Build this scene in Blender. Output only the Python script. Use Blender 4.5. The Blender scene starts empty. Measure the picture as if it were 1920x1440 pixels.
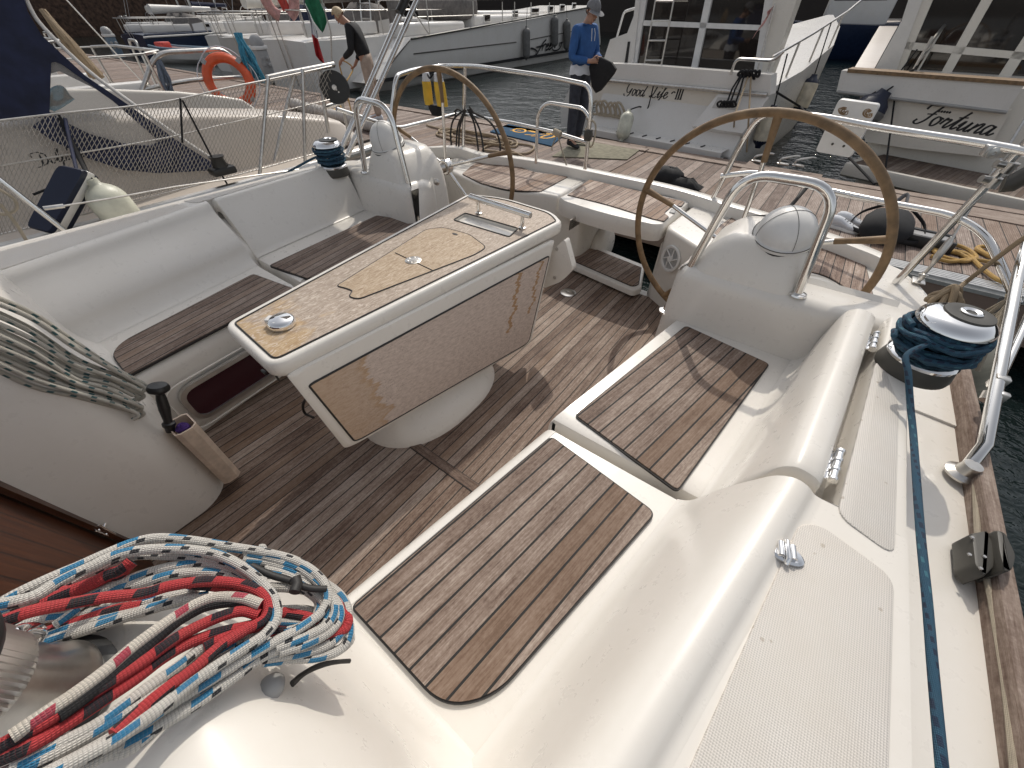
import bpy, bmesh, math, random
from mathutils import Vector, Matrix, Quaternion
V = Vector
rad = math.radians
random.seed(7)
scene = bpy.context.scene
COL = scene.collection

# ------------------------------------------------------------------ camera
FPX, CXP, CYP, HC = 712.0, 960.0, 720.0, 1.45
PITCH = math.atan2(705.0, FPX)
YAW = rad(36.7)
FW = V((-math.sin(YAW)*math.cos(PITCH), math.cos(YAW)*math.cos(PITCH), -math.sin(PITCH)))
RT = V((math.cos(YAW), math.sin(YAW), 0))
UP = RT.cross(FW)
CAM = V((0, 0, HC))
cd = bpy.data.cameras.new('camera')
cam = bpy.data.objects.new('camera', cd)
COL.objects.link(cam)
cd.sensor_width = 36.0
cd.lens = FPX/1920*36
cd.clip_start = 0.02
cd.clip_end = 2000
cam.matrix_world = Matrix(((RT.x, UP.x, -FW.x, CAM.x), (RT.y, UP.y, -FW.y, CAM.y), (RT.z, UP.z, -FW.z, CAM.z), (0, 0, 0, 1)))
scene.camera = cam

def ray(x, y): return FW*FPX + RT*(x-CXP) - UP*(y-CYP)
def A(x, y, z):            # point of a level surface at height z seen at photo pixel x, y
    d = ray(x, y); return CAM + d*((z-CAM.z)/d.z)
def AY(x, y, Y):           # point of the upright athwartship plane at distance Y
    d = ray(x, y); return CAM + d*((Y-CAM.y)/d.y)
def AX(x, y, X):
    d = ray(x, y); return CAM + d*((X-CAM.x)/d.x)

# ------------------------------------------------------------------ materials
class NT:
    def __init__(s, name, rough=0.5, metal=0.0, base=(.5, .5, .5), spec=None):
        s.m = bpy.data.materials.new(name); s.m.use_nodes = True
        s.t = s.m.node_tree; s.n = s.t.nodes
        s.b = s.n['Principled BSDF']
        s.b.inputs['Roughness'].default_value = rough
        s.b.inputs['Metallic'].default_value = metal
        s.b.inputs['Base Color'].default_value = (*base, 1)
        if spec is not None: s.b.inputs['Specular IOR Level'].default_value = spec
    def set(s, sock, v):
        if isinstance(v, (int, float)): sock.default_value = v
        elif isinstance(v, (tuple, list)):
            sock.default_value = tuple(v) if len(v) == len(sock.default_value) else (*v, 1)
        else: s.t.links.new(v, sock)
    def math(s, op, a, b=0.0, c=None, clamp=False):
        n = s.n.new('ShaderNodeMath'); n.operation = op; n.use_clamp = clamp
        s.set(n.inputs[0], a); s.set(n.inputs[1], b)
        if c is not None: s.set(n.inputs[2], c)
        return n.outputs[0]
    def uv(s):
        n = s.n.new('ShaderNodeUVMap'); n.uv_map = 'UVMap'
        x = s.n.new('ShaderNodeSeparateXYZ'); s.t.links.new(n.outputs[0], x.inputs[0])
        return x.outputs[0], x.outputs[1]
    def obj(s):
        return s.n.new('ShaderNodeTexCoord').outputs['Object']
    def sep(s, v):
        x = s.n.new('ShaderNodeSeparateXYZ'); s.t.links.new(v, x.inputs[0]); return x.outputs
    def comb(s, x=0.0, y=0.0, z=0.0):
        n = s.n.new('ShaderNodeCombineXYZ')
        for i, v in enumerate((x, y, z)): s.set(n.inputs[i], v)
        return n.outputs[0]
    def noise(s, vec, scale=5.0, detail=3.0, rough=.55, dist=0.0):
        n = s.n.new('ShaderNodeTexNoise')
        s.t.links.new(vec, n.inputs['Vector'])
        n.inputs['Scale'].default_value = scale; n.inputs['Detail'].default_value = detail
        n.inputs['Roughness'].default_value = rough; n.inputs['Distortion'].default_value = dist
        return n.outputs[0]
    def vor(s, vec, scale):
        n = s.n.new('ShaderNodeTexVoronoi'); s.t.links.new(vec, n.inputs['Vector'])
        n.inputs['Scale'].default_value = scale; return n.outputs
    def white(s, v):
        n = s.n.new('ShaderNodeTexWhiteNoise'); n.noise_dimensions = '1D'
        s.set(n.inputs['W'], v); return n.outputs[0]
    def ramp(s, f, stops):
        n = s.n.new('ShaderNodeValToRGB'); s.set(n.inputs[0], f)
        e = n.color_ramp.elements
        while len(e) < len(stops): e.new(.5)
        for k, (p, c) in enumerate(stops):
            e[k].position = p; e[k].color = (*c, 1) if not isinstance(c, float) else (c, c, c, 1)
        return n.outputs[0]
    def mix(s, f, a, b, mode='MIX'):
        n = s.n.new('ShaderNodeMix'); n.data_type = 'RGBA'; n.blend_type = mode
        s.set(n.inputs[0], f); s.set(n.inputs[6], a); s.set(n.inputs[7], b)
        return n.outputs[2]
    def base(s, c): s.set(s.b.inputs['Base Color'], c)
    def rough(s, c): s.set(s.b.inputs['Roughness'], c)
    def bump(s, h, strength=.3, dist=.002):
        n = s.n.new('ShaderNodeBump'); s.set(n.inputs['Height'], h)
        n.inputs['Strength'].default_value = strength; n.inputs['Distance'].default_value = dist
        s.t.links.new(n.outputs[0], s.b.inputs['Normal'])
MATS = {}
def plain(name, base, rough=.5, metal=0.0, var=.06, vscale=8.0, spec=None, coat=0.0, bump=0.0, bscale=200.0):
    t = NT(name, rough, metal, base, spec)
    o = t.obj()
    if var:
        n = t.noise(o, vscale, 4)
        lo = tuple(c*(1-var*1.6) for c in base); hi = tuple(min(1, c*(1+var)) for c in base)
        t.base(t.ramp(n, [(.3, lo), (.7, hi)]))
    if coat:
        t.b.inputs['Coat Weight'].default_value = coat; t.b.inputs['Coat Roughness'].default_value = .08
    if bump: t.bump(t.noise(o, bscale, 3), bump, .001)
    MATS[name] = t.m
    return t.m

def gelcoat(name, base, dirt=.25, rough=.3):
    t = NT(name, rough, 0, base)
    o = t.obj()
    big = t.noise(o, 2.2, 4, .6); fine = t.noise(o, 26, 5, .65)
    d = tuple(c*f for c, f in zip(base, (.80, .765, .70)))
    c = t.mix(t.math('MULTIPLY', t.ramp(big, [(.42, 0.0), (.75, 1.0)]), dirt*.9), base, d)
    spots = t.ramp(t.noise(o, 70, 2, .5), [(.70, 0.0), (.80, 1.0)])
    c = t.mix(t.math('MULTIPLY', spots, .07), c, (.36, .32, .26))
    c = t.mix(t.math('MULTIPLY', t.ramp(fine, [(.5, 0.0), (.8, 1.0)]), dirt*.5), c, d)
    t.base(c)
    t.rough(t.ramp(fine, [(.3, rough*.8), (.8, rough*1.45)]))
    t.b.inputs['Coat Weight'].default_value = .25; t.b.inputs['Coat Roughness'].default_value = .12
    t.bump(t.noise(o, 9, 2), .06, .01)
    MATS[name] = t.m
    return t.m

def nonskid(name, base):
    t = NT(name, .62, 0, base)
    o = t.obj(); x, y, z = t.sep(o)
    k = 2*math.pi/.0075
    a = t.math('SINE', t.math('MULTIPLY', t.math('ADD', x, y), k))
    b = t.math('SINE', t.math('MULTIPLY', t.math('SUBTRACT', x, y), k))
    h = t.math('MULTIPLY', t.math('ADD', t.math('MULTIPLY', a, b), 1.0), .5)
    dirt = t.noise(o, 5, 5, .6)
    c = t.mix(t.ramp(h, [(.2, 1.0), (.55, 0.0)]), base, tuple(q*.70 for q in base))
    c = t.mix(t.ramp(dirt, [(.42, 0.0), (.8, .45)]), c, tuple(q*f for q, f in zip(base, (.82, .77, .70))))
    sp = t.ramp(t.noise(o, 48, 1, .4), [(.735, 0.0), (.76, 1.0)])
    c = t.mix(t.math('MULTIPLY', sp, .5), c, (.30, .24, .17))
    t.base(c)
    t.bump(h, .5, .0012)
    MATS[name] = t.m
    return t.m

def teak(name, pitch=.047, caulk=.0042, tone=1.0, warm=0.0, groove=0.0, caulkcol=(.012, .011, .010)):
    t = NT(name, .72)
    u, v = t.uv()
    q = t.math('DIVIDE', u, pitch)
    cell = t.math('FLOOR', q); fr = t.math('FRACT', q)
    edge = t.math('ABSOLUTE', t.math('SUBTRACT', fr, .5))
    mask = t.math('GREATER_THAN', edge, .5-caulk/pitch/2)
    rnd = t.white(cell)
    rnd2 = t.white(t.math('ADD', cell, 31.7))
    off = t.math('MULTIPLY', rnd, 37.0)
    grain = t.noise(t.comb(t.math('MULTIPLY', u, 260), t.math('ADD', t.math('MULTIPLY', v, 11), off), off), 1.0, 4, .62, .4)
    streak = t.noise(t.comb(t.math('MULTIPLY', u, 62), t.math('ADD', t.math('MULTIPLY', v, 2.6), off), off), 1.0, 5, .65)
    blot = t.noise(t.comb(t.math('MULTIPLY', u, 7), t.math('MULTIPLY', v, 5), 3.0), 1.0, 5, .62)
    mott = t.noise(t.comb(t.math('MULTIPLY', u, 150), t.math('MULTIPLY', v, 75), off), 1.0, 4, .7)
    f = t.math('ADD', t.math('MULTIPLY', grain, .42), t.math('MULTIPLY', streak, .34))
    f = t.math('ADD', f, t.math('MULTIPLY', blot, .28))
    f = t.math('ADD', f, t.math('MULTIPLY', mott, .30))
    f = t.math('ADD', f, t.math('MULTIPLY', t.math('SUBTRACT', rnd, .5), .16))
    f = t.math('SUBTRACT', f, .17)
    w = warm
    st = [(.26, (.048+.03*w, .028, .019)), (.40, (.135+.06*w, .085+.01*w, .062-.02*w)),
          (.54, (.275+.05*w, .205, .165-.05*w)), (.72, (.50+.02*w, .42, .36-.06*w))]
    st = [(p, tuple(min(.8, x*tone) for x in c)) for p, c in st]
    c = t.ramp(f, st)
    c = t.mix(t.math('MULTIPLY', t.math('GREATER_THAN', rnd2, .80), .35), c, (.23*tone, .135*tone, .075*tone))
    if groove:
        g = t.math('ABSOLUTE', t.math('SINE', t.math('MULTIPLY', u, math.pi/groove)))
        gm = t.ramp(g, [(.18, 1.0), (.45, 0.0)])
        c = t.mix(t.math('MULTIPLY', gm, .62), c, (.07, .052, .042))
    c = t.mix(mask, c, caulkcol)
    t.base(c)
    h = t.math('ADD', t.math('MULTIPLY', grain, .5), t.math('MULTIPLY', mott, .4))
    h = t.math('SUBTRACT', h, t.math('MULTIPLY', mask, .9))
    if groove: h = t.math('SUBTRACT', h, t.math('MULTIPLY', gm, 1.2))
    t.bump(h, .55, .0016)
    t.rough(t.math('ADD', .62, t.math('MULTIPLY', grain, .25)))
    MATS[name] = t.m
    return t.m

def rope_mat(name, base, flecks=(), n=9, turn=.0062, twist=0.0, dirty=.3, rough=.75):
    # flecks: (u0, u1, period, v0, v1, colour) patches woven into the cover
    t = NT(name, rough)
    u, v = t.uv()
    u = t.math('FRACT', t.math('ADD', u, t.math('MULTIPLY', v, twist)))
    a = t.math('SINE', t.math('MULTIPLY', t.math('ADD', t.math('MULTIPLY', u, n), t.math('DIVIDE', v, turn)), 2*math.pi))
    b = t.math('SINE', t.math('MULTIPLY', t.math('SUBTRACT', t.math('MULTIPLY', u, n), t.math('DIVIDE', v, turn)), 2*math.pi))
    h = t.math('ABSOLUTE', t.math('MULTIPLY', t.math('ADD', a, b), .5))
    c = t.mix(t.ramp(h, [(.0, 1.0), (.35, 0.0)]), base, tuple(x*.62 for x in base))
    for (u0, u1, per, v0, v1, colr) in flecks:
        fv = t.math('FRACT', t.math('ADD', t.math('DIVIDE', v, per), t.math('MULTIPLY', t.math('SUBTRACT', u, u0), .22)))
        m = t.math('MULTIPLY', t.math('MULTIPLY', t.math('GREATER_THAN', u, u0), t.math('LESS_THAN', u, u1)),
                   t.math('MULTIPLY', t.math('GREATER_THAN', fv, v0), t.math('LESS_THAN', fv, v1)))
        m = t.math('MULTIPLY', m, t.ramp(h, [(.0, .75), (.2, 1.0)]))
        c = t.mix(m, c, colr)
    dn = t.noise(t.obj(), 22, 4, .6)
    c = t.mix(t.ramp(dn, [(.45, 0.0), (.85, dirty)]), c, (.20, .17, .13))
    t.base(c)
    t.bump(h, .8, .0016)
    MATS[name] = t.m
    return t.m

gelcoat('gelcoat', (.76, .725, .672))
gelcoat('gelcoat_cream', (.74, .70, .63), .3)
gelcoat('gelcoat_far', (.72, .70, .67), .3)
gelcoat('gelcoat_grey', (.50, .48, .45), .4, .4)
gelcoat('gelcoat_beige', (.60, .54, .48), .35, .45)
nonskid('nonskid', (.66, .625, .582))
nonskid('nonskid_lid', (.68, .645, .60))
teak('teak_sole', .047, .0046, .88, .08)
teak('teak_seat', .0485, .0056, .84, .03)
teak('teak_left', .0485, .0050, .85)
teak('teak_bench', .046, .0040, 1.22)
teak('dock_board', .135, .010, 1.02, -.12, .0165, (.03, .024, .020))
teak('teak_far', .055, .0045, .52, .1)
teak('rail_wood', .5, .0, .85)
teak('dock_beam', .5, .0, .85)
plain('steel', (.78, .77, .75), .13, 1.0, .0)
plain('steel_worn', (.62, .60, .57), .30, 1.0, .12, 30)
plain('chrome', (.86, .86, .86), .06, 1.0, .0)
plain('alloy', (.66, .65, .63), .36, 1.0, .08, 14)
plain('black_plastic', (.018, .018, .018), .38)
plain('black_rubber', (.022, .020, .019), .6, bump=.2)
plain('grey_plastic', (.33, .33, .33), .5)
plain('dark_grey_plastic', (.060, .056, .048), .48, bump=.15, bscale=120)
plain('white_plastic', (.74, .73, .71), .4)
plain('leather', (.235, .150, .078), .62, 0, .22, 22, bump=.35, bscale=160)
plain('grey_paint', (.36, .355, .345), .45)
plain('dark_void', (.010, .010, .012), .5, 0, 0)
plain('black_text', (.02, .02, .022), .5, 0, 0)
plain('navy_canvas', (.013, .019, .055), .75, 0, .25, 12, bump=.2, bscale=300)
plain('black_cloth', (.012, .012, .014), .85, 0, .2, 14, bump=.3, bscale=260)
plain('blue_sweater', (.030, .105, .30), .85, 0, .12, 12, bump=.35, bscale=240)
plain('denim', (.036, .040, .055), .85, 0, .25, 16, bump=.3, bscale=260)
plain('beige_cloth', (.40, .31, .25), .85, 0, .12, 10, bump=.2, bscale=200)
plain('white_cloth', (.66, .68, .72), .85, 0, .08, 10)
plain('grey_cloth', (.20, .20, .21), .85, 0, .12, 30, bump=.3, bscale=240)
plain('skin', (.46, .26, .18), .5, 0, .10, 14)
plain('skin_brown', (.40, .21, .14), .5, 0, .10, 14)
plain('hair_black', (.015, .012, .010), .5, 0, .2, 60)
plain('hair_blond', (.48, .36, .22), .55, 0, .2, 60)
plain('orange_plastic', (.72, .105, .030), .45, 0, .12, 10)
plain('red_plastic', (.55, .06, .045), .5, 0, .2, 12)
plain('pink_plastic', (.62, .33, .30), .55, 0, .2, 12)
plain('fender_white', (.60, .60, .50), .42, 0, .16, 9)
plain('fender_cream', (.66, .60, .48), .42, 0, .18, 9)
plain('fender_grey', (.15, .148, .145), .5, 0, .12, 9)
plain('yellow_fabric', (.72, .45, .045), .7, 0, .12, 14, bump=.2)
plain('navy_rubber', (.008, .013, .035), .5)
plain('mat_blue', (.020, .075, .145), .95, 0, .2, 30, bump=.5, bscale=400)
plain('mat_grey', (.27, .25, .185), .95, 0, .18, 14, bump=.5, bscale=300)
plain('yellow_print', (.80, .42, .06), .8)
plain('carpet', (.50, .47, .44), .9, 0, .15, 12, bump=.4, bscale=200)
plain('dark_hull', (.012, .022, .055), .25, 0, .1)
plain('grey_canvas', (.18, .165, .155), .85, 0, .18, 8, bump=.25, bscale=120)
plain('green_cloth', (.020, .17, .085), .8, 0, .15, 12)
plain('red_cloth', (.42, .025, .030), .8, 0, .15, 12)
plain('net_cord', (.44, .40, .35), .8, 0, .1, 30)
plain('net_blue', (.16, .19, .24), .85, 0, .2, 30)
plain('rope_blue_far', (.05, .24, .36), .85, 0, .2, 30)
plain('wall_brown', (.105, .062, .042), .85, 0, .45, 3, bump=.5, bscale=9)
plain('wood_red', (.20, .075, .030), .45, 0, .35, 20)
plain('ped_blue', (.13, .19, .25), .5, 0, .1)
plain('cloth_purple', (.055, .020, .14), .95, 0, .2, 60, bump=.4)
plain('pocket_beige', (.62, .50, .40), .55, 0, .12, 30)
plain('portlight_glass', (.045, .012, .018), .10, 0, 0)

def finish_mats():
    # window glass of the motor boats: dark, clean reflections
    t = NT('dark_glass', .04, 0, (.020, .016, .014)); t.b.inputs['Coat Weight'].default_value = .4
    MATS['dark_glass'] = t.m
    t = NT('clear_vinyl', .12, 0, (.82, .80, .76))
    t.b.inputs['Transmission Weight'].default_value = .0
    t.b.inputs['Alpha'].default_value = .30
    MATS['clear_vinyl'] = t.m
    t = NT('clear_dome', .05, 0, (.86, .86, .86)); MATS['clear_dome'] = t.m
    # worn table top: weathered grey wood with remains of honey varnish
    t = NT('table_wood', .6); u, v = t.uv()
    n1 = t.noise(t.comb(t.math('MULTIPLY', u, 9), t.math('MULTIPLY', v, 5), 0.0), 1.0, 5, .6, .8)
    n2 = t.noise(t.comb(t.math('MULTIPLY', u, 120), t.math('MULTIPLY', v, 26), 0.0), 1.0, 5, .65, 1.2)
    n3 = t.noise(t.comb(t.math('MULTIPLY', u, 60), t.math('MULTIPLY', v, 22), 8.0), 1.0, 4, .6, 2.0)
    grey = t.ramp(n2, [(.3, (.25, .195, .15)), (.5, (.40, .32, .255)), (.72, (.56, .475, .40))])
    honey = t.ramp(n2, [(.3, (.33, .20, .095)), (.52, (.46, .32, .175)), (.72, (.60, .48, .34))])
    near = t.math('SUBTRACT', .78, t.math('MULTIPLY', v, .92), clamp=True)
    m = t.math('ADD', t.math('MULTIPLY', n1, .9), t.math('SUBTRACT', near, .58))
    c = t.mix(t.ramp(m, [(.50, 0.0), (.60, .9)]), grey, honey)
    c = t.mix(t.ramp(n3, [(.56, 0.0), (.63, .8)]), c, (.62, .54, .46))
    t.base(c); t.bump(n2, .3, .001); MATS['table_wood'] = t.m
    t = NT('lid_wood', .6); u, v = t.uv()
    n2 = t.noise(t.comb(t.math('MULTIPLY', u, 130), t.math('MULTIPLY', v, 24), 4.0), 1.0, 5, .65, 1.4)
    n3 = t.noise(t.comb(t.math('MULTIPLY', u, 70), t.math('MULTIPLY', v, 30), 8.0), 1.0, 4, .6, 2.0)
    c = t.ramp(n2, [(.3, (.28, .19, .115)), (.5, (.43, .32, .215)), (.70, (.60, .50, .39))])
    c = t.mix(t.ramp(n3, [(.60, 0.0), (.66, .6)]), c, (.66, .55, .42))
    c = t.mix(t.ramp(n3, [(.33, .7), (.38, 0.0)]), c, (.22, .13, .07))
    t.base(c); t.bump(n2, .3, .001); MATS['lid_wood'] = t.m
    # drop leaf: bleached panel with rusty varnish edges, drips and mildew; v = along, u = down from the top edge
    t = NT('leaf_wood', .62); u, v = t.uv()
    n1 = t.noise(t.comb(t.math('MULTIPLY', u, 4), t.math('MULTIPLY', v, 4), 0.0), 1.0, 5, .6)
    n2 = t.noise(t.comb(t.math('MULTIPLY', u, 120), t.math('MULTIPLY', v, 40), 0.0), 1.0, 5, .7)
    n3 = t.noise(t.comb(t.math('MULTIPLY', u, 260), t.math('MULTIPLY', v, 160), 3.0), 1.0, 3, .7)
    c = t.ramp(n2, [(.3, (.42, .335, .285)), (.52, (.58, .48, .42)), (.72, (.68, .58, .51))])
    wob = t.math('ADD', v, t.math('MULTIPLY', t.math('SUBTRACT', t.noise(t.comb(t.math('MULTIPLY', u, 22), 1.0, 0.0), 1.0, 3), .5), .22))
    e = t.math('SUBTRACT', 1.0, t.math('DIVIDE', wob, .17), clamp=True)
    c = t.mix(t.math('MULTIPLY', t.ramp(e, [(.0, 0.0), (.06, 1.0), (.2, .55), (1.0, .8)]), .62), c, (.40, .225, .075))
    dr = t.math('ABSOLUTE', t.math('SUBTRACT', wob, .80))
    dm = t.math('MULTIPLY', t.math('LESS_THAN', dr, .010), t.math('LESS_THAN', u, .30))
    dr2 = t.math('ABSOLUTE', t.math('SUBTRACT', wob, .93))
    dm2 = t.math('MULTIPLY', t.math('LESS_THAN', dr2, .008), t.math('LESS_THAN', u, .26))
    c = t.mix(t.math('MULTIPLY', t.math('MAXIMUM', dm, dm2), .8), c, (.36, .19, .06))
    mild = t.math('MULTIPLY', t.ramp(n3, [(.56, 0.0), (.66, 1.0)]), t.ramp(n1, [(.36, 0.0), (.62, .85)]))
    c = t.mix(mild, c, (.155, .115, .095))
    t.base(c); t.bump(n2, .25, .001); MATS['leaf_wood'] = t.m
    # dark varnished companionway
    t = NT('mahogany', .35); u, v = t.uv()
    q = t.math('FRACT', t.math('DIVIDE', u, .075))
    line = t.math('GREATER_THAN', t.math('ABSOLUTE', t.math('SUBTRACT', q, .5)), .46)
    g = t.noise(t.comb(t.math('MULTIPLY', u, 90), t.math('MULTIPLY', v, 5), 0.0), 1.0, 4)
    c = t.ramp(g, [(.3, (.030, .009, .004)), (.7, (.075, .023, .008))])
    t.base(t.mix(line, c, (.015, .006, .004))); MATS['mahogany'] = t.m
    # harbour water
    t = NT('water', .025, 0, (.006, .012, .012)); o = t.obj()
    n1 = t.noise(o, 1.5, 3, .55, .3); n2 = t.noise(o, 7.5, 3, .6, .4)
    t.b.inputs['IOR'].default_value = 1.33
    t.bump(t.math('ADD', n1, t.math('MULTIPLY', n2, .4)), 1.0, .075)
    MATS['water'] = t.m
    t = NT('quay_stone', .9); o = t.obj()
    b = t.n.new('ShaderNodeTexBrick'); t.t.links.new(o, b.inputs['Vector'])
    b.inputs['Scale'].default_value = .5
    b.inputs['Color1'].default_value = (.085, .070, .060, 1); b.inputs['Color2'].default_value = (.12, .095, .08, 1)
    b.inputs['Mortar'].default_value = (.03, .025, .022, 1)
    c = t.mix(t.noise(o, 1.2, 5, .7), b.outputs[0], (.045, .036, .03)); t.base(c); MATS['quay_stone'] = t.m
finish_mats()
BL = (.02, .20, .38); BK = (.012, .014, .02)
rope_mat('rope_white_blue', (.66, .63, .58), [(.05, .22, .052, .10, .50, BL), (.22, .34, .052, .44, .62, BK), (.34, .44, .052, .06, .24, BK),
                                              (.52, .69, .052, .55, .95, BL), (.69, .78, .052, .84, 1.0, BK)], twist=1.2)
rope_mat('rope_red', (.52, .045, .05), [(.02, .30, .055, .15, .55, BK), (.50, .78, .055, .60, .98, BK)], twist=1.0, dirty=.15)
rope_mat('rope_white_red', (.68, .62, .54), [(.05, .3, .06, .2, .45, (.42, .05, .08)), (.55, .75, .06, .7, .9, (.42, .05, .08))], twist=1.0)
rope_mat('rope_black', (.014, .014, .016), (), dirty=.1)
rope_mat('rope_white_green', (.60, .57, .50), [(.05, .22, .045, .15, .45, (.03, .11, .12)), (.5, .66, .045, .6, .85, (.03, .11, .12))], twist=1.0, dirty=.5)
rope_mat('rope_blue', (.022, .085, .145), [(.0, .12, .02, .0, .5, (.01, .02, .05)), (.4, .55, .024, .3, .9, (.01, .025, .06)), (.7, .8, .03, .2, .6, (.05, .17, .22))], twist=2.5, dirty=.1)
rope_mat('rope_tan', (.40, .305, .20), (), dirty=.5)
rope_mat('rope_yellow', (.55, .34, .10), (), dirty=.5)
rope_mat('rope_cream', (.50, .43, .33), (), dirty=.5)
# ------------------------------------------------------------------ mesh helpers
ORG = {}
def thing(name, label, cat, loc, group=None):
    o = bpy.data.objects.new(name, None); COL.objects.link(o)
    o.location = loc; o.empty_display_size = .1
    o['label'] = label; o['category'] = cat
    if group: o['group'] = group
    ORG[o] = V(loc)
    return o
def tag(o, label, cat, group=None):
    o['label'] = label; o['category'] = cat
    if group: o['group'] = group
    return o
def struct(o): o['kind'] = 'structure'; return o

class MB:
    def __init__(s): s.v = []; s.f = []; s.uv = {}; s.mi = 0
    def add(s, vs, fs, uvs=None):
        b = len(s.v); s.v += [V(p) for p in vs]
        for k, f in enumerate(fs):
            s.f.append(([i+b for i in f], s.mi))
            if uvs: s.uv[len(s.f)-1] = uvs[k]
        return s
    def bm(s, bm, M=None):
        bm.verts.index_update()
        s.add([(M @ v.co if M else v.co.copy()) for v in bm.verts], [[v.index for v in f.verts] for f in bm.faces]); bm.free(); return s
    def box(s, c, size, bev=.0, seg=2, rot=None):
        bm = bmesh.new(); bmesh.ops.create_cube(bm, size=1.0)
        for v in bm.verts: v.co = V((v.co.x*size[0], v.co.y*size[1], v.co.z*size[2]))
        if bev: bmesh.ops.bevel(bm, geom=bm.edges[:], offset=bev, segments=seg, affect='EDGES', profile=.5)
        M = Matrix.Translation(c) @ (rot.to_4x4() if rot else Matrix())
        return s.bm(bm, M)
    def prism(s, poly, z0, z1, bev=0.0, seg=2, M=None):
        bm = bmesh.new()
        vs = [bm.verts.new((p[0], p[1], z0)) for p in poly]
        f = bm.faces.new(vs); f.normal_update()
        if f.normal.z < 0: f.normal_flip()
        r = bmesh.ops.extrude_face_region(bm, geom=[f])
        top = [e for e in r['geom'] if isinstance(e, bmesh.types.BMVert)]
        for v in top: v.co.z = z1
        bmesh.ops.recalc_face_normals(bm, faces=bm.faces[:])
        if bev:
            es = [e for e in bm.edges if e.verts[0].co.z > z1-1e-5 and e.verts[1].co.z > z1-1e-5]
            bmesh.ops.bevel(bm, geom=es, offset=bev, segments=seg, affect='EDGES', profile=.5)
        return s.bm(bm, M)
    def tube(s, pts, r, n=10, closed=False, caps=True, flat=1.0):
        pts = [V(p) for p in pts]; m = len(pts)
        R = r if isinstance(r, (list, tuple)) else [r]*m
        T = []
        for i in range(m):
            a = pts[(i-1) % m] if (closed or i > 0) else pts[i]
            b = pts[(i+1) % m] if (closed or i < m-1) else pts[i]
            d = b-a; T.append(d.normalized() if d.length > 1e-9 else V((0, 0, 1)))
        up = V((0, 0, 1)) if abs(T[0].z) < .9 else V((1, 0, 0))
        N = (up - T[0]*up.dot(T[0])).normalized()
        Ns = []
        for i in range(m):
            N = N - T[i]*N.dot(T[i])
            N = N.normalized() if N.length > 1e-6 else T[i].orthogonal().normalized()
            Ns.append(N)
        vs = []; L = [0.0]
        for i in range(m):
            B = T[i].cross(Ns[i])
            for k in range(n):
                a = 2*math.pi*k/n
                vs.append(pts[i] + Ns[i]*(math.cos(a)*R[i]) + B*(math.sin(a)*R[i]*flat))
            if i: L.append(L[-1]+(pts[i]-pts[i-1]).length)
        if closed: L.append(L[-1]+(pts[0]-pts[-1]).length)
        fs = []; uv = []
        for i in range(m if closed else m-1):
            j = (i+1) % m
            for k in range(n):
                k2 = (k+1) % n
                fs.append([i*n+k, i*n+k2, j*n+k2, j*n+k])
                uv.append([(k/n, L[i]), ((k+1)/n, L[i]), ((k+1)/n, L[i+1]), (k/n, L[i+1])])
        if caps and not closed:
            fs.append([k for k in range(n)][::-1]); uv.append([(.5, 0)]*n)
            fs.append([(m-1)*n+k for k in range(n)]); uv.append([(.5, L[-1])]*n)
        return s.add(vs, fs, uv)
    def lathe(s, prof, c=(0, 0, 0), axis=(0, 0, 1), n=28, sx=1.0, sy=1.0):
        q = V((0, 0, 1)).rotation_difference(V(axis).normalized()); c = V(c)
        vs = []; fs = []; m = len(prof)
        for (r, z) in prof:
            for k in range(n):
                a = 2*math.pi*k/n
                vs.append(c + q @ V((math.cos(a)*max(r, 1e-5)*sx, math.sin(a)*max(r, 1e-5)*sy, z)))
        for i in range(m-1):
            for k in range(n):
                k2 = (k+1) % n
                fs.append([i*n+k, i*n+k2, (i+1)*n+k2, (i+1)*n+k])
        if prof[0][0] > 1e-4: fs.append([k for k in range(n)][::-1])
        if prof[-1][0] > 1e-4: fs.append([(m-1)*n+k for k in range(n)])
        return s.add(vs, fs)
    def loft(s, rows, closed=False, cap0=False, cap1=False, uv=None):
        m = len(rows); n = len(rows[0]); vs = [p for r in rows for p in r]; fs = []; uvs = []
        for i in range(m-1):
            for k in range(n if closed else n-1):
                k2 = (k+1) % n
                q = [i*n+k, i*n+k2, (i+1)*n+k2, (i+1)*n+k]
                fs.append(q)
                if uv: uvs.append([uv(x//n, x % n) for x in q])
        if cap0: fs.append(list(range(n))[::-1])
        if cap1: fs.append([(m-1)*n+k for k in range(n)])
        if uv:
            for f in fs[len(uvs):]: uvs.append([uv(x//n, x % n) for x in f])
        return s.add(vs, fs, uvs if uv else None)
    def quad(s, a, b, c, d, th=0.0):
        a, b, c, d = V(a), V(b), V(c), V(d)
        if not th: return s.add([a, b, c, d], [[0, 1, 2, 3]])
        nrm = (b-a).cross(d-a).normalized()*th
        P = [a, b, c, d]; Q = [p-nrm for p in P]
        return s.add(P+Q, [[0, 1, 2, 3], [7, 6, 5, 4], [0, 4, 5, 1], [1, 5, 6, 2], [2, 6, 7, 3], [3, 7, 4, 0]])
    def build(s, name, mats, parent=None, ang=38, fix=True):
        org = ORG[parent] if parent else V((0, 0, 0))
        if not parent and s.v:
            lo = V((min(p.x for p in s.v), min(p.y for p in s.v), min(p.z for p in s.v)))
            hi = V((max(p.x for p in s.v), max(p.y for p in s.v), lo.z))
            org = (lo+hi)/2; org.z = lo.z
        me = bpy.data.meshes.new(name)
        me.from_pydata([p-org for p in s.v], [], [f for f, _ in s.f])
        if not isinstance(mats, (list, tuple)): mats = [mats]
        for m in mats: me.materials.append(MATS[m])
        if len(mats) > 1: me.polygons.foreach_set('material_index', [m for _, m in s.f])
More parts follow.
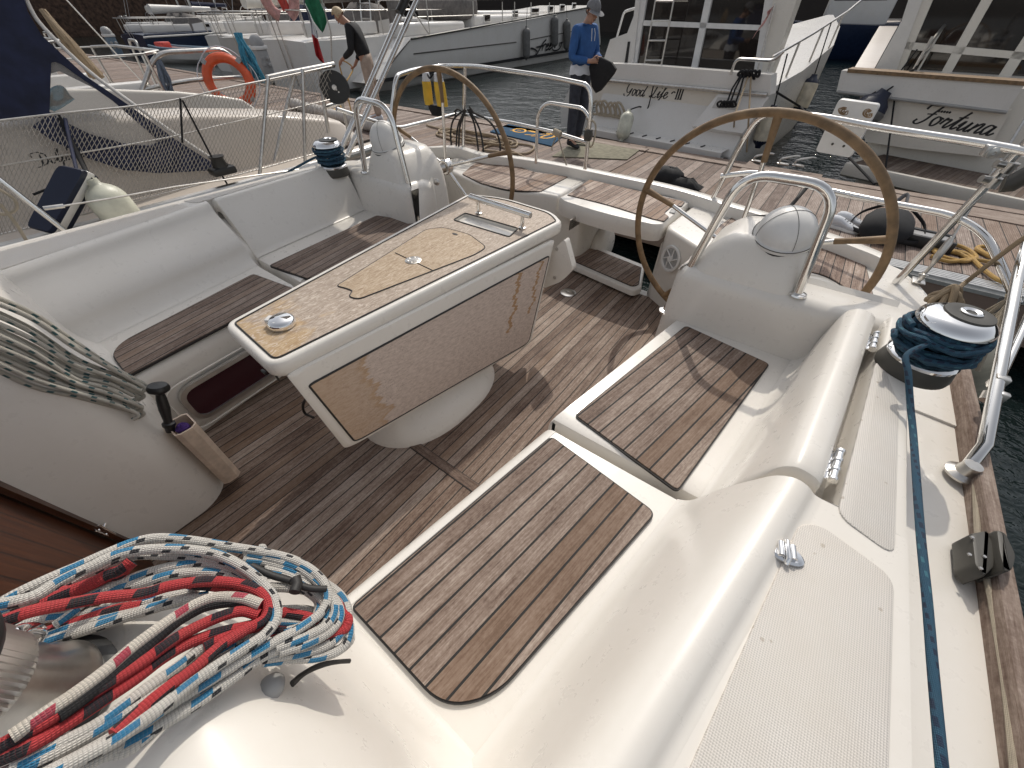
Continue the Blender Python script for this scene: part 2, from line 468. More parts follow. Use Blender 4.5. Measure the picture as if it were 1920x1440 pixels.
        if s.uv:
            ul = me.uv_layers.new(name='UVMap'); data = [0.0]*(2*len(me.loops))
            for p in me.polygons:
                q = s.uv.get(p.index)
                if q:
                    for k, li in enumerate(p.loop_indices): data[2*li], data[2*li+1] = q[k]
            ul.data.foreach_set('uv', data)
        if fix:
            bm = bmesh.new(); bm.from_mesh(me)
            bmesh.ops.recalc_face_normals(bm, faces=bm.faces[:]); bm.to_mesh(me); bm.free()
        me.polygons.foreach_set('use_smooth', [True]*len(me.polygons))
        me.set_sharp_from_angle(angle=rad(ang))
        o = bpy.data.objects.new(name, me); COL.objects.link(o)
        if parent: o.parent = parent
        else: o.location = org
        ORG[o] = org
        return o

def cr(pts, n=8, closed=False):
    P = [V(p) for p in pts]; m = len(P); out = []
    for i in range(m if closed else m-1):
        p0 = P[(i-1) % m] if (closed or i > 0) else P[0]*2-P[1]
        p1 = P[i]; p2 = P[(i+1) % m]
        p3 = P[(i+2) % m] if (closed or i < m-2) else P[-1]*2-P[-2]
        for k in range(n):
            t = k/n
            out.append(.5*((2*p1)+(p2-p0)*t+(2*p0-5*p1+4*p2-p3)*t*t+(3*p1-p0-3*p2+p3)*t**3))
    if not closed: out.append(P[-1].copy())
    return out
def bend(pts, r, n=6):
    # polyline with rounded corners of radius r
    P = [V(p) for p in pts]; out = [P[0]]
    for i in range(1, len(P)-1):
        a, b, c = P[i-1], P[i], P[i+1]
        u = (a-b); w = (c-b); d = min(r, u.length*.48, w.length*.48)
        s, e = b+u.normalized()*d, b+w.normalized()*d
        for k in range(n+1):
            t = k/n; out.append(s*(1-t)**2+b*2*t*(1-t)+e*t*t)
    out.append(P[-1]); return out
def rpoly(pts, r, n=5):
    P = [V((p[0], p[1], 0)) for p in pts]; m = len(P); out = []
    R = r if isinstance(r, (list, tuple)) else [r]*m
    for i in range(m):
        a, b, c = P[(i-1) % m], P[i], P[(i+1) % m]
        u = a-b; w = c-b; d = min(R[i], u.length*.48, w.length*.48)
        if d < 1e-5: out.append((b.x, b.y)); continue
        s, e = b+u.normalized()*d, b+w.normalized()*d
        for k in range(n+1):
            t = k/n; q = s*(1-t)**2+b*2*t*(1-t)+e*t*t; out.append((q.x, q.y))
    return out
def inset(poly, d):
    P = [V((p[0], p[1])) for p in poly]; m = len(P)
    area = sum(P[i].x*P[(i+1) % m].y-P[(i+1) % m].x*P[i].y for i in range(m))
    sg = 1 if area > 0 else -1; out = []
    for i in range(m):
        e1 = (P[i]-P[i-1]); e2 = (P[(i+1) % m]-P[i])
        if e1.length < 1e-7: e1 = e2
        if e2.length < 1e-7: e2 = e1
        n1 = V((-e1.y, e1.x)).normalized(); n2 = V((-e2.y, e2.x)).normalized()
        q = (n1+n2); q = q/max(q.length_squared, .3)*2 if q.length > 1e-6 else n1
        out.append(tuple(P[i]+q*d*sg))
    return out
def xy(p): return (p.x, p.y)
def planks(name, mat, poly, z, direction, parent, th=.010, seal=.005, off=0.0, zf=None):
    # a panel of laid planks: caulked edge below, planked top with u across and v along the planks
    d = V((direction[0], direction[1])).normalized(); nrm = V((d.y, -d.x))
    b = MB(); zz = zf or (lambda x, y: z)
    base = V(poly[0]) if off == 0 else V((off, 0))
    def put(pl, h0, h1, mi):
        b.mi = mi; m = len(pl)
        U = lambda p: ((V(p)-base).dot(nrm)+10.0, V(p).dot(d)+10.0)
        vs = [V((p[0], p[1], zz(*p)+h0)) for p in pl]+[V((p[0], p[1], zz(*p)+h1)) for p in pl]
        fs = [list(range(m, 2*m))]; uv = [[U(p) for p in pl]]
        for i in range(m):
            j = (i+1) % m
            fs.append([i, j, m+j, m+i]); uv.append([U(pl[i]), U(pl[j]), U(pl[j]), U(pl[i])])
        b.add(vs, fs, uv)
    put(poly, -.004, th*.55, 1)
    put(inset(poly, seal), th*.5, th, 0)
    o = b.build(name, [mat, 'black_rubber'], parent, 30)
    return o

# ------------------------------------------------------------------ handwriting and plain lettering as thin ribbons
GL = {
 'G': (.72, [[(.62, .85), (.5, 1.0), (.3, .95), (.12, .7), (.1, .4), (.25, .2), (.45, .25), (.6, .5), (.58, .35), (.5, .1), (.3, -.1), (.05, -.05), (-.08, .1)]]),
 'o': (.42, [[(.3, .42), (.15, .45), (.05, .25), (.15, .02), (.3, .1), (.36, .3), (.28, .43), (.45, .38)]]),
 'd': (.52, [[(.33, .4), (.15, .45), (.05, .25), (.12, .03), (.28, .12), (.42, .5), (.58, 1.05)], [(.4, .45), (.34, .12), (.42, .02), (.55, .15)]]),
 'L': (.62, [[(.62, .8), (.55, .98), (.42, .95), (.35, .6), (.25, .2), (.05, .02), (.0, .1), (.15, .12), (.4, .0), (.65, .1)]]),
 'i': (.30, [[(.05, .2), (.2, .45), (.15, .1), (.22, .02), (.35, .15)], [(.25, .66), (.27, .70)]]),
 'f': (.36, [[(.05, .2), (.25, .5), (.42, .9), (.36, 1.0), (.28, .8), (.2, .3), (.08, -.35), (.0, -.4), (.05, -.15), (.25, .1), (.4, .2)]]),
 'e': (.40, [[(.05, .18), (.25, .28), (.3, .42), (.18, .45), (.08, .25), (.15, .03), (.3, .05), (.45, .2)]]),
 'F': (.62, [[(.0, .70), (.05, .88), (.3, .90), (.6, .97), (.95, 1.02)], [(.58, .95), (.46, .6), (.34, .2), (.12, .0), (-.05, .08), (.0, .22)], [(.2, .5), (.6, .55)]]),
 'r': (.42, [[(.05, .15), (.15, .45), (.2, .38), (.35, .42), (.28, .12), (.35, .02), (.48, .15)]]),
 't': (.36, [[(.05, .15), (.25, .5), (.4, .85)], [(.3, .6), (.2, .15), (.26, .02), (.42, .15)], [(.12, .55), (.48, .6)]]),
 'u': (.56, [[(.05, .2), (.18, .44), (.14, .12), (.22, .02), (.38, .2), (.46, .44)], [(.46, .44), (.42, .1), (.5, .02), (.62, .15)]]),
 'n': (.48, [[(.05, .02), (.15, .42)], [(.1, .2), (.3, .45), (.38, .4), (.34, .1), (.4, .02), (.55, .15)]]),
 'a': (.50, [[(.36, .4), (.18, .45), (.06, .25), (.14, .02), (.3, .12), (.4, .44)], [(.4, .44), (.36, .1), (.44, .02), (.58, .15)]]),
 'D': (.80, [[(-.25, .7), (-.3, .95), (.2, 1.0), (.5, .9)], [(.35, .85), (.3, .5), (.2, .02), (-.25, -.05)], [(.2, .02), (.55, .1), (.75, .45), (.6, .8), (.35, .87)]]),
 'l': (.32, [[(.05, .15), (.3, .6), (.4, .95), (.3, .95), (.2, .5), (.2, .1), (.28, .02), (.4, .15)]]),
 'p': (.46, [[(.1, .3), (.2, .45), (.02, -.4)], [(.15, .25), (.35, .45), (.42, .25), (.28, .02), (.12, .1)]]),
 'h': (.46, [[(.42, .95), (.3, .9), (.1, .0)], [(.15, .25), (.3, .42), (.38, .35), (.34, .1), (.4, .02), (.5, .12)]]),
 'K': (.6, [[(.3, 1.0), (.25, .5), (.05, -.1), (-.3, -.25), (-.5, -.1)], [(.6, .7), (.3, .4), (.55, .05)]]),
 'I': (.22, [[(.12, .0), (.16, .86)], [(.02, .0), (.2, .0)], [(.08, .86), (.26, .86)]]),
 '-': (.3, [[(-.1, .35), (.1, .5), (.25, .42)]]),
 ' ': (.25, []),
}
def ribbon(b, P, w, nrm):
    m = len(P); vs = []
    for i in range(m):
        d = (P[min(i+1, m-1)]-P[max(i-1, 0)]).normalized(); sd = d.cross(nrm).normalized()
        ww = w[i] if isinstance(w, list) else w
        vs += [P[i]+sd*ww/2, P[i]-sd*ww/2]
    n2 = len(vs); low = [v-nrm*.002 for v in vs]
    fs = []
    for i in range(m-1):
        a = 2*i
        fs += [[a, a+1, a+3, a+2], [n2+a+2, n2+a+3, n2+a+1, n2+a], [a, a+2, n2+a+2, n2+a], [a+1, n2+a+1, n2+a+3, a+3]]
    b.add(vs+low, fs)
def write(b, text, o, xd, yd, size, w=.09, slant=.32):
    o = V(o); xd = V(xd); yd = V(yd); nrm = xd.cross(yd).normalized(); x = 0.0
    for ch in text:
        adv, st = GL[ch]
        for s in st:
            P = [V((x+p[0]+p[1]*slant, p[1], 0)) for p in s]
            Q = cr(P, 5) if len(P) > 2 else P
            R = [o+xd*(q.x*size)+yd*(q.y*size) for q in Q]
            ww = []
            for i in range(len(Q)):
                d = Q[min(i+1, len(Q)-1)]-Q[max(i-1, 0)]
                ww.append(size*w*(.45+.75*abs(d.y)/max(d.length, 1e-6)))
            ribbon(b, R, ww, nrm)
        x += adv
    return x*size
# ------------------------------------------------------------------ the yacht we stand on
XC = -1.18
WATER = -.80
YT = thing('sailing_yacht', 'white sailing yacht in the foreground with teak cockpit, folding table and two leather-covered wheels', 'yacht', (XC, 1.2, WATER))
def sx(s, side): return XC + side*s

def profile(y, side, kind):
    R = side > 0
    if kind == 'lid':
        a = .775+.165*(y-.82); b = (1.235 if R else 1.16)+.126*(y-.75); r = 1.405+.075*(y-.75)
    else:
        a = .650+.155*(y+.01); b = (1.125 if R else 1.035)+.165*(y-.35); r = 1.30+.19*(y-.1)
        r = min(r, 1.42+.06*(y-.75))
    if kind == 'lid':
        P = [(a+.004, .30), (a, .36), (a+.006, .41), (a+.028, .428), (a+.055, .430), (b+.025, .430), (b+.05, .434), (b+.070, .450)]
        f0, f1 = (b+.085, .485), (r-.022, .682)
        P += [f0, (f0[0]*.68+f1[0]*.32-.004, .55), (f0[0]*.36+f1[0]*.64-.003, .615), f1, (r-.006, .703), (r+.010, .711), (r+.034, .709), (r+.054, .700), (r+.066, .680), (r+.068, .60)]
    else:
        zc = 0.0
        low = .065 if y > .735 else 0.0
        ins = .035 if y > .735 else 0.0
        P = [(a+.03, -.02), (a+.022, .03), (a+.012, .20), (a+.004, .34), (a+.008, .385-low), (a+.028, .415-low), (a+.052, .423-low), (a+.09, .420-low),
             (b+.02+ins, .420-low), (b+.05+ins, .426-low), (b+.078+ins, .45-low), (b+.098+ins, .495-low), (b+.125+ins, .565-low)]
        if y > .735:
            P += [(r-.03, .60), (r+.01, .60), (r+.05, .60), (r+.084, .602), (r+.092, .66), (r+.098, .686), (r+.110, .692)]
        else:
            P += [(r-.06, .655), (r-.035, .695), (r-.005, .712), (r+.022, .706), (r+.040, .692), (r+.055, .688), (r+.075, .688)]
        e = 1.625
        P += [(e-.010, .690), (e, .685), (e+.008, .668), (e+.020, .60), (e+.036, .515), (e+.056, .488), (e+.10, .480), (srail(y)+.0, .470)]
    return P
def srail(y):
    return 1.885-.012*(y-.9)-.018*max(0, y-1.2)**2
def smooth_profile(P, n=3):
    Q = cr([V((s, z, 0)) for s, z in P], n)
    return [(q.x, q.y) for q in Q]
def station_rows(ys, side, kind):
    return [[V((sx(s, side), y, z)) for s, z in smooth_profile(profile(y, side, kind))] for y in ys]

for side in (1, -1):
    ys = [-.9, -.5, -.3, -.15, -.1, -.05, 0, .1, .2, .3, .4, .5, .6, .68, .72, .732, .7349]
    ys2 = [.7351, .74, .76, .8, .9, 1.0, 1.1, 1.2, 1.3, 1.4, 1.5, 1.6, 1.66]
    b = MB()
    b.loft(station_rows(ys+ys2, side, 'base'))
    b.build('cockpit_coaming', 'gelcoat', YT, 32)
    # hinged locker lid: seat and back rest in one moulding
    b = MB()
    ysl = [.772, .776, .79, .85, .95, 1.05, 1.15, 1.25, 1.35, 1.45, 1.55, 1.60, 1.612, 1.615]
    rows = station_rows(ysl, side, 'lid')
    for i, dz in ((0, .018), (1, .006), (2, .0)):
        rows[i] = [p-V((0, 0, dz)) for p in rows[i]]
    skirt = [[V((p.x, p.y, p.z-.05)) for p in rows[0]]]
    b.loft(skirt+rows)
    lid = b.build('locker_lid', 'gelcoat', YT, 40)
    b = MB()
    for y in (.86, 1.48):
        c = V((sx(1.486+.075*(y-.75), side), y, .684)); d = V((.062*side, 1, 0)).normalized()
        b.tube([c-d*.055, c+d*.055], .008, 10)
        for k in range(4): b.tube([c+d*(-.05+.033*k-.004), c+d*(-.05+.033*k+.004)], .0105, 10)
        b.box(c+V((-.018*side, 0, -.008)), (.04, .10, .004), .001)
    b.build('hinge', 'chrome', YT)

# coaming tops: raised non-skid panels
def flat(name, mat, poly, z, parent, th=.004, bev=.003, r=.03):
    return MB().prism(rpoly(poly, r), z-.004, z+th, bev).build(name, mat, parent, 30)
for side in (1, -1):
    fx = lambda x: x if side > 0 else 2*XC-x
    flat('nonskid_panel', 'nonskid', [(fx(.135), -.35), (fx(.425), -.35), (fx(.425), .628), (fx(.300), .664), (fx(.265), .640)], .689, YT)
    flat('nonskid_panel', 'nonskid_lid', [(fx(.325), .71), (fx(.425), .675), (fx(.425), 1.17), (fx(.38), 1.36), (fx(.365), 1.34)], .689, YT)
    # side deck strip and toe rail
    b = MB(); rows = []
    Y = [-2.4, -1.2, -.5, 0, .5, 1.0, 1.5, 1.9, 2.1, 2.25]
    for y in Y:
        s = srail(max(y, -.3))-(.10*((-y-.3)/3)**2 if y < -.3 else 0)
        rows.append([V((sx(s+q, side), y, z)) for q, z in ((.0, .46), (.0, .512), (.005, .524), (.036, .524), (.042, .514), (.043, .46))])
    b.loft(rows, cap0=True, cap1=True, uv=lambda i, k: (k*.02+.3, i*.5))
    b.build('toe_rail', 'rail_wood', YT)
    b = MB(); rows = []
    for y in Y:
        s = srail(max(y, -.3))+.05-(.10*((-y-.3)/3)**2 if y < -.3 else 0)
        w = 1.0 if y < 2.0 else 1.0-.05*(y-2.0)
        rows.append([V((sx(s*q*w, side), y, z)) for q, z in ((1.0, .47), (1.015, .40), (1.02, .1), (.99, -.3), (.90, -.7), (.7, -1.0), (.0, -1.2))])
    b.loft(rows).build('hull_side', 'gelcoat_far', YT)

# cockpit sole
sole = [(-2.15, -.55), (-.25, -.55), (-.20, 1.0), (-.05, 1.75), (.15, 2.3), (-2.5, 2.3), (-2.3, 1.75), (-2.12, 1.0)]
planks('cockpit_sole', 'teak_sole', [(-1.9, -.50), (-.48, -.50), (-.36, .7), (-.26, 1.6), (.20, 1.75), (.20, 2.44), (-2.56, 2.44), (-2.56, 1.75), (-2.10, 1.6), (-2.0, .7)], 0.0, (0, 1), YT, .010, .004, off=-.021)
b = MB()
for q in ((-.30, .42),):
    pass
pl = [xy(A(785, 829, .01)), xy(A(803, 819, .01)), xy(A(888, 878, .01)), xy(A(866, 893, .01))]
planks('sole_batten', 'rail_wood', [(-1.0, .55), (-1.0, .595), (-.42, .595), (-.42, .55)], .0115, (1, 0), YT, .003, .003, off=.12)
MB().box((XC, .8, -.06), (3.0, 3.5, .08)).build('sole_base', 'gelcoat_grey', YT)
b = MB(); c = A(1065, 549, .012)
b.lathe([(0, .0), (.052, .0), (.055, .003), (.050, .006), (.012, .007), (.010, .004), (0, .004)], c, n=40)
b.build('deck_drain', 'steel_worn', YT)

# seat planking
planks('teak_panel', 'teak_seat', rpoly([(-.474, -.016), (-.363, .707), (.026, .654), (-.088, .061), (-.165, -.018)], [.02, .022, .03, .06, .13], 7), .424, (.109, .72), YT, .009)
planks('teak_panel', 'teak_seat', rpoly([(-.344, .824), (-.209, 1.617-.03), (.149, 1.53), (.051, .75)], [.02, .02, .02, .02]), .431, (.155, .79), YT, .009)
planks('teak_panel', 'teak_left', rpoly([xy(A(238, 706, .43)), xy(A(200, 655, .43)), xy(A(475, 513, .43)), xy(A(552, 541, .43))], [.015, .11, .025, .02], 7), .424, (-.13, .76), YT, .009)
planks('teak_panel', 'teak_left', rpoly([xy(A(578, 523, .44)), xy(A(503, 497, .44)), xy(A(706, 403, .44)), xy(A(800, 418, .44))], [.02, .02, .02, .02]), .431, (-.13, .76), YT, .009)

# forward bulkheads on either side of the companionway
def bulkhead(far, edge, sg):
    # aft face, rounded corner and recess side, all swept with one section; sg = side on which the companionway lies
    secA = [(.145, -.02), (.145, .10), (.145, .25), (.147, .36), (.150, .412), (.128, .432), (.100, .485), (.083, .60), (.066, .72), (.042, .80), (.006, .862), (-.05, .884), (-.18, .890)]
    secB = [(.140, -.02), (.138, .10), (.132, .22), (.126, .33), (.119, .42), (.112, .50), (.104, .58), (.092, .66), (.075, .745), (.046, .815), (.006, .862), (-.02, .876), (-.03, .880)]
    yc = -.172; cx = edge-sg*.135
    dense = lambda S: [(q.x, q.y) for q in cr([V((a, z, 0)) for a, z in S], 3)]
    A_, B_ = dense(secA), dense(secB)
    b = MB(); rows = []
    n = 12
    for i in range(n+1):
        t = i/n; x = far+(cx-sg*.03-far)*t
        w = max(0.0, (t-.80)/.20); w = w*w*(3-2*w)
        rows.append([V((x, yc+p[0]*(1-w)+q[0]*w, p[1]*(1-w)+q[1]*w)) for p, q in zip(A_, B_)])
    for k in range(0, 10):
        a = math.pi/2*k/9
        rows.append([V((cx+sg*math.sin(a)*q[0], yc+math.cos(a)*q[0], q[1])) for q in B_])
    for y in (-.25, -.5, -1.0): rows.append([V((cx+sg*q[0], y, q[1])) for q in B_])
    b.loft(rows)
    b.add([V((far, -.34, .8895)), V((cx-sg*.03, -.19, .8802)), V((cx-sg*.03, -1.0, .8802)), V((far, -1.0, .8895))], [[0, 1, 2, 3]])
    return b
bulkhead(.13, -.68, -1).build('bulkhead', 'gelcoat', YT, 50)
bulkhead(-2.55, -1.43, 1).build('bulkhead', 'gelcoat', YT, 50)
# companionway: varnished wash board and frame
b = MB()
b.loft([[V((-1.52, -.36, -.02)), V((-.58, -.36, -.02))], [V((-1.52, -.46, .95)), V((-.58, -.46, .95))]], uv=lambda i, k: ((.75 if k else 0)+.0, i*1.0))
door = b.build('washboard', 'mahogany', YT)
for x0, x1, x2, x3 in ((-1.452, -1.400, -1.510, -1.435), (-.66, -.71, -.60, -.675)):
    b = MB(); b.loft([[V((x0, -.352, -.02)), V((x0, -.338, -.02)), V((x1, -.338, -.02)), V((x1, -.352, -.02))], [V((x2, -.452, .95)), V((x2, -.438, .95)), V((x3, -.438, .95)), V((x3, -.452, .95))]], closed=True, cap0=True, cap1=True, uv=lambda i, k: (.30+.012*k, i*1.0)); b.build('door_frame', 'mahogany', YT)
b = MB(); c = AY(188, 995, -.37)
q = Matrix.Rotation(rad(6), 3, 'X')
b.box(c, (.036, .004, .048), .002, 2, q)
b.tube([c+V((-.002, .010, .022)), c+V((-.002, .010, -.05))], .0042, 10)
b.tube([c+V((-.002, .010, .0)), c+V((-.012, .020, .004))], .003, 8)
for k in (-1, 1): b.lathe([(0, 0), (.004, 0), (.003, .003), (0, .003)], c+V((.012, .003, .016*k)), (0, 1, 0), 10)
b.build('door_bolt', 'chrome', YT)
# winch handle pocket on the port bulkhead corner
b = MB(); rows = []
for z, g in ((.055, .0), (.06, .004), (.375, .006), (.385, .006)):
    c = V((-1.475-.0*z, -.015, z)); k = .034+g
    rows.append([c+V((dx*k, dy*k, 0)) for dx, dy in ((-1.25, -.9), (1.0, -.9), (1.25, -.5), (1.25, .45), (.9, .9), (-1.0, .9), (-1.25, .55))])
inner = [[p+(V((-1.475, -.015, p.z))-p)*.12 for p in rows[-1]], [V((p.x, p.y, .33))+(V((-1.475, -.015, .33))-V((p.x, p.y, .33)))*.12 for p in rows[-1]]]
b.loft(rows+inner, closed=True, cap0=True, cap1=True)
poc = b.build('handle_pocket', 'pocket_beige', YT, 30)

# ------------------------------------------------------------------ pedestals, domes, grab rails, wheels
for side in (1, -1):
    f = lambda x: x if side > 0 else 2*XC-x
    # cross wall behind the seats
    b = MB(); rows = []
    zt = lambda x: .665 if x > .13 else .655
    sec = [(1.605, -.02), (1.607, .30), (1.612, .44), (1.63, .60), (1.642, .642), (1.665, .662), (1.70, .668), (1.80, .66), (1.86, .64), (1.89, .60), (1.90, -.02)]
    ins = lambda x: 0.0
    for x in (-.335, -.325, -.30, -.2, 0, .15, .30, .36, .42, .44):
        k = .0
        if x < -.31: k = (-.31-x)*1.6
        rows.append([V((f(x), y+(k if y < 1.7 else -k), z-(k*.8 if z > .5 else 0))) for y, z in [(q.x, q.y) for q in cr([V((y, z, 0)) for y, z in sec], 3)]])
    b.loft(rows, cap0=True, cap1=True)
    b.build('cockpit_bulkhead', 'gelcoat', YT, 50)
    # pedestal
    b = MB(); rows = []
    for z, x0, x1, y0, y1, r in ((.30, -.315, .125, 1.628, 2.03, .05), (.55, -.305, .122, 1.638, 2.03, .06), (.66, -.290, .112, 1.655, 2.03, .07), (.74, -.262, .098, 1.680, 2.02, .08),
                                 (.785, -.222, .085, 1.70, 2.01, .08), (.806, -.195, .075, 1.715, 2.00, .08), (.815, -.165, .06, 1.735, 1.98, .07), (.817, -.13, .04, 1.76, 1.96, .05)):
        rows.append([V((f(p[0]), p[1], z)) for p in rpoly([(x0, y0), (x1, y0), (x1, y1), (x0, y1)], r, 6)])
    b.loft(rows, closed=True, cap1=True)
    ped = b.build('steering_pedestal', 'gelcoat', YT, 60)
    # compass under its dome cover
    c = V((f(-.022), 1.80, .80)); ax = V((0, -.30, 1))
    b = MB(); b.lathe([(.0, .0), (.100, .0), (.106, .006), (.106, .022), (.100, .026)], c, ax, 40)
    cmp_ = b.build('compass', 'black_plastic', ped)
    b = MB(); b.lathe([(.108, .016), (.109, .028), (.101, .034)]+[(.101*math.cos(a), .034+(.098 if side > 0 else .125)*math.sin(a)) for a in [rad(x) for x in range(6, 91, 7)]], c, ax, 40)
    b.build('dome_cover', 'white_plastic', ped, 50)
    b = MB()
    q = V((0, 0, 1)).rotation_difference(ax.normalized())
    hh = (.098 if side > 0 else .125)
    for yaw in (30, 120):
        P = [c+q@V((.1022*math.cos(a)*math.cos(rad(yaw)), .1022*math.cos(a)*math.sin(rad(yaw)), .034+hh*1.012*math.sin(a))) for a in [rad(x) for x in range(0, 181, 9)]]
        b.tube(P, .0008, 6)
    b.tube([c+q@V((.1095*math.cos(rad(x)), .1095*math.sin(rad(x)), .030)) for x in range(0, 360, 10)], .0016, 6, closed=True)
    b.build('dome_seam', 'dark_grey_plastic', ped)
    # grab rail
    if side > 0: P = [(-.328, 1.66, .42), (-.232, 1.71, 1.03), (.062, 1.71, 1.035), (.115, 1.68, .662)]
    else: P = [(f(-.328), 1.68, .42), (f(-.22), 1.70, 1.055), (f(.062), 1.68, 1.075), (f(.115), 1.67, .66)]
    b = MB(); b.tube(bend(P, .10, 8), .0165, 14)
    for k in (0, -1): b.lathe([(.0, 0), (.032, 0), (.030, .006), (.018, .010)], V(P[k])+V((0, 0, .006)), (0, 0, 1), 20)
    b.build('grab_rail', 'steel', ped)
    # steering wheel
    wc = V((-.19, 2.10, .63)) if side > 0 else V((-2.225, 2.23, .635))
    tx, ty = (.18, .13) if side > 0 else (.08, -.05)
    n = V((math.sin(ty), math.cos(ty)*math.cos(tx), math.sin(tx))).normalized()
    u = n.cross(V((0, 0, 1))).normalized(); w = u.cross(n)
    u = u if u.x > 0 else -u
    w = w if w.z > 0 else -w
    wr = bpy.data.objects.new('steering_wheel', None); COL.objects.link(wr); wr.parent = YT; wr.location = wc-ORG[YT]; ORG[wr] = wc
    wr.empty_display_size = .1
    rim = [wc+u*(math.cos(a)*.548)+w*(math.sin(a)*.548) for a in [2*math.pi*k/96 for k in range(96)]]
    MB().tube(rim, .0165, 12, closed=True).build('rim', 'leather', wr)
    b = MB()
    sp = (93, 165, 21, 237, 309) if side > 0 else (88, 160, 16, 232, 304)
    for a in sp:
        d = u*math.cos(rad(a))+w*math.sin(rad(a))
        b.tube([wc-n*.05+d*.03, wc+d*.38], .010, 10)
        MB().tube([wc+d*.375, wc+d*.43, wc+d*.545], [.0125, .0125, .017], 10).build('spoke_grip', 'leather', wr)
    b.lathe([(0, -.075), (.045, -.075), (.05, -.07), (.05, -.03), (.03, -.02), (0, -.015)], wc, n, 24)
    b.build('spokes', 'steel', wr)
    MB().tube([wc-n*.06, V((f(-.02), 2.02, .60))], .035, 16).build('wheel_axle', 'steel_worn', wr)

# push button on the starboard... inner face of the far pedestal
b = MB(); c = AY(819, 341, 1.67)
b.lathe([(0, 0), (.018, 0), (.019, .004), (.014, .012), (0, .014)], c, (.25, -1, 0), 20)
b.build('engine_button', 'steel_worn', YT)
# mooring cleats and fittings on the near coaming
b = MB(); c = A(1470, 1037, .694)
d1 = V((.25, -1, 0)).normalized(); d2 = V((1, .25, 0))
b.lathe([(0, 0), (.034, 0), (.034, .004), (.028, .008), (0, .008)], c, (0, 0, 1), 28, 1.0, .62)
b.tube([c+d1*.024+V((0, 0, .006)), c+d1*.018+V((0, 0, .016)), c-d1*.018+V((0, 0, .016)), c-d1*.024+V((0, 0, .006))], .0045, 10)
b.tube([c+d2*.010+d1*t+V((0, 0, .012)) for t in (-.014, 0, .014)], .006, 10)
b.tube([c-d2*.010+d1*t+V((0, 0, .012)) for t in (-.014, 0, .014)], .006, 10)
for t in (-.02, .02): b.lathe([(0, 0), (.005, 0), (.004, .003), (0, .003)], c+d1*t*1.1+V((0, 0, .008)), (0, 0, 1), 12)
b.build('padeye', 'chrome', YT)
# black name lettering along the outer side of the coaming, seen edge on
b = MB()
for i, (y0, y1) in enumerate(((.575, .60), (.50, .565), (.455, .485), (.41, .45), (.375, .40), (.33, .37))):
    b.box((XC+1.625+.040, (y0+y1)/2, .588), (.004, (y1-y0)*.82, .05), .001, 1, Matrix.Rotation(rad(-18), 3, 'Y'))
b.build('hull_lettering', 'black_text', YT)

# ------------------------------------------------------------------ cockpit table
TB = bpy.data.objects.new('cockpit_table', None); COL.objects.link(TB); TB.parent = YT
ORG[TB] = V((-1.2, .95, 0)); TB.location = ORG[TB]-ORG[YT]; TB.empty_display_size = .1
top = rpoly([(-1.385, .262), (-1.06, .240), (-.935, 1.66), (-1.03, 1.735), (-1.37, 1.755), (-1.56, 1.68)], [.035, .05, .03, .10, .10, .03], 6)
b = MB()
b.loft([[V((p[0], p[1], z)) for p in pl] for pl, z in ((inset(top, .05), .632), (inset(top, .008), .640), (inset(top, -.006), .655), (inset(top, -.009), .680), (inset(top, -.005), .697), (inset(top, .002), .704), (inset(top, .010), .705), (inset(top, .020), .702), (inset(top, .021), .690))], closed=True, cap0=True, cap1=True)
b.build('table_rim', 'gelcoat', TB, 40)
slot = rpoly([xy(A(850, 414, .70)), xy(A(872, 401, .70)), xy(A(972, 430, .70)), xy(A(955, 446, .70))], .015, 4)
tp = inset(top, .023)
def uvwood(b, poly, z, th, holes=None):
    U = lambda p: (p[0]+3.0, p[1]-.25)
    m = len(poly)
    b.add([V((p[0], p[1], z)) for p in poly]+[V((p[0], p[1], z-th)) for p in poly],
          [list(range(m))]+[[i, (i+1) % m, m+(i+1) % m, m+i] for i in range(m)],
          [[U(p) for p in poly]]+[[U(poly[i]), U(poly[(i+1) % m])]*2 for i in range(m)])
# the top is laid in two pieces with the bottle slot between them
def bridge_hole(outer, hole):
    bm = bmesh.new()
    vo = [bm.verts.new((p[0], p[1], 0)) for p in outer]; vh = [bm.verts.new((p[0], p[1], 0)) for p in hole]
    eo = [bm.edges.new((vo[i], vo[(i+1) % len(vo)])) for i in range(len(vo))]
    eh = [bm.edges.new((vh[i], vh[(i+1) % len(vh)])) for i in range(len(vh))]
    bmesh.ops.triangle_fill(bm, use_beauty=True, use_dissolve=False, edges=eo+eh)
    bm.verts.index_update()
    r = ([v.co.copy() for v in bm.verts], [[v.index for v in f.verts] for f in bm.faces]); bm.free(); return r
vs, fs = bridge_hole(tp, slot)
b = MB()
b.add([V((v.x, v.y, .7035)) for v in vs], fs, [[(vs[i].x+3.0, vs[i].y-.25) for i in f] for f in fs])
b.build('table_top', 'table_wood', TB, 30)
b = MB()
P = [V((p[0], p[1], .7045)) for p in slot]
b.tube(P, .0035, 6, closed=True)
P = [V((p[0], p[1], .7045)) for p in inset(top, .022)]
b.tube(P, .003, 6, closed=True)
b.build('caulking', 'black_rubber', TB)
b = MB(); b.loft([[V((p[0], p[1], z)) for p in inset(slot, k)] for z, k in ((.7035, .002), (.66, .004), (.60, .012))], closed=True, cap1=True)
b.build('bottle_slot', 'gelcoat_cream', TB)
lidp = [xy(A(x, y, .705)) for x, y in ((632, 536), (800, 430), (832, 427), (880, 440), (912, 464), (888, 478), (672, 561), (655, 556), (662, 545), (648, 540))]
lid1 = rpoly(lidp, [.012, .03, .03, .03, .03, .02, .02, .012, .012, .012], 4)
b = MB(); uvwood(b, lid1, .7065, .006); b.build('hatch_lid', 'lid_wood', TB, 30)
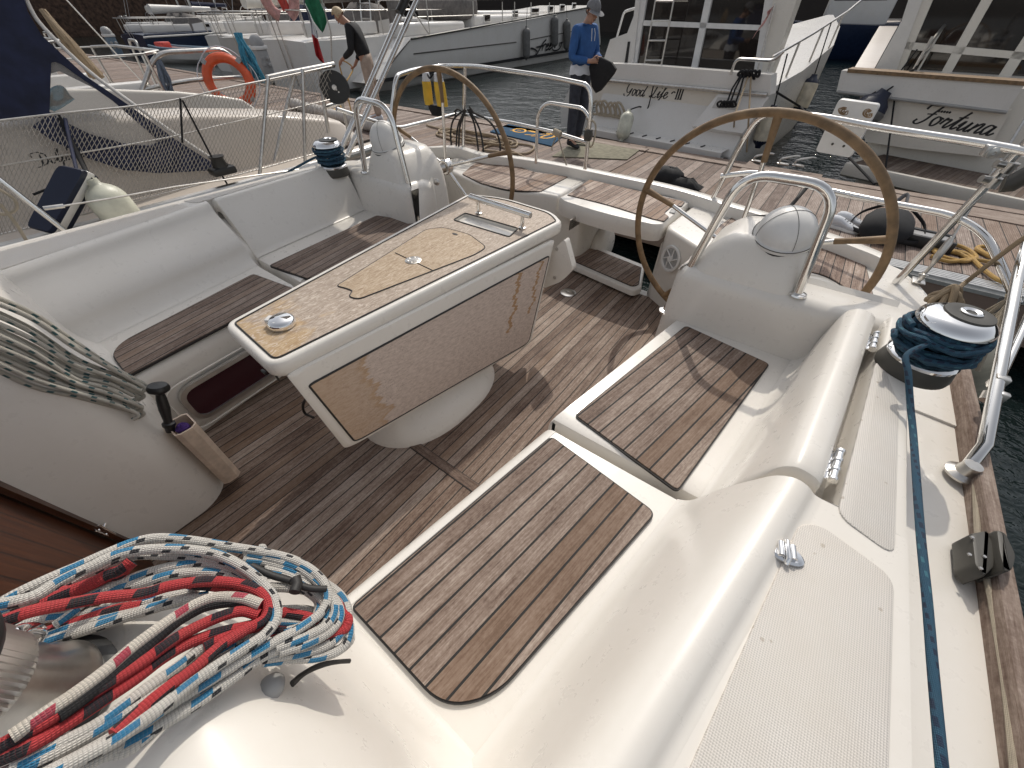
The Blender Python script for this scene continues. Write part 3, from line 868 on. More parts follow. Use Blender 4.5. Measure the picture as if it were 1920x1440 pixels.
b = MB(); b.tube([V((p[0], p[1], .7050)) for p in inset(lid1, -.001)], .0028, 6, closed=True)
p1, p2 = A(741, 474, .707), A(811, 507, .707); b.tube([p1, p2], .0022, 6); b.build('hatch_seal', 'black_rubber', TB)
b = MB(); c = A(775, 488, .7068); b.lathe([(0, 0), (.034, 0), (.034, .0015), (.030, .003), (0, .003)], c, n=32)
for k in range(6):
    a = k*math.pi/3; b.lathe([(0, 0), (.004, 0), (0, .002)], c+V((.022*math.cos(a), .022*math.sin(a), .003)), n=8)
b.build('hatch_hinge', 'steel_worn', TB)
MB().lathe([(0, 0), (.008, 0), (.008, .001), (0, .001)], A(853, 439, .7068), n=14, sx=2.0).build('finger_hole', 'dark_void', TB)
# grab rail on the table
b = MB(); e1, e2 = A(884, 369, .775), A(991, 403, .775)
d = (e2-e1).normalized()
b.tube([e1-d*.012, e1-d*.008, e2+d*.008, e2+d*.012], [.012, .0155, .0155, .012], 16)
for q in (e1+d*.045, e2-d*.035):
    b.tube([V((q.x, q.y, .704)), V((q.x, q.y, .77))], .0095, 12); b.lathe([(0, 0), (.019, 0), (.018, .006), (.010, .009)], V((q.x, q.y, .704)), n=20)
b.build('table_handrail', 'steel', TB)
# chromed socket cover
b = MB(); c = A(530, 608, .706)
b.lathe([(0, 0), (.043, 0), (.044, .012), (.040, .020), (.030, .026), (.0, .029)], c, n=32)
sc = b.build('socket_cap', 'chrome', TB, 50)
b = MB(); b.box(c+V((-.030, -.018, .014)), (.026, .030, .020), .004, 2, Matrix.Rotation(rad(30), 3, 'Z')); b.build('socket_latch', 'white_plastic', TB)
# body under the top, drop leaf, foot
b = MB()
body = [[V((x, y, z)) for x, y in rpoly([(cx-w0, y0), (cx+w0, y0), (cx+w1+.0, y1), (cx-w1-.0, y1)], .03, 4)] for z, cx, w0, w1, y0, y1 in
        ((.645, -1.225, .125, .25, .315, 1.62), (.55, -1.225, .105, .24, .325, 1.62), (.40, -1.215, .085, .19, .42, 1.56), (.33, -1.21, .09, .16, .50, 1.45))]
b.loft(body, closed=True, cap0=True, cap1=True)
b.build('table_body', 'gelcoat_cream', TB, 60)
b = MB(); b.loft([[V((-1.175+math.cos(2*math.pi*k/48)*rx, .865+math.copysign(abs(math.sin(2*math.pi*k/48))**.8, math.sin(2*math.pi*k/48))*ry, z)) for k in range(48)] for z, rx, ry in ((.40, .085, .27), (.28, .095, .28), (.20, .12, .30), (.13, .165, .33), (.075, .22, .365), (.04, .25, .385), (.018, .262, .395), (.008, .264, .397))], closed=True, cap0=True, cap1=True)
b.build('table_foot', 'gelcoat', TB, 60)
b = MB()   # end panel beside the leaf, with its two pivot bolts
e = [AY(1028, 478, 1.60), AY(1060, 447, 1.60), AY(1075, 505, 1.60), AY(1052, 528, 1.60), AY(1020, 540, 1.60)]
b.loft([[p+V((0, dy, 0)) for p in rpoly3] for dy, rpoly3 in ((0, [V((p[0], 1.595, p[1])) for p in rpoly([(q.x, q.z) for q in e], .02, 4)]), (.035, [V((p[0], 1.6, p[1])) for p in rpoly([(q.x, q.z) for q in e], .02, 4)]))], closed=True, cap0=True, cap1=True)
b.build('end_panel', 'gelcoat', TB, 40)
b = MB()
for q in ((1044, 467), (1040, 521)): b.lathe([(0, 0), (.009, 0), (.008, .004), (0, .004)], AY(*q, 1.594), (0, -1, 0), 12)
b.build('pivot_bolt', 'steel_worn', TB)
# drop leaf: top edge, bottom edge
t0, t1, bo1, bo0 = V((-1.048, .272, .655)), V((-.922, 1.575, .640)), V((-.925, 1.40, .120)), V((-1.028, .315, .245))
_n = (t1-t0).cross(bo0-t0).normalized(); bo1 = bo1-V((1, 0, 0))*((bo1-t0).dot(_n)/_n.x)
nrm = (t1-t0).cross(bo0-t0).normalized()
if nrm.x < 0: nrm = -nrm
def leafpt(u, v): return (t0*(1-v)+t1*v)*(1-u)+(bo0*(1-v)+bo1*v)*u
def leaf_loop(m, off):
    q = rpoly([(m, m*.6), (m, 1-m*.6), (1-m, 1-m*.6), (1-m, m*.6)], [.03, .03, .05, .05], 5)
    return [leafpt(a, c)+nrm*off for a, c in q]
b = MB(); b.loft([leaf_loop(.0, -.022), leaf_loop(-.012, -.012), leaf_loop(-.012, .0), leaf_loop(.0, .006), leaf_loop(.02, .007)], closed=True, cap0=True, cap1=True)
b.build('leaf_frame', 'gelcoat', TB, 40)
b = MB(); b.mi = 0
q = rpoly([(.150, .018), (.115, .985), (.972, .975), (.962, .032)], [.02, .02, .05, .04], 5)
P = [leafpt(a, c)+nrm*.0105 for a, c in q]
b.add(P, [list(range(len(P)))], [[(a*.42, c) for a, c in q]])
b.build('leaf_panel', 'leaf_wood', TB)
b = MB(); b.tube([p-nrm*.002 for p in P], .004, 6, closed=True); b.build('leaf_seal', 'black_rubber', TB)
# small fittings on the forward end of the table
b = MB(); c = AY(512, 690, .30)
b.tube([c, c+V((0, -.03, .004))], .004, 8); b.box(c+V((0, -.032, .004)), (.028, .010, .012), .003); b.build('leaf_catch', 'black_plastic', TB)
b = MB(); c = AY(519, 707, .305); b.box(c, (.010, .006, .035), .001, 1, Matrix.Rotation(rad(-12), 3, 'Y')); b.build('vent_slot', 'dark_grey_plastic', TB)
b = MB(); P = [AY(x, y, .36) for x, y in ((575, 745), (568, 760), (572, 775), (588, 783))]; b.tube(cr(P, 5), .006, 8); b.build('pull_loop', 'black_rubber', TB)

# port light in the seat riser
b = MB()
xr = lambda y: -1.846-.10*(y-.2)
def pl_loop(m, off, z0=.105, z1=.262, y0=.055, y1=.60):
    q = rpoly([(y0-m, z0-m), (y1+m, z0-m), (y1+m, z1+m), (y0-m, z1+m)], .055+m, 6)
    return [V((xr(y)+off, y, z)) for y, z in q]
b.loft([pl_loop(.022, -.006), pl_loop(.020, .010), pl_loop(.0, .012), pl_loop(-.002, -.004)], closed=True)
pf = b.build('port_light', 'alloy', YT, 40)
b = MB(); P = pl_loop(.0, .003); b.add(P, [list(range(len(P)))]); b.build('port_glass', 'portlight_glass', pf)
b = MB(); P = [V((xr(y)+.004, y, z)) for y, z in rpoly([(.0, .055), (.66, .055), (.66, .31), (.0, .31)], .07, 6)]
b.tube(P, .004, 6, closed=True); b.build('port_recess', 'gelcoat', pf)

# ------------------------------------------------------------------ stern: step, bridging seat, benches, transom
f = lambda x: 2*XC-x
stp = [xy(A(x, y, .075)) for x, y in ((1040, 478), (1078, 497), (1188, 545), (1203, 540), (1210, 497), (1122, 462), (1060, 462))]
b = MB(); b.prism(rpoly(stp, [.02, .02, .03, .02, .02, .02, .02]), .030, .075, .012, 3)
b.build('transom_step', 'gelcoat', YT, 50)
planks('teak_panel', 'teak_bench', rpoly([xy(A(x, y, .077)) for x, y in ((1050, 476), (1078, 491), (1186, 538), (1198, 534), (1203, 502), (1116, 467), (1062, 466))], [.01, .02, .03, .02, .01, .01, .01]), .074, (.12, 1), YT, .008)
# side benches (helm seats) with speaker face
for side in (1, -1):
    g = (lambda x: x) if side > 0 else f
    out = [(-.645, 2.50), (-.625, 2.44), (-.415, 2.30), (-.12, 2.14), (.40, 2.06), (.44, 2.2), (.44, 2.60), (.28, 2.76), (-.1, 2.97), (-.62, 3.02)]
    if side < 0: g = lambda x: x; out = [xy(A(1046, 368, .49)), xy(A(1015, 362, .49)), xy(A(957, 358, .49)), xy(A(900, 346, .49)), xy(A(850, 322, .49)), (-2.80, 2.55), (-2.72, 2.83), (-2.4, 2.96), (-1.46, 2.96)]
    b = MB(); b.prism(rpoly([(g(x), y) for x, y in out], ([.02, .03, .06, .08] if side > 0 else [.02, .08, .08, .08])+[.02]*(len(out)-4)), -.02, .49, .022, 3)
    b.build('helm_bench', 'gelcoat', YT, 50)
tl = rpoly([xy(A(x, y, .495)) for x, y in ((866, 326), (900, 343), (955, 357), (1014, 359), (1066, 331), (1000, 322), (950, 303), (905, 292))], [.02, .05, .1, .02, .02, .05, .08, .02])
planks('teak_panel', 'teak_bench', tl, .488, (.0, 1), YT, .008)
tr = rpoly([xy(A(x, y, .495)) for x, y in ((1488, 452), (1545, 462), (1622, 487), (1640, 560), (1600, 558), (1580, 535), (1545, 515), (1498, 505))], [.02, .03, .03, .02, .03, .05, .05, .02])
planks('teak_panel', 'teak_bench', tr, .488, (.0, 1), YT, .008)
tr2 = rpoly([xy(A(x, y, .495)) for x, y in ((1352, 420), (1372, 407), (1402, 428), (1372, 452), (1335, 440))], .015)
planks('teak_panel', 'teak_bench', tr2, .488, (.0, 1), YT, .008)
# bin recess beside the wheel
b = MB(); q = rpoly([xy(A(x, y, .492)) for x, y in ((1495, 512), (1545, 520), (1578, 540), (1590, 560), (1560, 575), (1500, 555))], .03)
b.loft([[V((p[0], p[1], z)) for p in inset(q, k)] for z, k in ((.492, -.006), (.497, .0), (.492, .006), (.4915, .012))], closed=True, cap1=True)
b.build('seat_recess', 'gelcoat_cream', YT, 50)
# bridging seat
br = rpoly([(-1.425, 2.46), (-1.36, 2.415), (-1.03, 2.375), (-.70, 2.40), (-.655, 2.44), (-.645, 2.96), (-1.43, 2.93)], [.02, .03, .2, .03, .02, .02, .02])
b = MB(); b.loft([[V((p[0], p[1], z)) for p in inset(br, k)] for z, k in ((.395, .02), (.40, .004), (.44, .0), (.485, .002), (.503, .012), (.506, .03))], closed=True, cap0=True, cap1=True)
bs = b.build('bridging_seat', 'gelcoat', YT, 50)
bt = rpoly([xy(A(x, y, .508)) for x, y in ((1063, 366), (1105, 337), (1285, 379), (1278, 388), (1262, 386), (1246, 400), (1255, 407), (1245, 416), (1222, 411), (1140, 385))], [.01, .01, .02, .015, .015, .02, .015, .015, .01, .1])
planks('teak_panel', 'teak_bench', bt, .504, (.05, 1), YT, .008)
b = MB(); c = A(1262, 396, .508); b.box(c, (.035, .075, .008), .006, 3, Matrix.Rotation(rad(8), 3, 'Z')); b.build('seat_latch', 'grey_plastic', YT)
# inner faces of the gate, transom wall with cap
b = MB()
wall = [(-3.0, 2.62), (-2.78, 2.83)]+[xy(A(x, y, .556)) for x, y in ((902, 291), (965, 297), (1040, 309), (1130, 327), (1230, 347), (1303, 366), (1372, 388), (1431, 405), (1512, 432), (1573, 453), (1638, 478), (1662, 490))]
rows = []
for p in cr([V((x, y, 0)) for x, y in wall], 6):
    rows.append([V((p.x, p.y+dy, z)) for dy, z in ((.0, .47), (.0, .540), (.008, .554), (.025, .560), (.075, .558), (.09, .548), (.10, .43), (.12, .42 if -1.24 < p.x < -.60 else .05))])
b.loft(rows, cap0=True, cap1=True); b.build('transom', 'gelcoat', YT, 40)
b = MB(); b.prism(rpoly([(-1.60, 2.50), (-1.27, 2.52), (-1.25, 2.56), (-1.25, 2.92), (-1.60, 2.92)], .03), -.3, .393, .01, 2); b.build('gate_side', 'gelcoat_cream', YT, 50)
b = MB(); b.lathe([(0, -.05), (.13, -.05), (.16, -.02), (.16, .02), (.13, .05), (0, .05)], (-1.22, 2.88, .05), (1, 0, 0), 28); b.build('gate_boss', 'gelcoat', YT, 60)
b = MB(); b.box((-.635, 2.72, .08), (.05, .42, .56), .01); b.build('gate_side', 'gelcoat', YT)
for x0, x1 in ((-2.75, -1.30), (-.61, .10)):
    b = MB(); b.box(((x0+x1)/2, 2.93, -.45), (x1-x0, .06, .9), .02); b.build('transom_lower', 'gelcoat_far', YT)
# loudspeaker and builder's plate
b = MB(); c = V((-.535, 2.372, .345)); n = V((-.554, -.83, .0)).normalized(); n = V((-.52, -.82, .10)).normalized()
b.lathe([(0, .004), (.078, .004), (.081, .010), (.076, .015), (.066, .015), (.062, .010), (.060, .006)], c, n, 40)
spk = b.build('loudspeaker', 'white_plastic', YT, 40)
q = V((0, 0, 1)).rotation_difference(n)
b = MB()
for r in (.022, .029, .036, .043, .050, .057):
    b.tube([c+n*.008+q@V((r*math.cos(rad(a)), r*math.sin(rad(a)), 0)) for a in range(0, 360, 15)], .0016, 5, closed=True)
b.build('speaker_grille', 'grey_plastic', spk)
b = MB()
for k in range(6):
    a = rad(60*k+15); a2 = a+rad(34)
    b.tube([c+n*.013+q@V((.018*math.cos(a), .018*math.sin(a), 0)), c+n*.012+q@V((.062*math.cos(a2), .062*math.sin(a2), 0))], .0042, 8)
b.lathe([(0, .008), (.020, .008), (.019, .016), (.010, .018), (.008, .015), (0, .015)], c, n, 24)
b.build('speaker_vane', 'white_plastic', spk)
b = MB(); pa, pb, pc, pd = AX(1068, 413, -1.245), AX(1086, 400, -1.245), AX(1086, 420, -1.245), AX(1066, 432, -1.245)
b.quad(pa, pb, pc, pd, .003); pl_ = b.build('builders_plate', 'steel_worn', YT)
b = MB()
for k in range(4):
    t = .2+.19*k; b.tube([pa.lerp(pd, t).lerp(pb.lerp(pc, t), .18)+V((.002, 0, 0)), pa.lerp(pd, t).lerp(pb.lerp(pc, t), .75-.1*(k % 2))+V((.002, 0, 0))], .0016, 5)
b.build('plate_lettering', 'dark_grey_plastic', pl_)
# quarter deck beside the starboard... outer helm seat
for side in (1, -1):
    g = (lambda x: x) if side > 0 else f
    b = MB(); rows = []
    for y, z, k in ((1.495, .60, 0), (1.50, .66, 0), (1.58, .625, 0), (1.68, .565, 0), (1.80, .517, 0), (2.0, .498, 0), (2.25, .492, 0), (2.40, .490, .02), (2.48, .488, .05), (2.54, .485, .10), (2.56, .44, .12), (2.58, .1, .14)):
        s1 = srail(y)-k
        rows.append([V((g(x), y+(.22 if y > 2.3 else 0)*max(0, min(1, (.72-x)/.34)), zz)) for x, zz in ((.36, z), (.42, z), (.455, z-.008*(z > .5)), (.545, min(z, .486)), (XC+s1-.06, min(z, .482)), (XC+s1+.0, min(z-.006, .478)), (XC+s1+.02, z-.2), (XC+s1-.1, WATER))])
    rows[0] = [p-V((0, 0, .03)) for p in rows[0]]
    b.loft(rows); b.build('quarter_deck', 'gelcoat', YT)
# ------------------------------------------------------------------ floating dock
DZ = -.20
DK = thing('floating_dock', 'weathered wooden boat dock with grooved planks and pale edge beams behind the stern', 'dock', (-4, 5.8, WATER))
def dplanks(name, mat, poly, z, d, off=0.001, th=.03):
    return planks(name, mat, poly, z-th, d, DK, th, .001, off=off)
dplanks('deck_boards', 'dock_board', [(-60, 4.62), (-4.3, 4.62), (-4.3, 6.86), (-60, 7.6)], DZ, (0, 1))
dplanks('deck_boards', 'dock_board', [(-4.292, 4.62), (-2.45, 4.62), (-2.45, 6.86), (-4.292, 6.86)], DZ, (0, 1))
dplanks('deck_boards', 'dock_board', [(-2.43, 4.78), (11, 4.78), (11, 6.86), (-2.43, 6.86)], DZ+.003, (0, 1))
dplanks('deck_boards', 'dock_board', [(-60, 3.42), (-4.0, 3.42), (-3.3, 4.05), (-3.3, 4.60), (-60, 4.60)], DZ-.02, (1, .02), off=-60.2)
dplanks('edge_board', 'dock_beam', [(-2.43, 6.87), (11, 6.87), (11, 7.03), (-2.43, 7.03)], DZ+.02, (1, 0), off=-60, th=.05)
dplanks('edge_board', 'dock_beam', [(-4.3, 6.87), (-2.45, 6.87), (-2.45, 7.03), (-4.3, 7.03)], DZ+.02, (1, 0), off=-60, th=.05)
dplanks('edge_board', 'dock_beam', [(-60, 7.61), (-4.31, 6.87), (-4.31, 7.05), (-60, 7.8)], DZ+.02, (1, 0), off=-60, th=.05)
dplanks('pale_board', 'dock_beam', [xy(A(1405, 303, DZ)), xy(A(1375, 330, DZ)), xy(A(1850, 412, DZ)), (11, 5.95), (11, 6.85), (-.6, 6.85)], DZ+.014, (1, 0), off=-60, th=.03)
b = MB()
for k in range(5): b.box((4.35, 4.60+.036*k, DZ-.01), (13.3, .026, .035), .005, 1)
b.box((4.35, 4.66, DZ-.035), (13.3, .20, .03)); b.build('ribbed_profile', 'alloy', DK)
b = MB(); b.box((4.35, 4.62, DZ-.22), (13.3, .10, .34), .01, 1); b.box((-30, 7.2, DZ-.25), (60, .8, .34)); b.box((2.9, 6.95, DZ-.2), (14, .14, .34), .01, 1)
b.build('side_beam', 'dock_beam', DK)
b = MB(); b.box((-32, 3.44, DZ-.2), (56, .12, .30), .01, 1)
b.build('side_beam', 'dock_beam', DK)
b = MB(); b.box((-20, 6.0, DZ-.36), (76, 2.0, .4)); b.build('pontoon', 'dark_grey_plastic', DK)
b = MB()
for x in (-5.2, -6.0, -6.9, -7.7): b.lathe([(0, 0), (.022, 0), (.018, .012), (0, .014)], (x, 3.375, DZ-.17), (0, -1, 0), 10)
b.build('bolt', 'steel_worn', DK)
for (px, py) in ((1420, 300), (1468, 305), (1497, 308)):
    b = MB(); c = A(px, py+2, DZ)
    b.tube(bend([c+V((-.06, -.0, 0)), c+V((-.05, 0, .06)), c+V((.12, .10, .10)), c+V((.16, .14, .09))], .02), .014, 8)
    b.box(c, (.16, .07, .02), .006); b.build('dock_cleat', 'steel_worn', DK)

def loops(c, n, r0, r1, jit, h, seed, sy=.6, k=10):
    rr = random.Random(seed); P = []
    for i in range(int(n*k)+1):
        a = 2*math.pi*i/k; t = i/(n*k)
        rad_ = r0+(r1-r0)*t+rr.uniform(-jit, jit)
        P.append(V((c[0]+math.cos(a)*rad_+rr.uniform(-jit, jit), c[1]+math.sin(a)*rad_*sy+rr.uniform(-jit, jit), c[2]+h*(.5+.5*math.sin(a*.37+seed)))))
    return P
# lines lying on the dock
c = A(930, 265, DZ)
b = MB(); b.tube(cr(loops((c.x-.45, c.y-.15, DZ+.02), 4, .95, .5, .12, .04, 3, .42), 6), .016, 8)
P = [A(x, y, DZ+.02) for x, y in ((800, 235), (850, 248), (900, 262), (960, 268), (1000, 275), (985, 288), (940, 285), (905, 280), (930, 272), (978, 292), (985, 300), (975, 302))]
b.tube(cr(P, 6), .016, 8)
tag(b.build('mooring_rope', 'rope_tan'), 'tan mooring rope lying in loose loops on the dock beside the blue mat', 'rope')
P = [A(x, y, DZ+.025) for x, y in ((1738, 462), (1760, 470), (1800, 472), (1822, 484), (1805, 490), (1760, 478), (1752, 462), (1785, 458), (1815, 468), (1830, 482), (1820, 486), (1800, 476), (1775, 470))]
P2 = [A(x, y, DZ+.025) for x, y in ((1745, 480), (1780, 490), (1820, 486), (1850, 490), (1875, 492), (1850, 478), (1832, 468), (1838, 462), (1860, 466), (1850, 476), (1832, 464))]
P3 = [A(x, y, DZ+.03) for x, y in ((1790, 472), (1815, 478), (1830, 492), (1845, 506), (1870, 524), (1890, 532))]
b = MB()
for q in (P, P2, P3): b.tube(cr(q, 7), .017, 8)
tag(b.build('mooring_rope', 'rope_yellow'), 'golden yellow rope lying in coils on the dock beside the grey box', 'rope')
P = [A(x, y, DZ+.02) for x, y in ((585, 228), (600, 210), (622, 214), (640, 205), (632, 196), (605, 202), (590, 220), (612, 226), (628, 205), (600, 232), (610, 236), (640, 215))]
b = MB(); b.tube(cr(P, 6), .02, 8)
tag(b.build('mooring_rope', 'rope_yellow'), 'pale yellow rope looped on the dock below the black reel', 'rope')
# blue boarding mat with yellow scrolls
mp = [A(x, y, DZ+.02) for x, y in ((905, 246), (950, 236), (965, 228), (1052, 252), (1035, 272), (985, 263))]
poly = [xy(A(x, y, DZ+.02)) for x, y in ((918, 246), (966, 227), (1060, 250), (1034, 273))]
o = MB().prism(rpoly(poly, .03), DZ+.005, DZ+.020, .004).build('door_mat', 'mat_blue'); tag(o, 'blue boarding mat with yellow scroll lettering on the dock', 'mat')
b = MB()
def onmat(pts): return [A(x, y, DZ+.0235) for x, y in pts]
for pts, wd in (([(962, 243), (972, 241), (984, 243), (984, 247), (974, 248), (964, 246), (962, 243)], .04), ([(970, 244), (977, 244)], .03), ([(956, 244), (961, 244)], .02),
                ([(984, 252), (1000, 253), (1008, 250), (998, 247), (990, 245), (1000, 246), (1008, 249)], .035), ([(996, 255), (1006, 255)], .03),
                ([(1012, 258), (1024, 259), (1036, 257), (1040, 254), (1034, 251), (1024, 250)], .045), ([(1014, 257), (1022, 254), (1031, 252)], .04), ([(1012, 252), (1022, 251)], .03)):
    ribbon(b, cr(onmat(pts), 5) if len(pts) > 2 else onmat(pts), wd, V((0, 0, 1)))
b.build('mat_lettering', 'yellow_print', o)
poly = [xy(A(x, y, DZ+.02)) for x, y in ((1035, 292), (1082, 262), (1205, 276), (1176, 298))]
tag(MB().prism(rpoly(poly, .02), DZ+.006, DZ+.018, .003).build('door_mat', 'mat_grey'), 'grey green door mat under the feet of the man in the blue sweater', 'mat')
# rolled carpet
b = MB(); e1, e2 = A(548, 194, DZ+.1), A(736, 246, DZ+.1)
b.tube([e1.lerp(e2, t/14)+V((0, 0, .012*math.sin(t*1.7))) for t in range(15)], [.10+.006*math.sin(t*2.3) for t in range(15)], 18)
tag(b.build('carpet_roll', 'carpet'), 'long rolled up pale carpet lying on the dock by the man in black', 'carpet')
# pair of sneakers
def shoe(b, c, ang, L=.30, lift=0.0):
    q = Matrix.Rotation(ang, 3, 'Z'); rows = []
    for t, w, h in ((0, .030, .075), (.06, .042, .098), (.2, .045, .105), (.38, .044, .098), (.5, .048, .080), (.66, .056, .062), (.84, .054, .046), (.95, .038, .036), (1.0, .012, .026)):
        x = (t-.5)*L; row = []
        for k in range(14):
            a = 2*math.pi*k/14; y = math.cos(a)*w; z = math.sin(a)
            z = h*(.5+.5*z)**(.75) if z > -1 else 0
            row.append(V(c)+q@V((x, y, max(0.0, z)+.012+lift)))
        rows.append(row)
    b.loft(rows, closed=True, cap0=True, cap1=True)
def sole(b, c, ang, L=.30):
    q = Matrix.Rotation(ang, 3, 'Z')
    pts = [(-.5, 0), (-.47, .11), (-.3, .15), (0, .145), (.2, .175), (.38, .165), (.49, .08), (.51, 0)]
    pl = [(x*L, y*L) for x, y in pts]+[(x*L, -y*L) for x, y in pts[-2:0:-1]]
    b.prism(pl, 0, .026, .005, 2, Matrix.Translation(c) @ q.to_4x4())
for i, (px, py, an) in enumerate(((1578, 430, -.25), (1592, 422, -.15))):
    c = A(px, py, DZ+.004); c.z = DZ+.004
    o = thing('sneaker', ('nearer' if i == 0 else 'farther')+' shoe of the pair of grey white sneakers on the dock', 'shoe', c, 'sneakers left on the dock')
    b = MB(); shoe(b, c, an); u = b.build('shoe_upper', 'white_cloth', o, 60)
    b = MB(); sole(b, c, an); b.build('shoe_sole', 'white_plastic', o)
    b = MB(); q = Matrix.Rotation(an, 3, 'Z')
    for k in range(4): b.tube([c+q@V((-.02+.028*k, -.034, .085-.010*k)), c+q@V((-.016+.028*k, 0, .108-.012*k)), c+q@V((-.02+.028*k, .034, .085-.010*k))], .004, 6)
    b.build('shoe_lace', 'grey_plastic', u)
# black rucksack
c = A(1645, 440, DZ); c.z = DZ
o = thing('rucksack', 'black rucksack lying on the dock between the sneakers and the grey box', 'bag', c)
b = MB(); rows = []
ax = (A(1690, 375, DZ+.15)-A(1640, 455, DZ+.12)); ax.z = 0; ax = ax.normalized(); sd = V((ax.y, -ax.x, 0)); base = A(1640, 458, DZ); base.z = DZ
for t, w, h in ((0, .13, .10), (.05, .19, .17), (.2, .21, .22), (.5, .20, .23), (.75, .17, .19), (.92, .11, .13), (1.0, .05, .08)):
    row = []
    for k in range(18):
        a = 2*math.pi*k/18
        row.append(base+ax*(t*.78)+sd*(math.cos(a)*w*(1+.04*math.sin(5*a+t*9)))+V((0, 0, h*(.5+.5*math.sin(a))*(1+.05*math.sin(3*a+t*7))+.003)))
    rows.append(row)
b.loft(rows, closed=True, cap0=True, cap1=True); b.build('bag_body', 'black_cloth', o, 60)
for k, off in enumerate((-.16, .17)):
    b = MB(); P = cr([base+ax*.05+sd*off+V((0, 0, .06)), base+ax*.2+sd*off*1.75+V((0, 0, .05)), base+ax*.45+sd*off*1.6+V((0, 0, .12)), base+ax*.66+sd*off*.6+V((0, 0, .19))], 6)
    b.tube(P, .020, 8, flat=.35); b.build('shoulder_strap', 'black_cloth', o)
b = MB(); b.tube(cr([base+ax*.72+sd*.05+V((0, 0, .17)), base+ax*.84+V((0, 0, .26)), base+ax*.80-sd*.06+V((0, 0, .15))], 5), .022, 8, flat=.5); b.build('top_handle', 'grey_cloth', o)
# grey box with black edges
c = A(1722, 458, DZ)
o = thing('storage_case', 'flat grey plastic case with black edges lying on the dock beside the rope coils', 'case', (c.x, c.y, DZ))
q = Matrix.Rotation(rad(-4), 3, 'Z')
MB().box((c.x, c.y, DZ+.05), (.42, .20, .09), .015, 3, q).build('case_body', 'grey_plastic', o)
for k in (-1, 1): MB().box((c.x, c.y+.10*k, DZ+.055), (.45, .045, .11), .012, 2, q).build('case_edge', 'black_plastic', o)
# black bag and crumpled cloth near the walkway
b = MB(); c = A(1250, 342, DZ)
b.lathe([(0, 0), (.17, .0), (.20, .05), (.19, .12), (.12, .17), (.03, .18), (0, .17)], (c.x, c.y, DZ), n=20, sx=1.0, sy=.8)
rr = random.Random(5)
for v in b.v: v += V((rr.uniform(-.012, .012), rr.uniform(-.012, .012), rr.uniform(-.008, .008)))
tag(b.build('kit_bag', 'black_cloth', None, 60), 'round black bag on the dock just behind the steering wheel', 'bag')
b = MB(); c = A(1282, 352, DZ); b.lathe([(0, 0), (.14, 0), (.17, .04), (.12, .09), (.05, .11), (0, .10)], (c.x, c.y, DZ), n=18, sx=1.3, sy=.7)
for v in b.v: v += V((rr.uniform(-.025, .025), rr.uniform(-.02, .02), rr.uniform(-.02, .02)*(v.z > DZ+.02)))
tag(b.build('cloth_heap', 'black_cloth', None, 60), 'crumpled black cloth heap beside the round black bag', 'cloth')
# black hose loops hanging from the stern rail are part of the wheel side clutter
# service pedestals on the dock
def service_pedestal(px, py, h, label, k):
    c = A(px, py, DZ); c.z = DZ
    o = thing('service_pedestal', label, 'power pedestal', c, 'service pedestals on the dock')
    s = h/1.05
    b = MB(); b.box(c+V((0, 0, .36*s)), (.34*s, .34*s, .72*s), .03*s, 2); b.build('post', 'ped_blue' if k else 'grey_plastic', o)
    b = MB(); b.box(c+V((0, 0, .77*s)), (.40*s, .40*s, .10*s), .02*s, 2); b.build('collar', 'white_plastic', o)
    b = MB(); b.lathe([(.0, 0), (.20*s, 0), (.20*s, .06*s), (.17*s, .16*s), (.10*s, .225*s), (0, .245*s)], c+V((0, 0, .825*s)), n=20); b.build('lamp_cap', 'grey_plastic', o)
    d = V((CAM.x-c.x, CAM.y-c.y, 0)).normalized()
    for i, (dx, z) in enumerate(((-.08, .52), (.08, .52), (-.08, .36), (.08, .36))):
        t = V((-d.y, d.x, 0)); b = MB()
        b.lathe([(0, 0), (.055*s, 0), (.055*s, .03*s), (.03*s, .05*s), (0, .05*s)], c+t*dx*s+V((0, 0, z*s))+V((.17*s if abs(d.x) > .4 else dx*0, -.17*s if abs(d.x) <= .4 else 0, 0)), (1, 0, 0) if abs(d.x) > .4 else (0, -1, 0), 14)
        b.build('socket', 'grey_plastic', o)
service_pedestal(226, 108, 1.05, 'blue and grey service pedestal standing far along the dock by the row boat', 1)
service_pedestal(505, 148, 1.05, 'grey service pedestal with domed cap standing behind the orange lifebuoy', 0)

# ------------------------------------------------------------------ people
def skin_mesh(chains, radii, sub=2):
    # chains: lists of joint names; radii and positions in dict; returns evaluated mesh data of a Skin surface
    names = list(radii.keys()); idx = {n: i for i, n in enumerate(names)}
    me = bpy.data.meshes.new('tmp'); es = []
    for c in chains:
        for a, b2 in zip(c, c[1:]): es.append((idx[a], idx[b2]))
    me.from_pydata([radii[n][0] for n in names], es, [])
    o = bpy.data.objects.new('tmp', me); COL.objects.link(o)
    o.modifiers.new('Skin', 'SKIN')
    if not me.skin_vertices: me.attributes.new  # layer is made by the modifier
    sv = me.skin_vertices[0].data if me.skin_vertices else None
    if sv is None:
        bm = bmesh.new(); bm.from_mesh(me); bm.verts.layers.skin.verify(); bm.to_mesh(me); bm.free(); sv = me.skin_vertices[0].data
    for n in names:
        r = radii[n][1]; sv[idx[n]].radius = r if isinstance(r, tuple) else (r, r)
        sv[idx[n]].use_root = (idx[n] == 0)
    m2 = o.modifiers.new('Sub', 'SUBSURF'); m2.levels = sub; m2.render_levels = sub
    dg = bpy.context.evaluated_depsgraph_get(); dg.update()
    ev = bpy.data.meshes.new_from_object(o.evaluated_get(dg))
    vs = [v.co.copy() for v in ev.vertices]; fs = [list(p.vertices) for p in ev.polygons]
    bpy.data.objects.remove(o); bpy.data.meshes.remove(me); bpy.data.meshes.remove(ev)
    return vs, fs
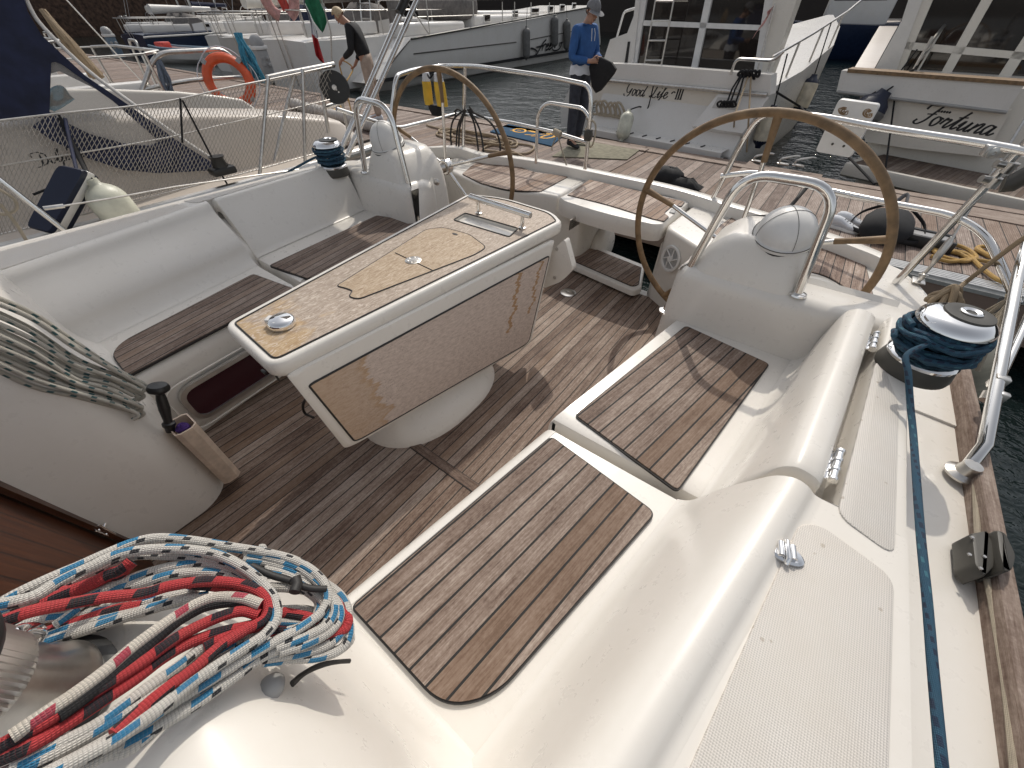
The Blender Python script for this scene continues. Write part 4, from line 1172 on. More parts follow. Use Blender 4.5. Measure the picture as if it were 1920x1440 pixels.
def person(name, label, loc, heading, J, top, legs, skin_m, hair_m, cap=None, extra=None, scale=1.0):
    # J holds the joints in a frame with +y forward, +x to the person's right, z up
    root = thing('person', label, 'person', loc)
    R = Matrix.Rotation(heading, 4, 'Z') @ Matrix.Scale(scale, 4); M = Matrix.Translation(loc) @ R
    P = {k: V(p) for k, p in J.items()}
    def tr(vs): return [M @ v for v in vs]
    def hand(sd, rad_):
        wv, e = P['wrist'+sd], P['elbow'+sd]
        d = (P['hand'+sd]-wv).normalized()
        s = V(J.get('palm'+sd, (1, 0, 0))).normalized(); s = (s-d*s.dot(d)).normalized(); n = d.cross(s)
        ch = []
        rad_['palm'+sd] = (wv+d*.055, (.036, .020))
        for i, (o, L) in enumerate(((-.030, .075), (-.010, .088), (.010, .082), (.028, .062))):
            k0 = 'k%d%s' % (i, sd); k1 = 'f%d%s' % (i, sd); k2 = 't%d%s' % (i, sd)
            rad_[k0] = (wv+d*.085+s*o, .0105); rad_[k1] = (wv+d*(.085+L*.5)+s*o*1.1+n*.014, .0095); rad_[k2] = (wv+d*(.085+L*.80)+s*o*1.1+n*.042, .0080)
            ch.append(['palm'+sd, k0, k1, k2])
        rad_['th0'+sd] = (wv+d*.035-s*.035, .013); rad_['th1'+sd] = (wv+d*.070-s*.055+n*.016, .0105); rad_['th2'+sd] = (wv+d*.098-s*.050+n*.032, .009)
        ch.append(['palm'+sd, 'th0'+sd, 'th1'+sd, 'th2'+sd])
        return ch
    r = {'pelvis': (P['pelvis'], (.145, .105)), 'waist': (P['waist'], (.125, .095)), 'chest': (P['chest'], (.150, .11)), 'neck0': (P['neck0'], .062), 'neck1': (P['neck1'], .055)}
    hd = (P['head']-P['neck1']).normalized(); fw = V(J['face']).normalized(); fw = (fw-hd*fw.dot(hd)).normalized(); rt = fw.cross(hd)
    h0 = P['neck1']
    r['jaw'] = (h0+hd*.055+fw*.020, (.058, .066)); r['mid'] = (h0+hd*.115+fw*.012, (.074, .088)); r['crown'] = (h0+hd*.185+fw*.0, (.066, .078))
    r['nose0'] = (h0+hd*.085+fw*.085, .012); r['nose1'] = (h0+hd*.075+fw*.112, .010)
    r['chin'] = (h0+hd*.020+fw*.075, .022)
    ch = [['pelvis', 'waist', 'chest', 'neck0', 'neck1', 'jaw', 'mid', 'crown'], ['mid', 'nose0', 'nose1'], ['jaw', 'chin']]
    for sd, q in (('L', -1), ('R', 1)):
        r['ear'+sd] = (h0+hd*.085+rt*(.076*q)-fw*.012, .012); r['ear2'+sd] = (h0+hd*.11+rt*(.088*q)-fw*.022, .013)
        ch.append(['mid', 'ear'+sd, 'ear2'+sd])
        r['sh'+sd] = (P['sh'+sd], .060); r['elbow'+sd] = (P['elbow'+sd], .041); r['wrist'+sd] = (P['wrist'+sd], .027)
        ch.append(['chest', 'sh'+sd, 'elbow'+sd, 'wrist'+sd, 'palm'+sd]); ch += hand(sd, r)
        r['hip'+sd] = (P['hip'+sd], .088); r['knee'+sd] = (P['knee'+sd], .055); r['ankle'+sd] = (P['ankle'+sd], .040); r['toe'+sd] = (P['toe'+sd], .035)
        ch.append(['pelvis', 'hip'+sd, 'knee'+sd, 'ankle'+sd, 'toe'+sd])
    vs, fs = skin_mesh(ch, r)
    b = MB(); b.add(tr(vs), fs)
    b.mi = 1
    for q in (-1, 1):
        b.lathe([(0, -.009), (.010, -.004), (.010, .004), (0, .009)], M @ (h0+hd*.108+fw*.083+rt*.030*q), (0, 0, 1), 8)
        b.tube([M @ (h0+hd*.126+fw*.088+rt*.015*q), M @ (h0+hd*.128+fw*.080+rt*.045*q)], .004, 6)
    b.tube([M @ (h0+hd*.040+fw*(.086)+rt*x) for x in (-.022, 0, .022)], .004, 6)
    body = b.build('body', [skin_m, 'hair_black'], root, 80, fix=True)
    # upper garment
    r = {'pelvis': (P['pelvis']+(P['waist']-P['pelvis'])*.15, (.172, .138)), 'waist': (P['waist'], (.165, .135)), 'chest': (P['chest'], (.182, .145)), 'neck0': (P['neck0'], .082)}
    ch = [['pelvis', 'waist', 'chest', 'neck0']]
    for sd in 'LR':
        el, wr_ = P['elbow'+sd], P['wrist'+sd]
        r['sh'+sd] = (P['sh'+sd], .085); r['up'+sd] = (P['sh'+sd].lerp(el, .5), .068); r['elbow'+sd] = (el, .060); r['cuff'+sd] = (el.lerp(wr_, .88), .042)
        ch.append(['chest', 'sh'+sd, 'up'+sd, 'elbow'+sd, 'cuff'+sd])
    vs, fs = skin_mesh(ch, r); rr = random.Random(len(name))
    MB().add(tr(vs), fs).build('sweater', top, root, 80)
    # trousers
    r = {'pelvis': (P['pelvis'], (.170, .135))}; ch = []
    r['belt'] = (P['pelvis']+(P['waist']-P['pelvis'])*.75, (.160, .128)); ch.append(['pelvis', 'belt'])
    for sd in 'LR':
        r['hip'+sd] = (P['hip'+sd], .105); r['knee'+sd] = (P['knee'+sd], .082); r['calf'+sd] = (P['knee'+sd].lerp(P['ankle'+sd], .5)+V((0, -.012, 0)), .075); r['hem'+sd] = (P['ankle'+sd]+V((0, -.005, .0)), .072)
        ch.append(['pelvis', 'hip'+sd, 'knee'+sd, 'calf'+sd, 'hem'+sd])
    vs, fs = skin_mesh(ch, r)
    MB().add(tr(vs), fs).build('trousers', legs, root, 80)
    for sd in 'LR':
        b = MB(); c = P['ankle'+sd].copy(); c.z = 0; d = (P['toe'+sd]-P['ankle'+sd]); an = math.atan2(d.y, d.x)
        shoe(b, c+V((math.cos(an), math.sin(an), 0))*.075, an, .29); q = MB(); q.add([M @ v for v in b.v], [f for f, _ in b.f]); q.build('shoe', extra.get('shoe', 'white_cloth'), root, 60)
    # hair or cap
    b = MB(); rows = []
    qrot = Matrix((rt, fw, hd)).transposed()
    hc = h0+hd*.125+fw*.004
    for a in range(-20 if not cap else 5, 91, 10):
        z = .118*math.sin(rad(a)); rr_ = math.cos(rad(a)); row = []
        for k in range(20):
            t = 2*math.pi*k/20; x, y = math.cos(t)*.089*rr_, math.sin(t)*.105*rr_
            if not cap and y > .03 and a < 35: y = .02+(y-.03)*.2; x *= 1.02
            row.append(M @ (hc+qrot @ V((x*1.04, y*1.02, z))))
        rows.append(row)
    b.loft(rows, closed=True, cap1=True); b.build('cap' if cap else 'hair', cap or hair_m, root, 70)
    if cap:
        b = MB(); vs = []
        for k in range(9):
            t = rad(20+140*k/8)
            for rr_ in (.09, .165): vs.append(M @ (hc+qrot @ V((math.cos(t)*rr_*.95, math.sin(t)*rr_*(1.05), .012-.02*(rr_ > .1)))))
        b.add(vs, [[2*k, 2*k+1, 2*k+3, 2*k+2] for k in range(8)]); b.build('cap_peak', cap, root)
        b = MB(); rows = []
        for a in range(-30, 6, 7):
            row = []
            for k in range(13):
                t = rad(180+(k-0)*180/12); row.append(M @ (hc+qrot @ V((math.cos(t)*.091*math.cos(rad(a)), math.sin(t)*.102*math.cos(rad(a)), .12*math.sin(rad(a))))))
            rows.append(row)
        b.loft(rows); b.build('hair', hair_m, root, 70)
    return root, M, P
# man in the blue sweater, looking down at the dark cloth in his hands
J2 = dict(pelvis=(0, 0, .95), waist=(0, .0, 1.10), chest=(0, .0, 1.30), neck0=(0, .015, 1.46), neck1=(0, .05, 1.51), head=(0, .13, 1.70), face=(0.05, 1, -.75),
          shL=(-.19, 0, 1.41), elbowL=(-.25, .05, 1.13), wristL=(-.06, .28, 1.11), handL=(.02, .34, 1.11), palmL=(0, 0, 1),
          shR=(.19, 0, 1.41), elbowR=(.24, -.01, 1.12), wristR=(.10, .24, 1.09), handR=(.04, .32, 1.10), palmR=(0, 0, -1),
          hipL=(-.095, 0, .90), kneeL=(-.11, .03, .49), ankleL=(-.12, -.03, .09), toeL=(-.15, .12, .04),
          hipR=(.095, 0, .90), kneeR=(.12, .02, .49), ankleR=(.13, .03, .09), toeR=(.17, .18, .04))
pl2 = A(1076, 272, DZ+.02); pl2.z = DZ+.018
r2, M2, P2_ = person('b', 'man in a blue sweater and grey cap looking down at the black cloth he holds', pl2, rad(-100), J2, 'blue_sweater', 'denim', 'skin', 'hair_black', 'grey_cloth', {'shoe': 'black_cloth'})
b = MB()   # shirt tail below the sweater
rows = []
for z, k in ((.93, 1.13), (.99, 1.10), (1.04, 1.02)):
    rows.append([M2 @ V((math.cos(2*math.pi*t/24)*.172*k, math.sin(2*math.pi*t/24)*.138*k+.0, z+.012*math.sin(t*1.9))) for t in range(24)])
b.loft(rows, closed=True); b.build('shirt', 'white_cloth', r2, 70)
b = MB()
for t in (-.025, .03): b.tube([M2 @ V((t, .14, 1.43)), M2 @ V((t*1.4, .155, 1.38)), M2 @ V((t*1.2, .16, 1.30))], .006, 6)
b.build('neck_cord', 'white_cloth', r2)
b = MB(); rows = []
HL = (P2_['wristL']*.5+P2_['wristR']*.5)+V((0, .08, 0))
tri = [(-.15, .02, .02), (.02, .06, .04), (.22, .14, .0), (.30, .18, -.06), (.26, .17, -.12), (.06, .10, -.32), (-.02, .06, -.36), (-.10, .02, -.30), (-.19, -.02, -.08)]
for dx, k in ((-.028, .85), (-.02, 1.0), (.0, 1.03), (.02, 1.0), (.028, .85)):
    c = V((.04, .08, -.12)); rows.append([M2 @ (HL+c+V(((x-.04)*.30*k+dx, ((y-.08)+(x-.04)*.75)*k, (z+.12)*k))) for x, y, z in tri])
b.loft(rows, closed=True, cap0=True, cap1=True)
tag(b.build('cloth', 'black_cloth', None, 60), 'black cloth bag held by the man in the blue sweater', 'cloth')
# man in black bending over a line
J1 = dict(pelvis=(0, -.05, .95), waist=(0, .0, 1.10), chest=(0, .07, 1.29), neck0=(0, .14, 1.44), neck1=(0, .19, 1.48), head=(0, .32, 1.60), face=(0, .7, -1),
          shL=(-.19, .09, 1.40), elbowL=(-.24, .13, 1.10), wristL=(-.14, .34, .98), handL=(-.10, .41, .94), palmL=(1, 0, 0),
          shR=(.19, .09, 1.40), elbowR=(.25, .06, 1.11), wristR=(.16, .20, .91), handR=(.12, .25, .84), palmR=(-1, 0, 0),
          hipL=(-.095, -.05, .90), kneeL=(-.11, -.04, .49), ankleL=(-.10, -.10, .09), toeL=(-.12, .06, .04),
          hipR=(.095, -.05, .90), kneeR=(.13, -.04, .49), ankleR=(.15, -.02, .09), toeR=(.18, .14, .04))
pl1 = A(706, 226, DZ); pl1.z = DZ
r1, M1, P1_ = person('a', 'man in a black pullover and beige trousers leaning over a mooring line', pl1, rad(128), J1, 'black_cloth', 'beige_cloth', 'skin_brown', 'hair_blond', None, {'shoe': 'white_cloth'})
b = MB()
hl, hr = M1 @ (P1_['handL']+V((0, .03, -.02))), M1 @ (P1_['handR']+V((0, .03, -.02)))
P = [hr+V((.5, -.9, -.35)), hr+V((.2, -.3, -.12)), hr, hr.lerp(hl, .5)+V((0, 0, .06)), hl, hl+V((-.03, .02, -.3)), hl+V((0, .0, -.75)), V((hl.x+.12, hl.y-.1, DZ+.03)), V((hl.x+.5, hl.y-.25, DZ+.02))]
b.tube(cr(P, 8), .012, 8)
tag(b.build('mooring_line', 'rope_yellow'), 'pale line held in both hands by the man in black', 'rope')
# ------------------------------------------------------------------ helpers for boats seen from astern
def AP(x, y, P0, n):
    d = ray(x, y); t = (V(P0)-CAM).dot(n)/d.dot(n); return CAM+d*t
def slab(b, px, P0, n, th, back=None):
    # upright or sloping panel of real thickness
    n = V(n).normalized(); F = [AP(x, y, P0, n) for x, y in px]
    b.loft([F, [p+n*th for p in F]], closed=True, cap0=True, cap1=True); return F
def panel(name, mat, px, P0, n, th, parent, ang=30):
    b = MB(); slab(b, px, P0, n, th); return b.build(name, mat, parent, ang)
def capsule(b, p, q, r, neck=.35, n=18):
    p, q = V(p), V(q); L = (q-p).length; d = (q-p).normalized()
    pr = [(0, -.0)]+[(r*.28, .0), (r*.3, r*.25)]+[(r*math.sin(rad(a)), r*.25+r*(1-math.cos(rad(a)))) for a in range(25, 91, 13)]
    m = [(a, L-z) for a, z in pr[::-1]]
    b.lathe(pr+m, p, d, n)
def fender(name, label, p, q, r, mat, ends=None, group=None, line=None):
    o = thing(name, label, 'fender', (V(p)+V(q))/2, group)
    b = MB(); capsule(b, p, q, r); b.build('fender_body', mat, o, 60)
    if ends:
        p, q = V(p), V(q); d = (q-p).normalized()
        b = MB(); b.lathe([(0, -.01), (r*.34, -.01), (r*.42, r*.25), (r*.78, r*.55), (r*.93, r*.86), (r*.90, r*.9)], p, d, 18); b.build('fender_end', ends, o, 60)
        b = MB(); b.lathe([(0, -.01), (r*.34, -.01), (r*.42, r*.25), (r*.78, r*.55), (r*.93, r*.86), (r*.90, r*.9)], q, -d, 18); b.build('fender_end', ends, o, 60)
    if line:
        b = MB(); b.tube(cr([V(p)]+[V(x) for x in line], 6) if len(line) > 1 else [V(p), V(line[0])], .011, 8); b.build('lanyard', 'black_cloth', o)
    return o

# ------------------------------------------------------------------ sailing boat alongside on the left
NB = thing('sailing_boat', 'beige sailing boat moored on the left with navy cockpit cover, clear window and safety net', 'sailing boat', (-5.0, 0.5, WATER))
XN = -3.42
b = MB(); rows = []
for y, x0, x1, z in ((-7, -4.6, -5.4, .62), (-5, -3.9, -6.1, .58), (-3, -3.50, -6.5, .54), (-1, -3.42, -6.58, .50), (1, -3.42, -6.58, .50), (2.2, -3.47, -6.5, .50), (2.75, -3.54, -6.4, .50)):
    rows.append([V((x0+.9, y, -1.0)) if False else V((x0-.45, y, WATER-.3)), V((x0-.12, y, WATER+.1)), V((x0, y, .1)), V((x0, y, z)), V((x0-.06, y, z+.005)), V(((x0+x1)/2, y, z+.02)), V((x1+.06, y, z+.005)), V((x1, y, z)), V((x1, y, .1)), V((x1+.45, y, WATER-.3))])
b.loft(rows, cap0=True, cap1=True); b.build('hull', 'gelcoat_beige', NB, 30)
b = MB()
P = [V((-3.50, -3, .56)), V((-3.43, -1, .53)), V((-3.42, 0, .52)), V((-3.42, 1, .52)), V((-3.46, 2.2, .52)), V((-3.53, 2.7, .52))]
b.tube(cr(P, 4), .026, 8); b.tube([p+V((.02, 0, -.075)) for p in cr(P, 4)], .03, 8)
b.build('toe_rail', 'alloy', NB)
def coam(xo, xi, sg):
    b = MB(); rows = []
    for y, h in ((-3.2, .99), (-1, 1.0), (.4, .98), (1.3, .90), (1.9, .82), (2.3, .74), (2.5, .69), (2.6, .60), (2.66, .5)):
        rows.append([V((q.x, y, q.y)) for q in bend([V((xo, .49, 0)), V((xo-sg*.015, .515, 0)), V((xo-sg*.10, h-.01, 0)), V((xi+sg*.01, h+.012, 0)), V((xi-sg*.02, .3, 0))], .035, 4)])
    b.loft(rows, cap0=True, cap1=True); return b
coam(-3.80, -4.22, 1).build('coaming', 'gelcoat_beige', NB, 50)
coam(-6.15, -5.75, -1).build('coaming', 'gelcoat_cream', NB, 50)
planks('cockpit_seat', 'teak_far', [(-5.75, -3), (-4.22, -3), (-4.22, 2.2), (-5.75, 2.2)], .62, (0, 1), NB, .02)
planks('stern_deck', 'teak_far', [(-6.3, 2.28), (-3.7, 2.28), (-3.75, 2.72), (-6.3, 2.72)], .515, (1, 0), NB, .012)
# navy cover with clear window on the near side of the cockpit
XF = -3.765
def bridge_px(outer, hole, X, th, b):
    vs, fs = bridge_hole(outer, hole)
    F = [AX(v.x, v.y, X) for v in vs]
    b.add(F, fs); b.add([p-V((th, 0, 0)) for p in F], [f[::-1] for f in fs])
    for lp in (outer, hole):
        Q = [AX(x, y, X) for x, y in lp]; b.loft([Q, [p-V((th, 0, 0)) for p in Q]], closed=True)
win = [(96, 118), (93, 210), (120, 228), (170, 252), (235, 270), (285, 274), (297, 268), (290, 256), (214, 190), (118, 122), (104, 116)]
outer = [(-60, -30), (38, -30), (52, 22), (78, 66), (160, 142), (240, 196), (330, 262), (412, 314), (408, 320), (372, 321), (300, 325), (232, 319), (165, 297), (95, 262), (62, 238), (88, 220), (-60, 226)]
b = MB(); bridge_px(outer, win, XF, .03, b); b.build('cockpit_cover', 'navy_canvas', NB, 50)
b = MB(); P = [AX(x, y, XF-.015) for x, y in win]; b.add(P, [list(range(len(P)))]); b.build('cover_window', 'clear_vinyl', NB)
b = MB()
P = [AX(x, y, XF-.03) for x, y in ((38, -30), (56, 14), (84, 54), (165, 132), (243, 190), (335, 256), (418, 310))]
b.tube(cr(P, 4), .010, 8); b.build('cover_piping', 'white_plastic', NB)
b = MB(); top = []
for i, (px, py) in enumerate(((-60, -30), (38, -30), (52, 22), (78, 66), (160, 142), (240, 196))):
    p = AX(px, py, XF-.02); top.append([p, V((-5.0, p.y-.0, p.z+.10)), V((-6.0, p.y, p.z))])
b.loft(top); b.build('cover_top', 'navy_canvas', NB, 60)
# guard net
XNET = -3.50
topl = cr([AX(x, y, XNET) for x, y in ((-40, 231), (0, 226), (120, 212), (240, 200), (335, 186), (430, 164), (520, 146), (622, 124))], 8)
botl = cr([AX(x, y, XNET) for x, y in ((-40, 452), (0, 440), (120, 412), (240, 380), (335, 356), (430, 332), (520, 308), (612, 282))], 8)
def along(L, t):
    t = max(0, min(1, t))*(len(L)-1); i = min(int(t), len(L)-2); return L[i].lerp(L[i+1], t-i)
b = MB(); NCOL = 92; SK = 11
rr = random.Random(11)
for fam in (1, -1):
    for i in range(-SK, NCOL+SK):
        pts = []
        for k in range(13):
            h = k/12; c = (i+fam*SK*h+(0 if fam > 0 else SK))/NCOL
            if 0 <= c <= 1:
                p = along(botl, c).lerp(along(topl, c), h)
                pts.append(p+V((.012*math.sin(9*c+5*h)+.006*math.sin(31*c), 0, .008*math.sin(23*c)*(1-abs(2*h-1)))))
        if len(pts) > 1: b.tube(pts, .0018, 3, caps=False)
b.build('safety_net', 'net_cord', NB)
b = MB(); b.tube(topl, .005, 6); b.tube(botl, .005, 6)
b.tube([along(botl, c).lerp(along(topl, c), .62) for c in [k/20 for k in range(21)]], .004, 6)
b.build('lifeline', 'steel_worn', NB)
for c0, c1 in ((.795, .835), (.93, .925)):
    MB().tube([along(botl, c0)+V((0, 0, -.05)), along(topl, c1)+V((0, 0, .02))], .013, 8).build('stanchion', 'steel_worn', NB)
b = MB()
b.tube([AX(x, y, -3.6) for x, y in ((500, 147), (540, 138), (626, 121))], .020, 10)
b.tube(bend([AX(x, y, -3.6) for x, y in ((515, 302), (530, 230), (552, 140))], .05), .013, 8)
b.tube([AX(x, y, -3.7) for x, y in ((598, 128), (608, 200), (616, 250))], .016, 8)
b.tube([AX(x, y, -3.75) for x, y in ((608, 202), (640, 192))], .018, 8)
b.tube([AX(x, y, -3.75) for x, y in ((640, 186), (662, 290))], .014, 8)
b.build('stern_rail', 'steel_worn', NB)
b = MB(); n = V((1, 0, 0))
write(b, 'Dolphin', AX(76, 312, -3.735), (0, 1, 0.035), (-.1, -.0, 1), .066, .12, .2)
b.build('name_lettering', 'black_text', NB)
for pts in (((436, 362), (405, 310), (342, 188)), ((338, 184), (340, 225), (342, 268)), ((110, 215), (150, 290), (168, 330)), ((62, 365), (100, 350), (160, 345))):
    MB().tube([AX(x, y, XNET+.03) for x, y in pts], .006, 6).build('lashing', 'black_cloth', NB)
b = MB(); c = AX(420, 325, -3.46); b.box(c+V((0, 0, .02)), (.10, .16, .05), .015); b.lathe([(0, 0), (.05, 0), (.04, .05), (.05, .07), (0, .07)], c+V((0, 0, .04)), n=16); b.build('sheet_lead', 'black_plastic', NB)
# blue bunch of cords and blue line inside the window, grey cord tail
b = MB()
for k in range(7):
    P = [AX(98, 170+6*k, -4.5), AX(118+3*k, 165+3*k, -4.5), AX(118-k, 190, -4.5), AX(98, 196-k, -4.5)]
    b.tube(cr(P, 5, closed=True), .012, 6, closed=True)
tag(b.build('rope_coil', 'rope_blue_far'), 'light blue rope coil behind the clear window of the navy cover', 'rope')
def hank(name, label, mat, top, bot, X, n, r, seed, spread=8, pinch=None):
    rr = random.Random(seed); b = MB()
    for k in range(n):
        o1, o2 = rr.uniform(-spread, spread)*.35, rr.uniform(-spread, spread)
        m = ((top[0]+bot[0])/2+rr.uniform(-spread, spread)*.7, (top[1]+bot[1])/2)
        P = [AX(top[0]+o1, top[1], X), AX(*m, X+rr.uniform(-.08, .08)), AX(bot[0]+o2, bot[1]+rr.uniform(-6, 6), X+rr.uniform(-.08, .08))]
        b.tube(cr(P, 5), r, 6)
    return tag(b.build(name, mat), label, 'rope')
hank('line_bundle', 'tan rope bundle hanging beside the navy cover', 'rope_tan', (78, 18), (180, 142), -6.5, 10, .018, 2, 14)
b = MB()
b.tube(bend([AX(x, y, -8.3) for x, y in ((256, 200), (291, 99), (428, 92), (470, 165))], .2), .030, 10)
b.tube(bend([AX(x, y, -8.3) for x, y in ((270, 168), (330, 155), (362, 150), (466, 144))], .05), .028, 10)
OWN_RAIL = b
hank('line_bundle', 'grey net gathered below the stern rail beside the lifebuoy', 'net_blue', (296, 112), (326, 192), -8.3, 14, .014, 4, 14)
hank('line_bundle', 'bright blue cords stretched down to the safety net beside the lifebuoy', 'rope_blue_far', (446, 62), (486, 152), -8.0, 14, .017, 5, 18)
# lifebuoy on the stern rail
c = AX(430, 152, -8.1); o = thing('lifebuoy', 'orange lifebuoy with grey bands hanging on a boat stern rail at the upper left', 'lifebuoy', c)
n = (V((CAM.x, CAM.y, c.z))-c).normalized(); n = (n+V((-.35, .0, .15))).normalized(); u = n.cross(V((0, 0, 1))).normalized(); w = u.cross(n)
ring = [c+u*(math.cos(a)*.285)+w*(math.sin(a)*.285) for a in [2*math.pi*k/48 for k in range(48)]]
b = MB(); b.tube(ring, .082, 16, closed=True, flat=.75); b.build('ring', 'orange_plastic', o)
for k in range(4):
    b = MB(); a0 = math.pi*(.25+.5*k)
    b.tube([c+u*(math.cos(a0+d)*.285)+w*(math.sin(a0+d)*.285) for d in (-.10, -.05, 0, .05, .10)], .0845, 16, flat=.76); b.build('band', 'grey_plastic', o)
b = MB()
for k in range(4):
    a0 = math.pi*(.25+.5*k); P = []
    for j in range(9):
        a = a0+math.pi/2*j/8; q = .385+.03*math.sin(math.pi*j/8); P.append(c+u*(math.cos(a)*q)+w*(math.sin(a)*q))
    b.tube(P, .008, 6)
b.build('grab_line', 'white_cloth', o)
# black reel
c = AX(628, 164, -3.65); o = thing('hose_reel', 'round black line reel hanging on the stern rail above the yellow rope', 'reel', c)
ax = V((.75, -.62, .12)).normalized()
b = MB(); b.lathe([(0, -.04), (.115, -.04), (.115, -.03), (.085, -.026), (.085, .026), (.115, .03), (.115, .04), (.0, .04)], c, ax, 30); b.build('drum', 'black_plastic', o)
b = MB(); b.lathe([(0, .04), (.02, .04), (.017, .06), (0, .06)], c, ax, 14)
b.tube([c+ax*.05, c+ax*.05+V((0, .03, -.03)), c+ax*.075+V((0, .035, -.035))], .006, 8); b.build('crank', 'white_plastic', o)
# white fender and navy flat fender between the hulls
fender('fender', 'large grimy white fender squeezed between the two hulls', AX(170, 336, -3.22), AX(268, 452, -3.18), .098, 'fender_white', None, None, [AX(150, 300, -3.4), AX(112, 222, -3.5)])
o = thing('flat_fender', 'navy flat fender with a white edge hanging between the hulls', 'fender', AX(110, 375, -3.3))
p0, p1, p2, p3 = AX(118, 312, -3.28), AX(168, 322, -3.20), AX(102, 440, -3.20), AX(58, 428, -3.28)
nn = (p1-p0).cross(p3-p0).normalized(); nn = nn if nn.x > 0 else -nn
cc = (p0+p1+p2+p3)/4
def ffl(k, off): 
    q = [cc+(p-cc)*k for p in (p0, p1, p2, p3)]; out = []
    for i in range(4):
        a, b_, c_ = q[i-1], q[i], q[(i+1) % 4]; s = b_+(a-b_)*.12; e = b_+(c_-b_)*.12
        for t in (0, .33, .67, 1): out.append(s*(1-t)**2+b_*2*t*(1-t)+e*t*t)
    return [p+nn*off for p in out]
b = MB(); b.loft([ffl(.96, .032), ffl(1, .02), ffl(1, .0)], closed=True, cap0=True); b.build('pad_front', 'navy_rubber', o, 40)
b = MB(); b.loft([ffl(1.0, .0), ffl(1.01, -.002), ffl(1.01, -.045), ffl(1.0, -.047)], closed=True); b.build('pad_edge', 'white_plastic', o, 40)
b = MB(); b.loft([ffl(1.0, -.047), ffl(1.0, -.07), ffl(.96, -.08)], closed=True, cap1=True); b.build('pad_back', 'navy_rubber', o, 40)
b = MB(); b.tube([p0.lerp(p1, .5), AX(132, 270, -3.4), AX(122, 222, -3.48)], .008, 6); b.build('lanyard', 'navy_canvas', o)

# ------------------------------------------------------------------ motor boats across the dock
EX = V((.9945, -.1045, 0)); EY = V((.1045, .9945, 0))
G0 = V((-2.80, 7.80, 0))
GB = thing('motor_boat', 'cream motor boat across the dock with Good Life III lettered on its transom', 'motor boat', (-2.6, 9.5, WATER))
P_pl, P_tr, P_gl = G0, G0+EY*.62, G0+EY*1.55
def lvl(px, py, z): return A(px, py, z)
# transom panel with the name and bulwark above it
panel('transom', 'gelcoat_cream', [(1108, 146), (1440, 172), (1400, 232), (1310, 226), (1150, 202), (1104, 194)], P_tr, EY, .10, GB)
panel('bulwark', 'gelcoat_far', [(1110, 118), (1196, 121), (1400, 137), (1446, 140), (1444, 178), (1108, 150)], P_tr-EY*.05, EY, .28, GB)
b = MB(); L = [AP(1108+33*k, 147.5+3.05*k, P_tr-EY*.08, EY) for k in range(11)]
b.tube(L, .028, 10)
for p, q in zip(L[1:-1], L[2:]): b.tube([p, p+(q-p).normalized()*.012], .031, 10)
b.build('rub_rail', 'steel_worn', GB)
b = MB(); o0 = AP(1170, 178, P_tr-EY*.005, EY); xd = (AP(1280, 189, P_tr-EY*.005, EY)-o0).normalized()
write(b, 'Good', o0, xd*.92, V((0, 0, 1)), .215, .085); o1 = AP(1217, 182.5, P_tr-EY*.005, EY); write(b, 'Life', o1, xd*.92, V((0, 0, 1)), .215, .085); o2 = AP(1258, 185, P_tr-EY*.005, EY); write(b, '-III', o2, xd, V((0, 0, 1)), .20, .11, .05)
b.build('name_lettering', 'black_text', GB)
# bathing platform with slots
zt = lambda P: P
f0, f1 = AP(1104, 236, P_pl, EY), AP(1352, 291, P_pl, EY)
zpl = (f0.z+f1.z)/2
f0.z = f1.z = zpl; g0, g1 = f0+EY*.64, f1+EY*.64
b = MB(); b.loft([[f0+V((0, 0, -.11)), f1+V((0, 0, -.11))], [f0+V((0, 0, -.01)), f1+V((0, 0, -.01))], [f0+EY*.012, f1+EY*.012], [g0, g1], [g0+V((0, 0, -.11)), g1+V((0, 0, -.11))], [f0+V((0, 0, -.11)), f1+V((0, 0, -.11))]])
b.build('bathing_platform', 'gelcoat_far', GB, 30)
b = MB()
for k in range(7):
    p = f0.lerp(f1, .22+.105*k)+EY*.09+V((0, 0, .002)); q = p+EY*.13+EX*.01
    b.tube([p, q], .014, 6)
b.build('platform_slot', 'dark_void', GB)
# hull below and to both sides
b = MB()
hl, hr_ = G0+EX*-1.42, G0+EX*1.42
rows = []
for t, w, z1 in ((.25, 1.0, zpl-.1), (.65, 1.0, .30), (.70, 1.0, .48), (3.0, .97, .62), (6.0, .80, .85), (8.5, .45, 1.1), (10, .05, 1.3)):
    c = G0+EY*t; rows.append([c+EX*(-1.42*w*.85)+V((0, 0, WATER-.2)), c+EX*(-1.42*w)+V((0, 0, -.45)), c+EX*(-1.42*w)+V((0, 0, z1)), c+EX*(-1.34*w)+V((0, 0, z1+.01)), c+EX*(1.34*w)+V((0, 0, z1+.01)), c+EX*(1.42*w)+V((0, 0, z1)), c+EX*(1.42*w)+V((0, 0, -.45)), c+EX*(1.42*w*.85)+V((0, 0, WATER-.2))])
b.loft(rows, cap0=True, cap1=True); b.build('hull', 'gelcoat_far', GB, 30)
b = MB(); c = G0+EY*.24; b.quad(c+EX*-1.4+V((0, 0, zpl-.11)), c+EX*1.4+V((0, 0, zpl-.11)), c+EX*1.3+V((0, 0, WATER-.2)), c+EX*-1.3+V((0, 0, WATER-.2)), .03); b.build('stern_shade_sheet', 'grey_canvas', GB)  # dark sheet paints in the shade on the stern under the platform
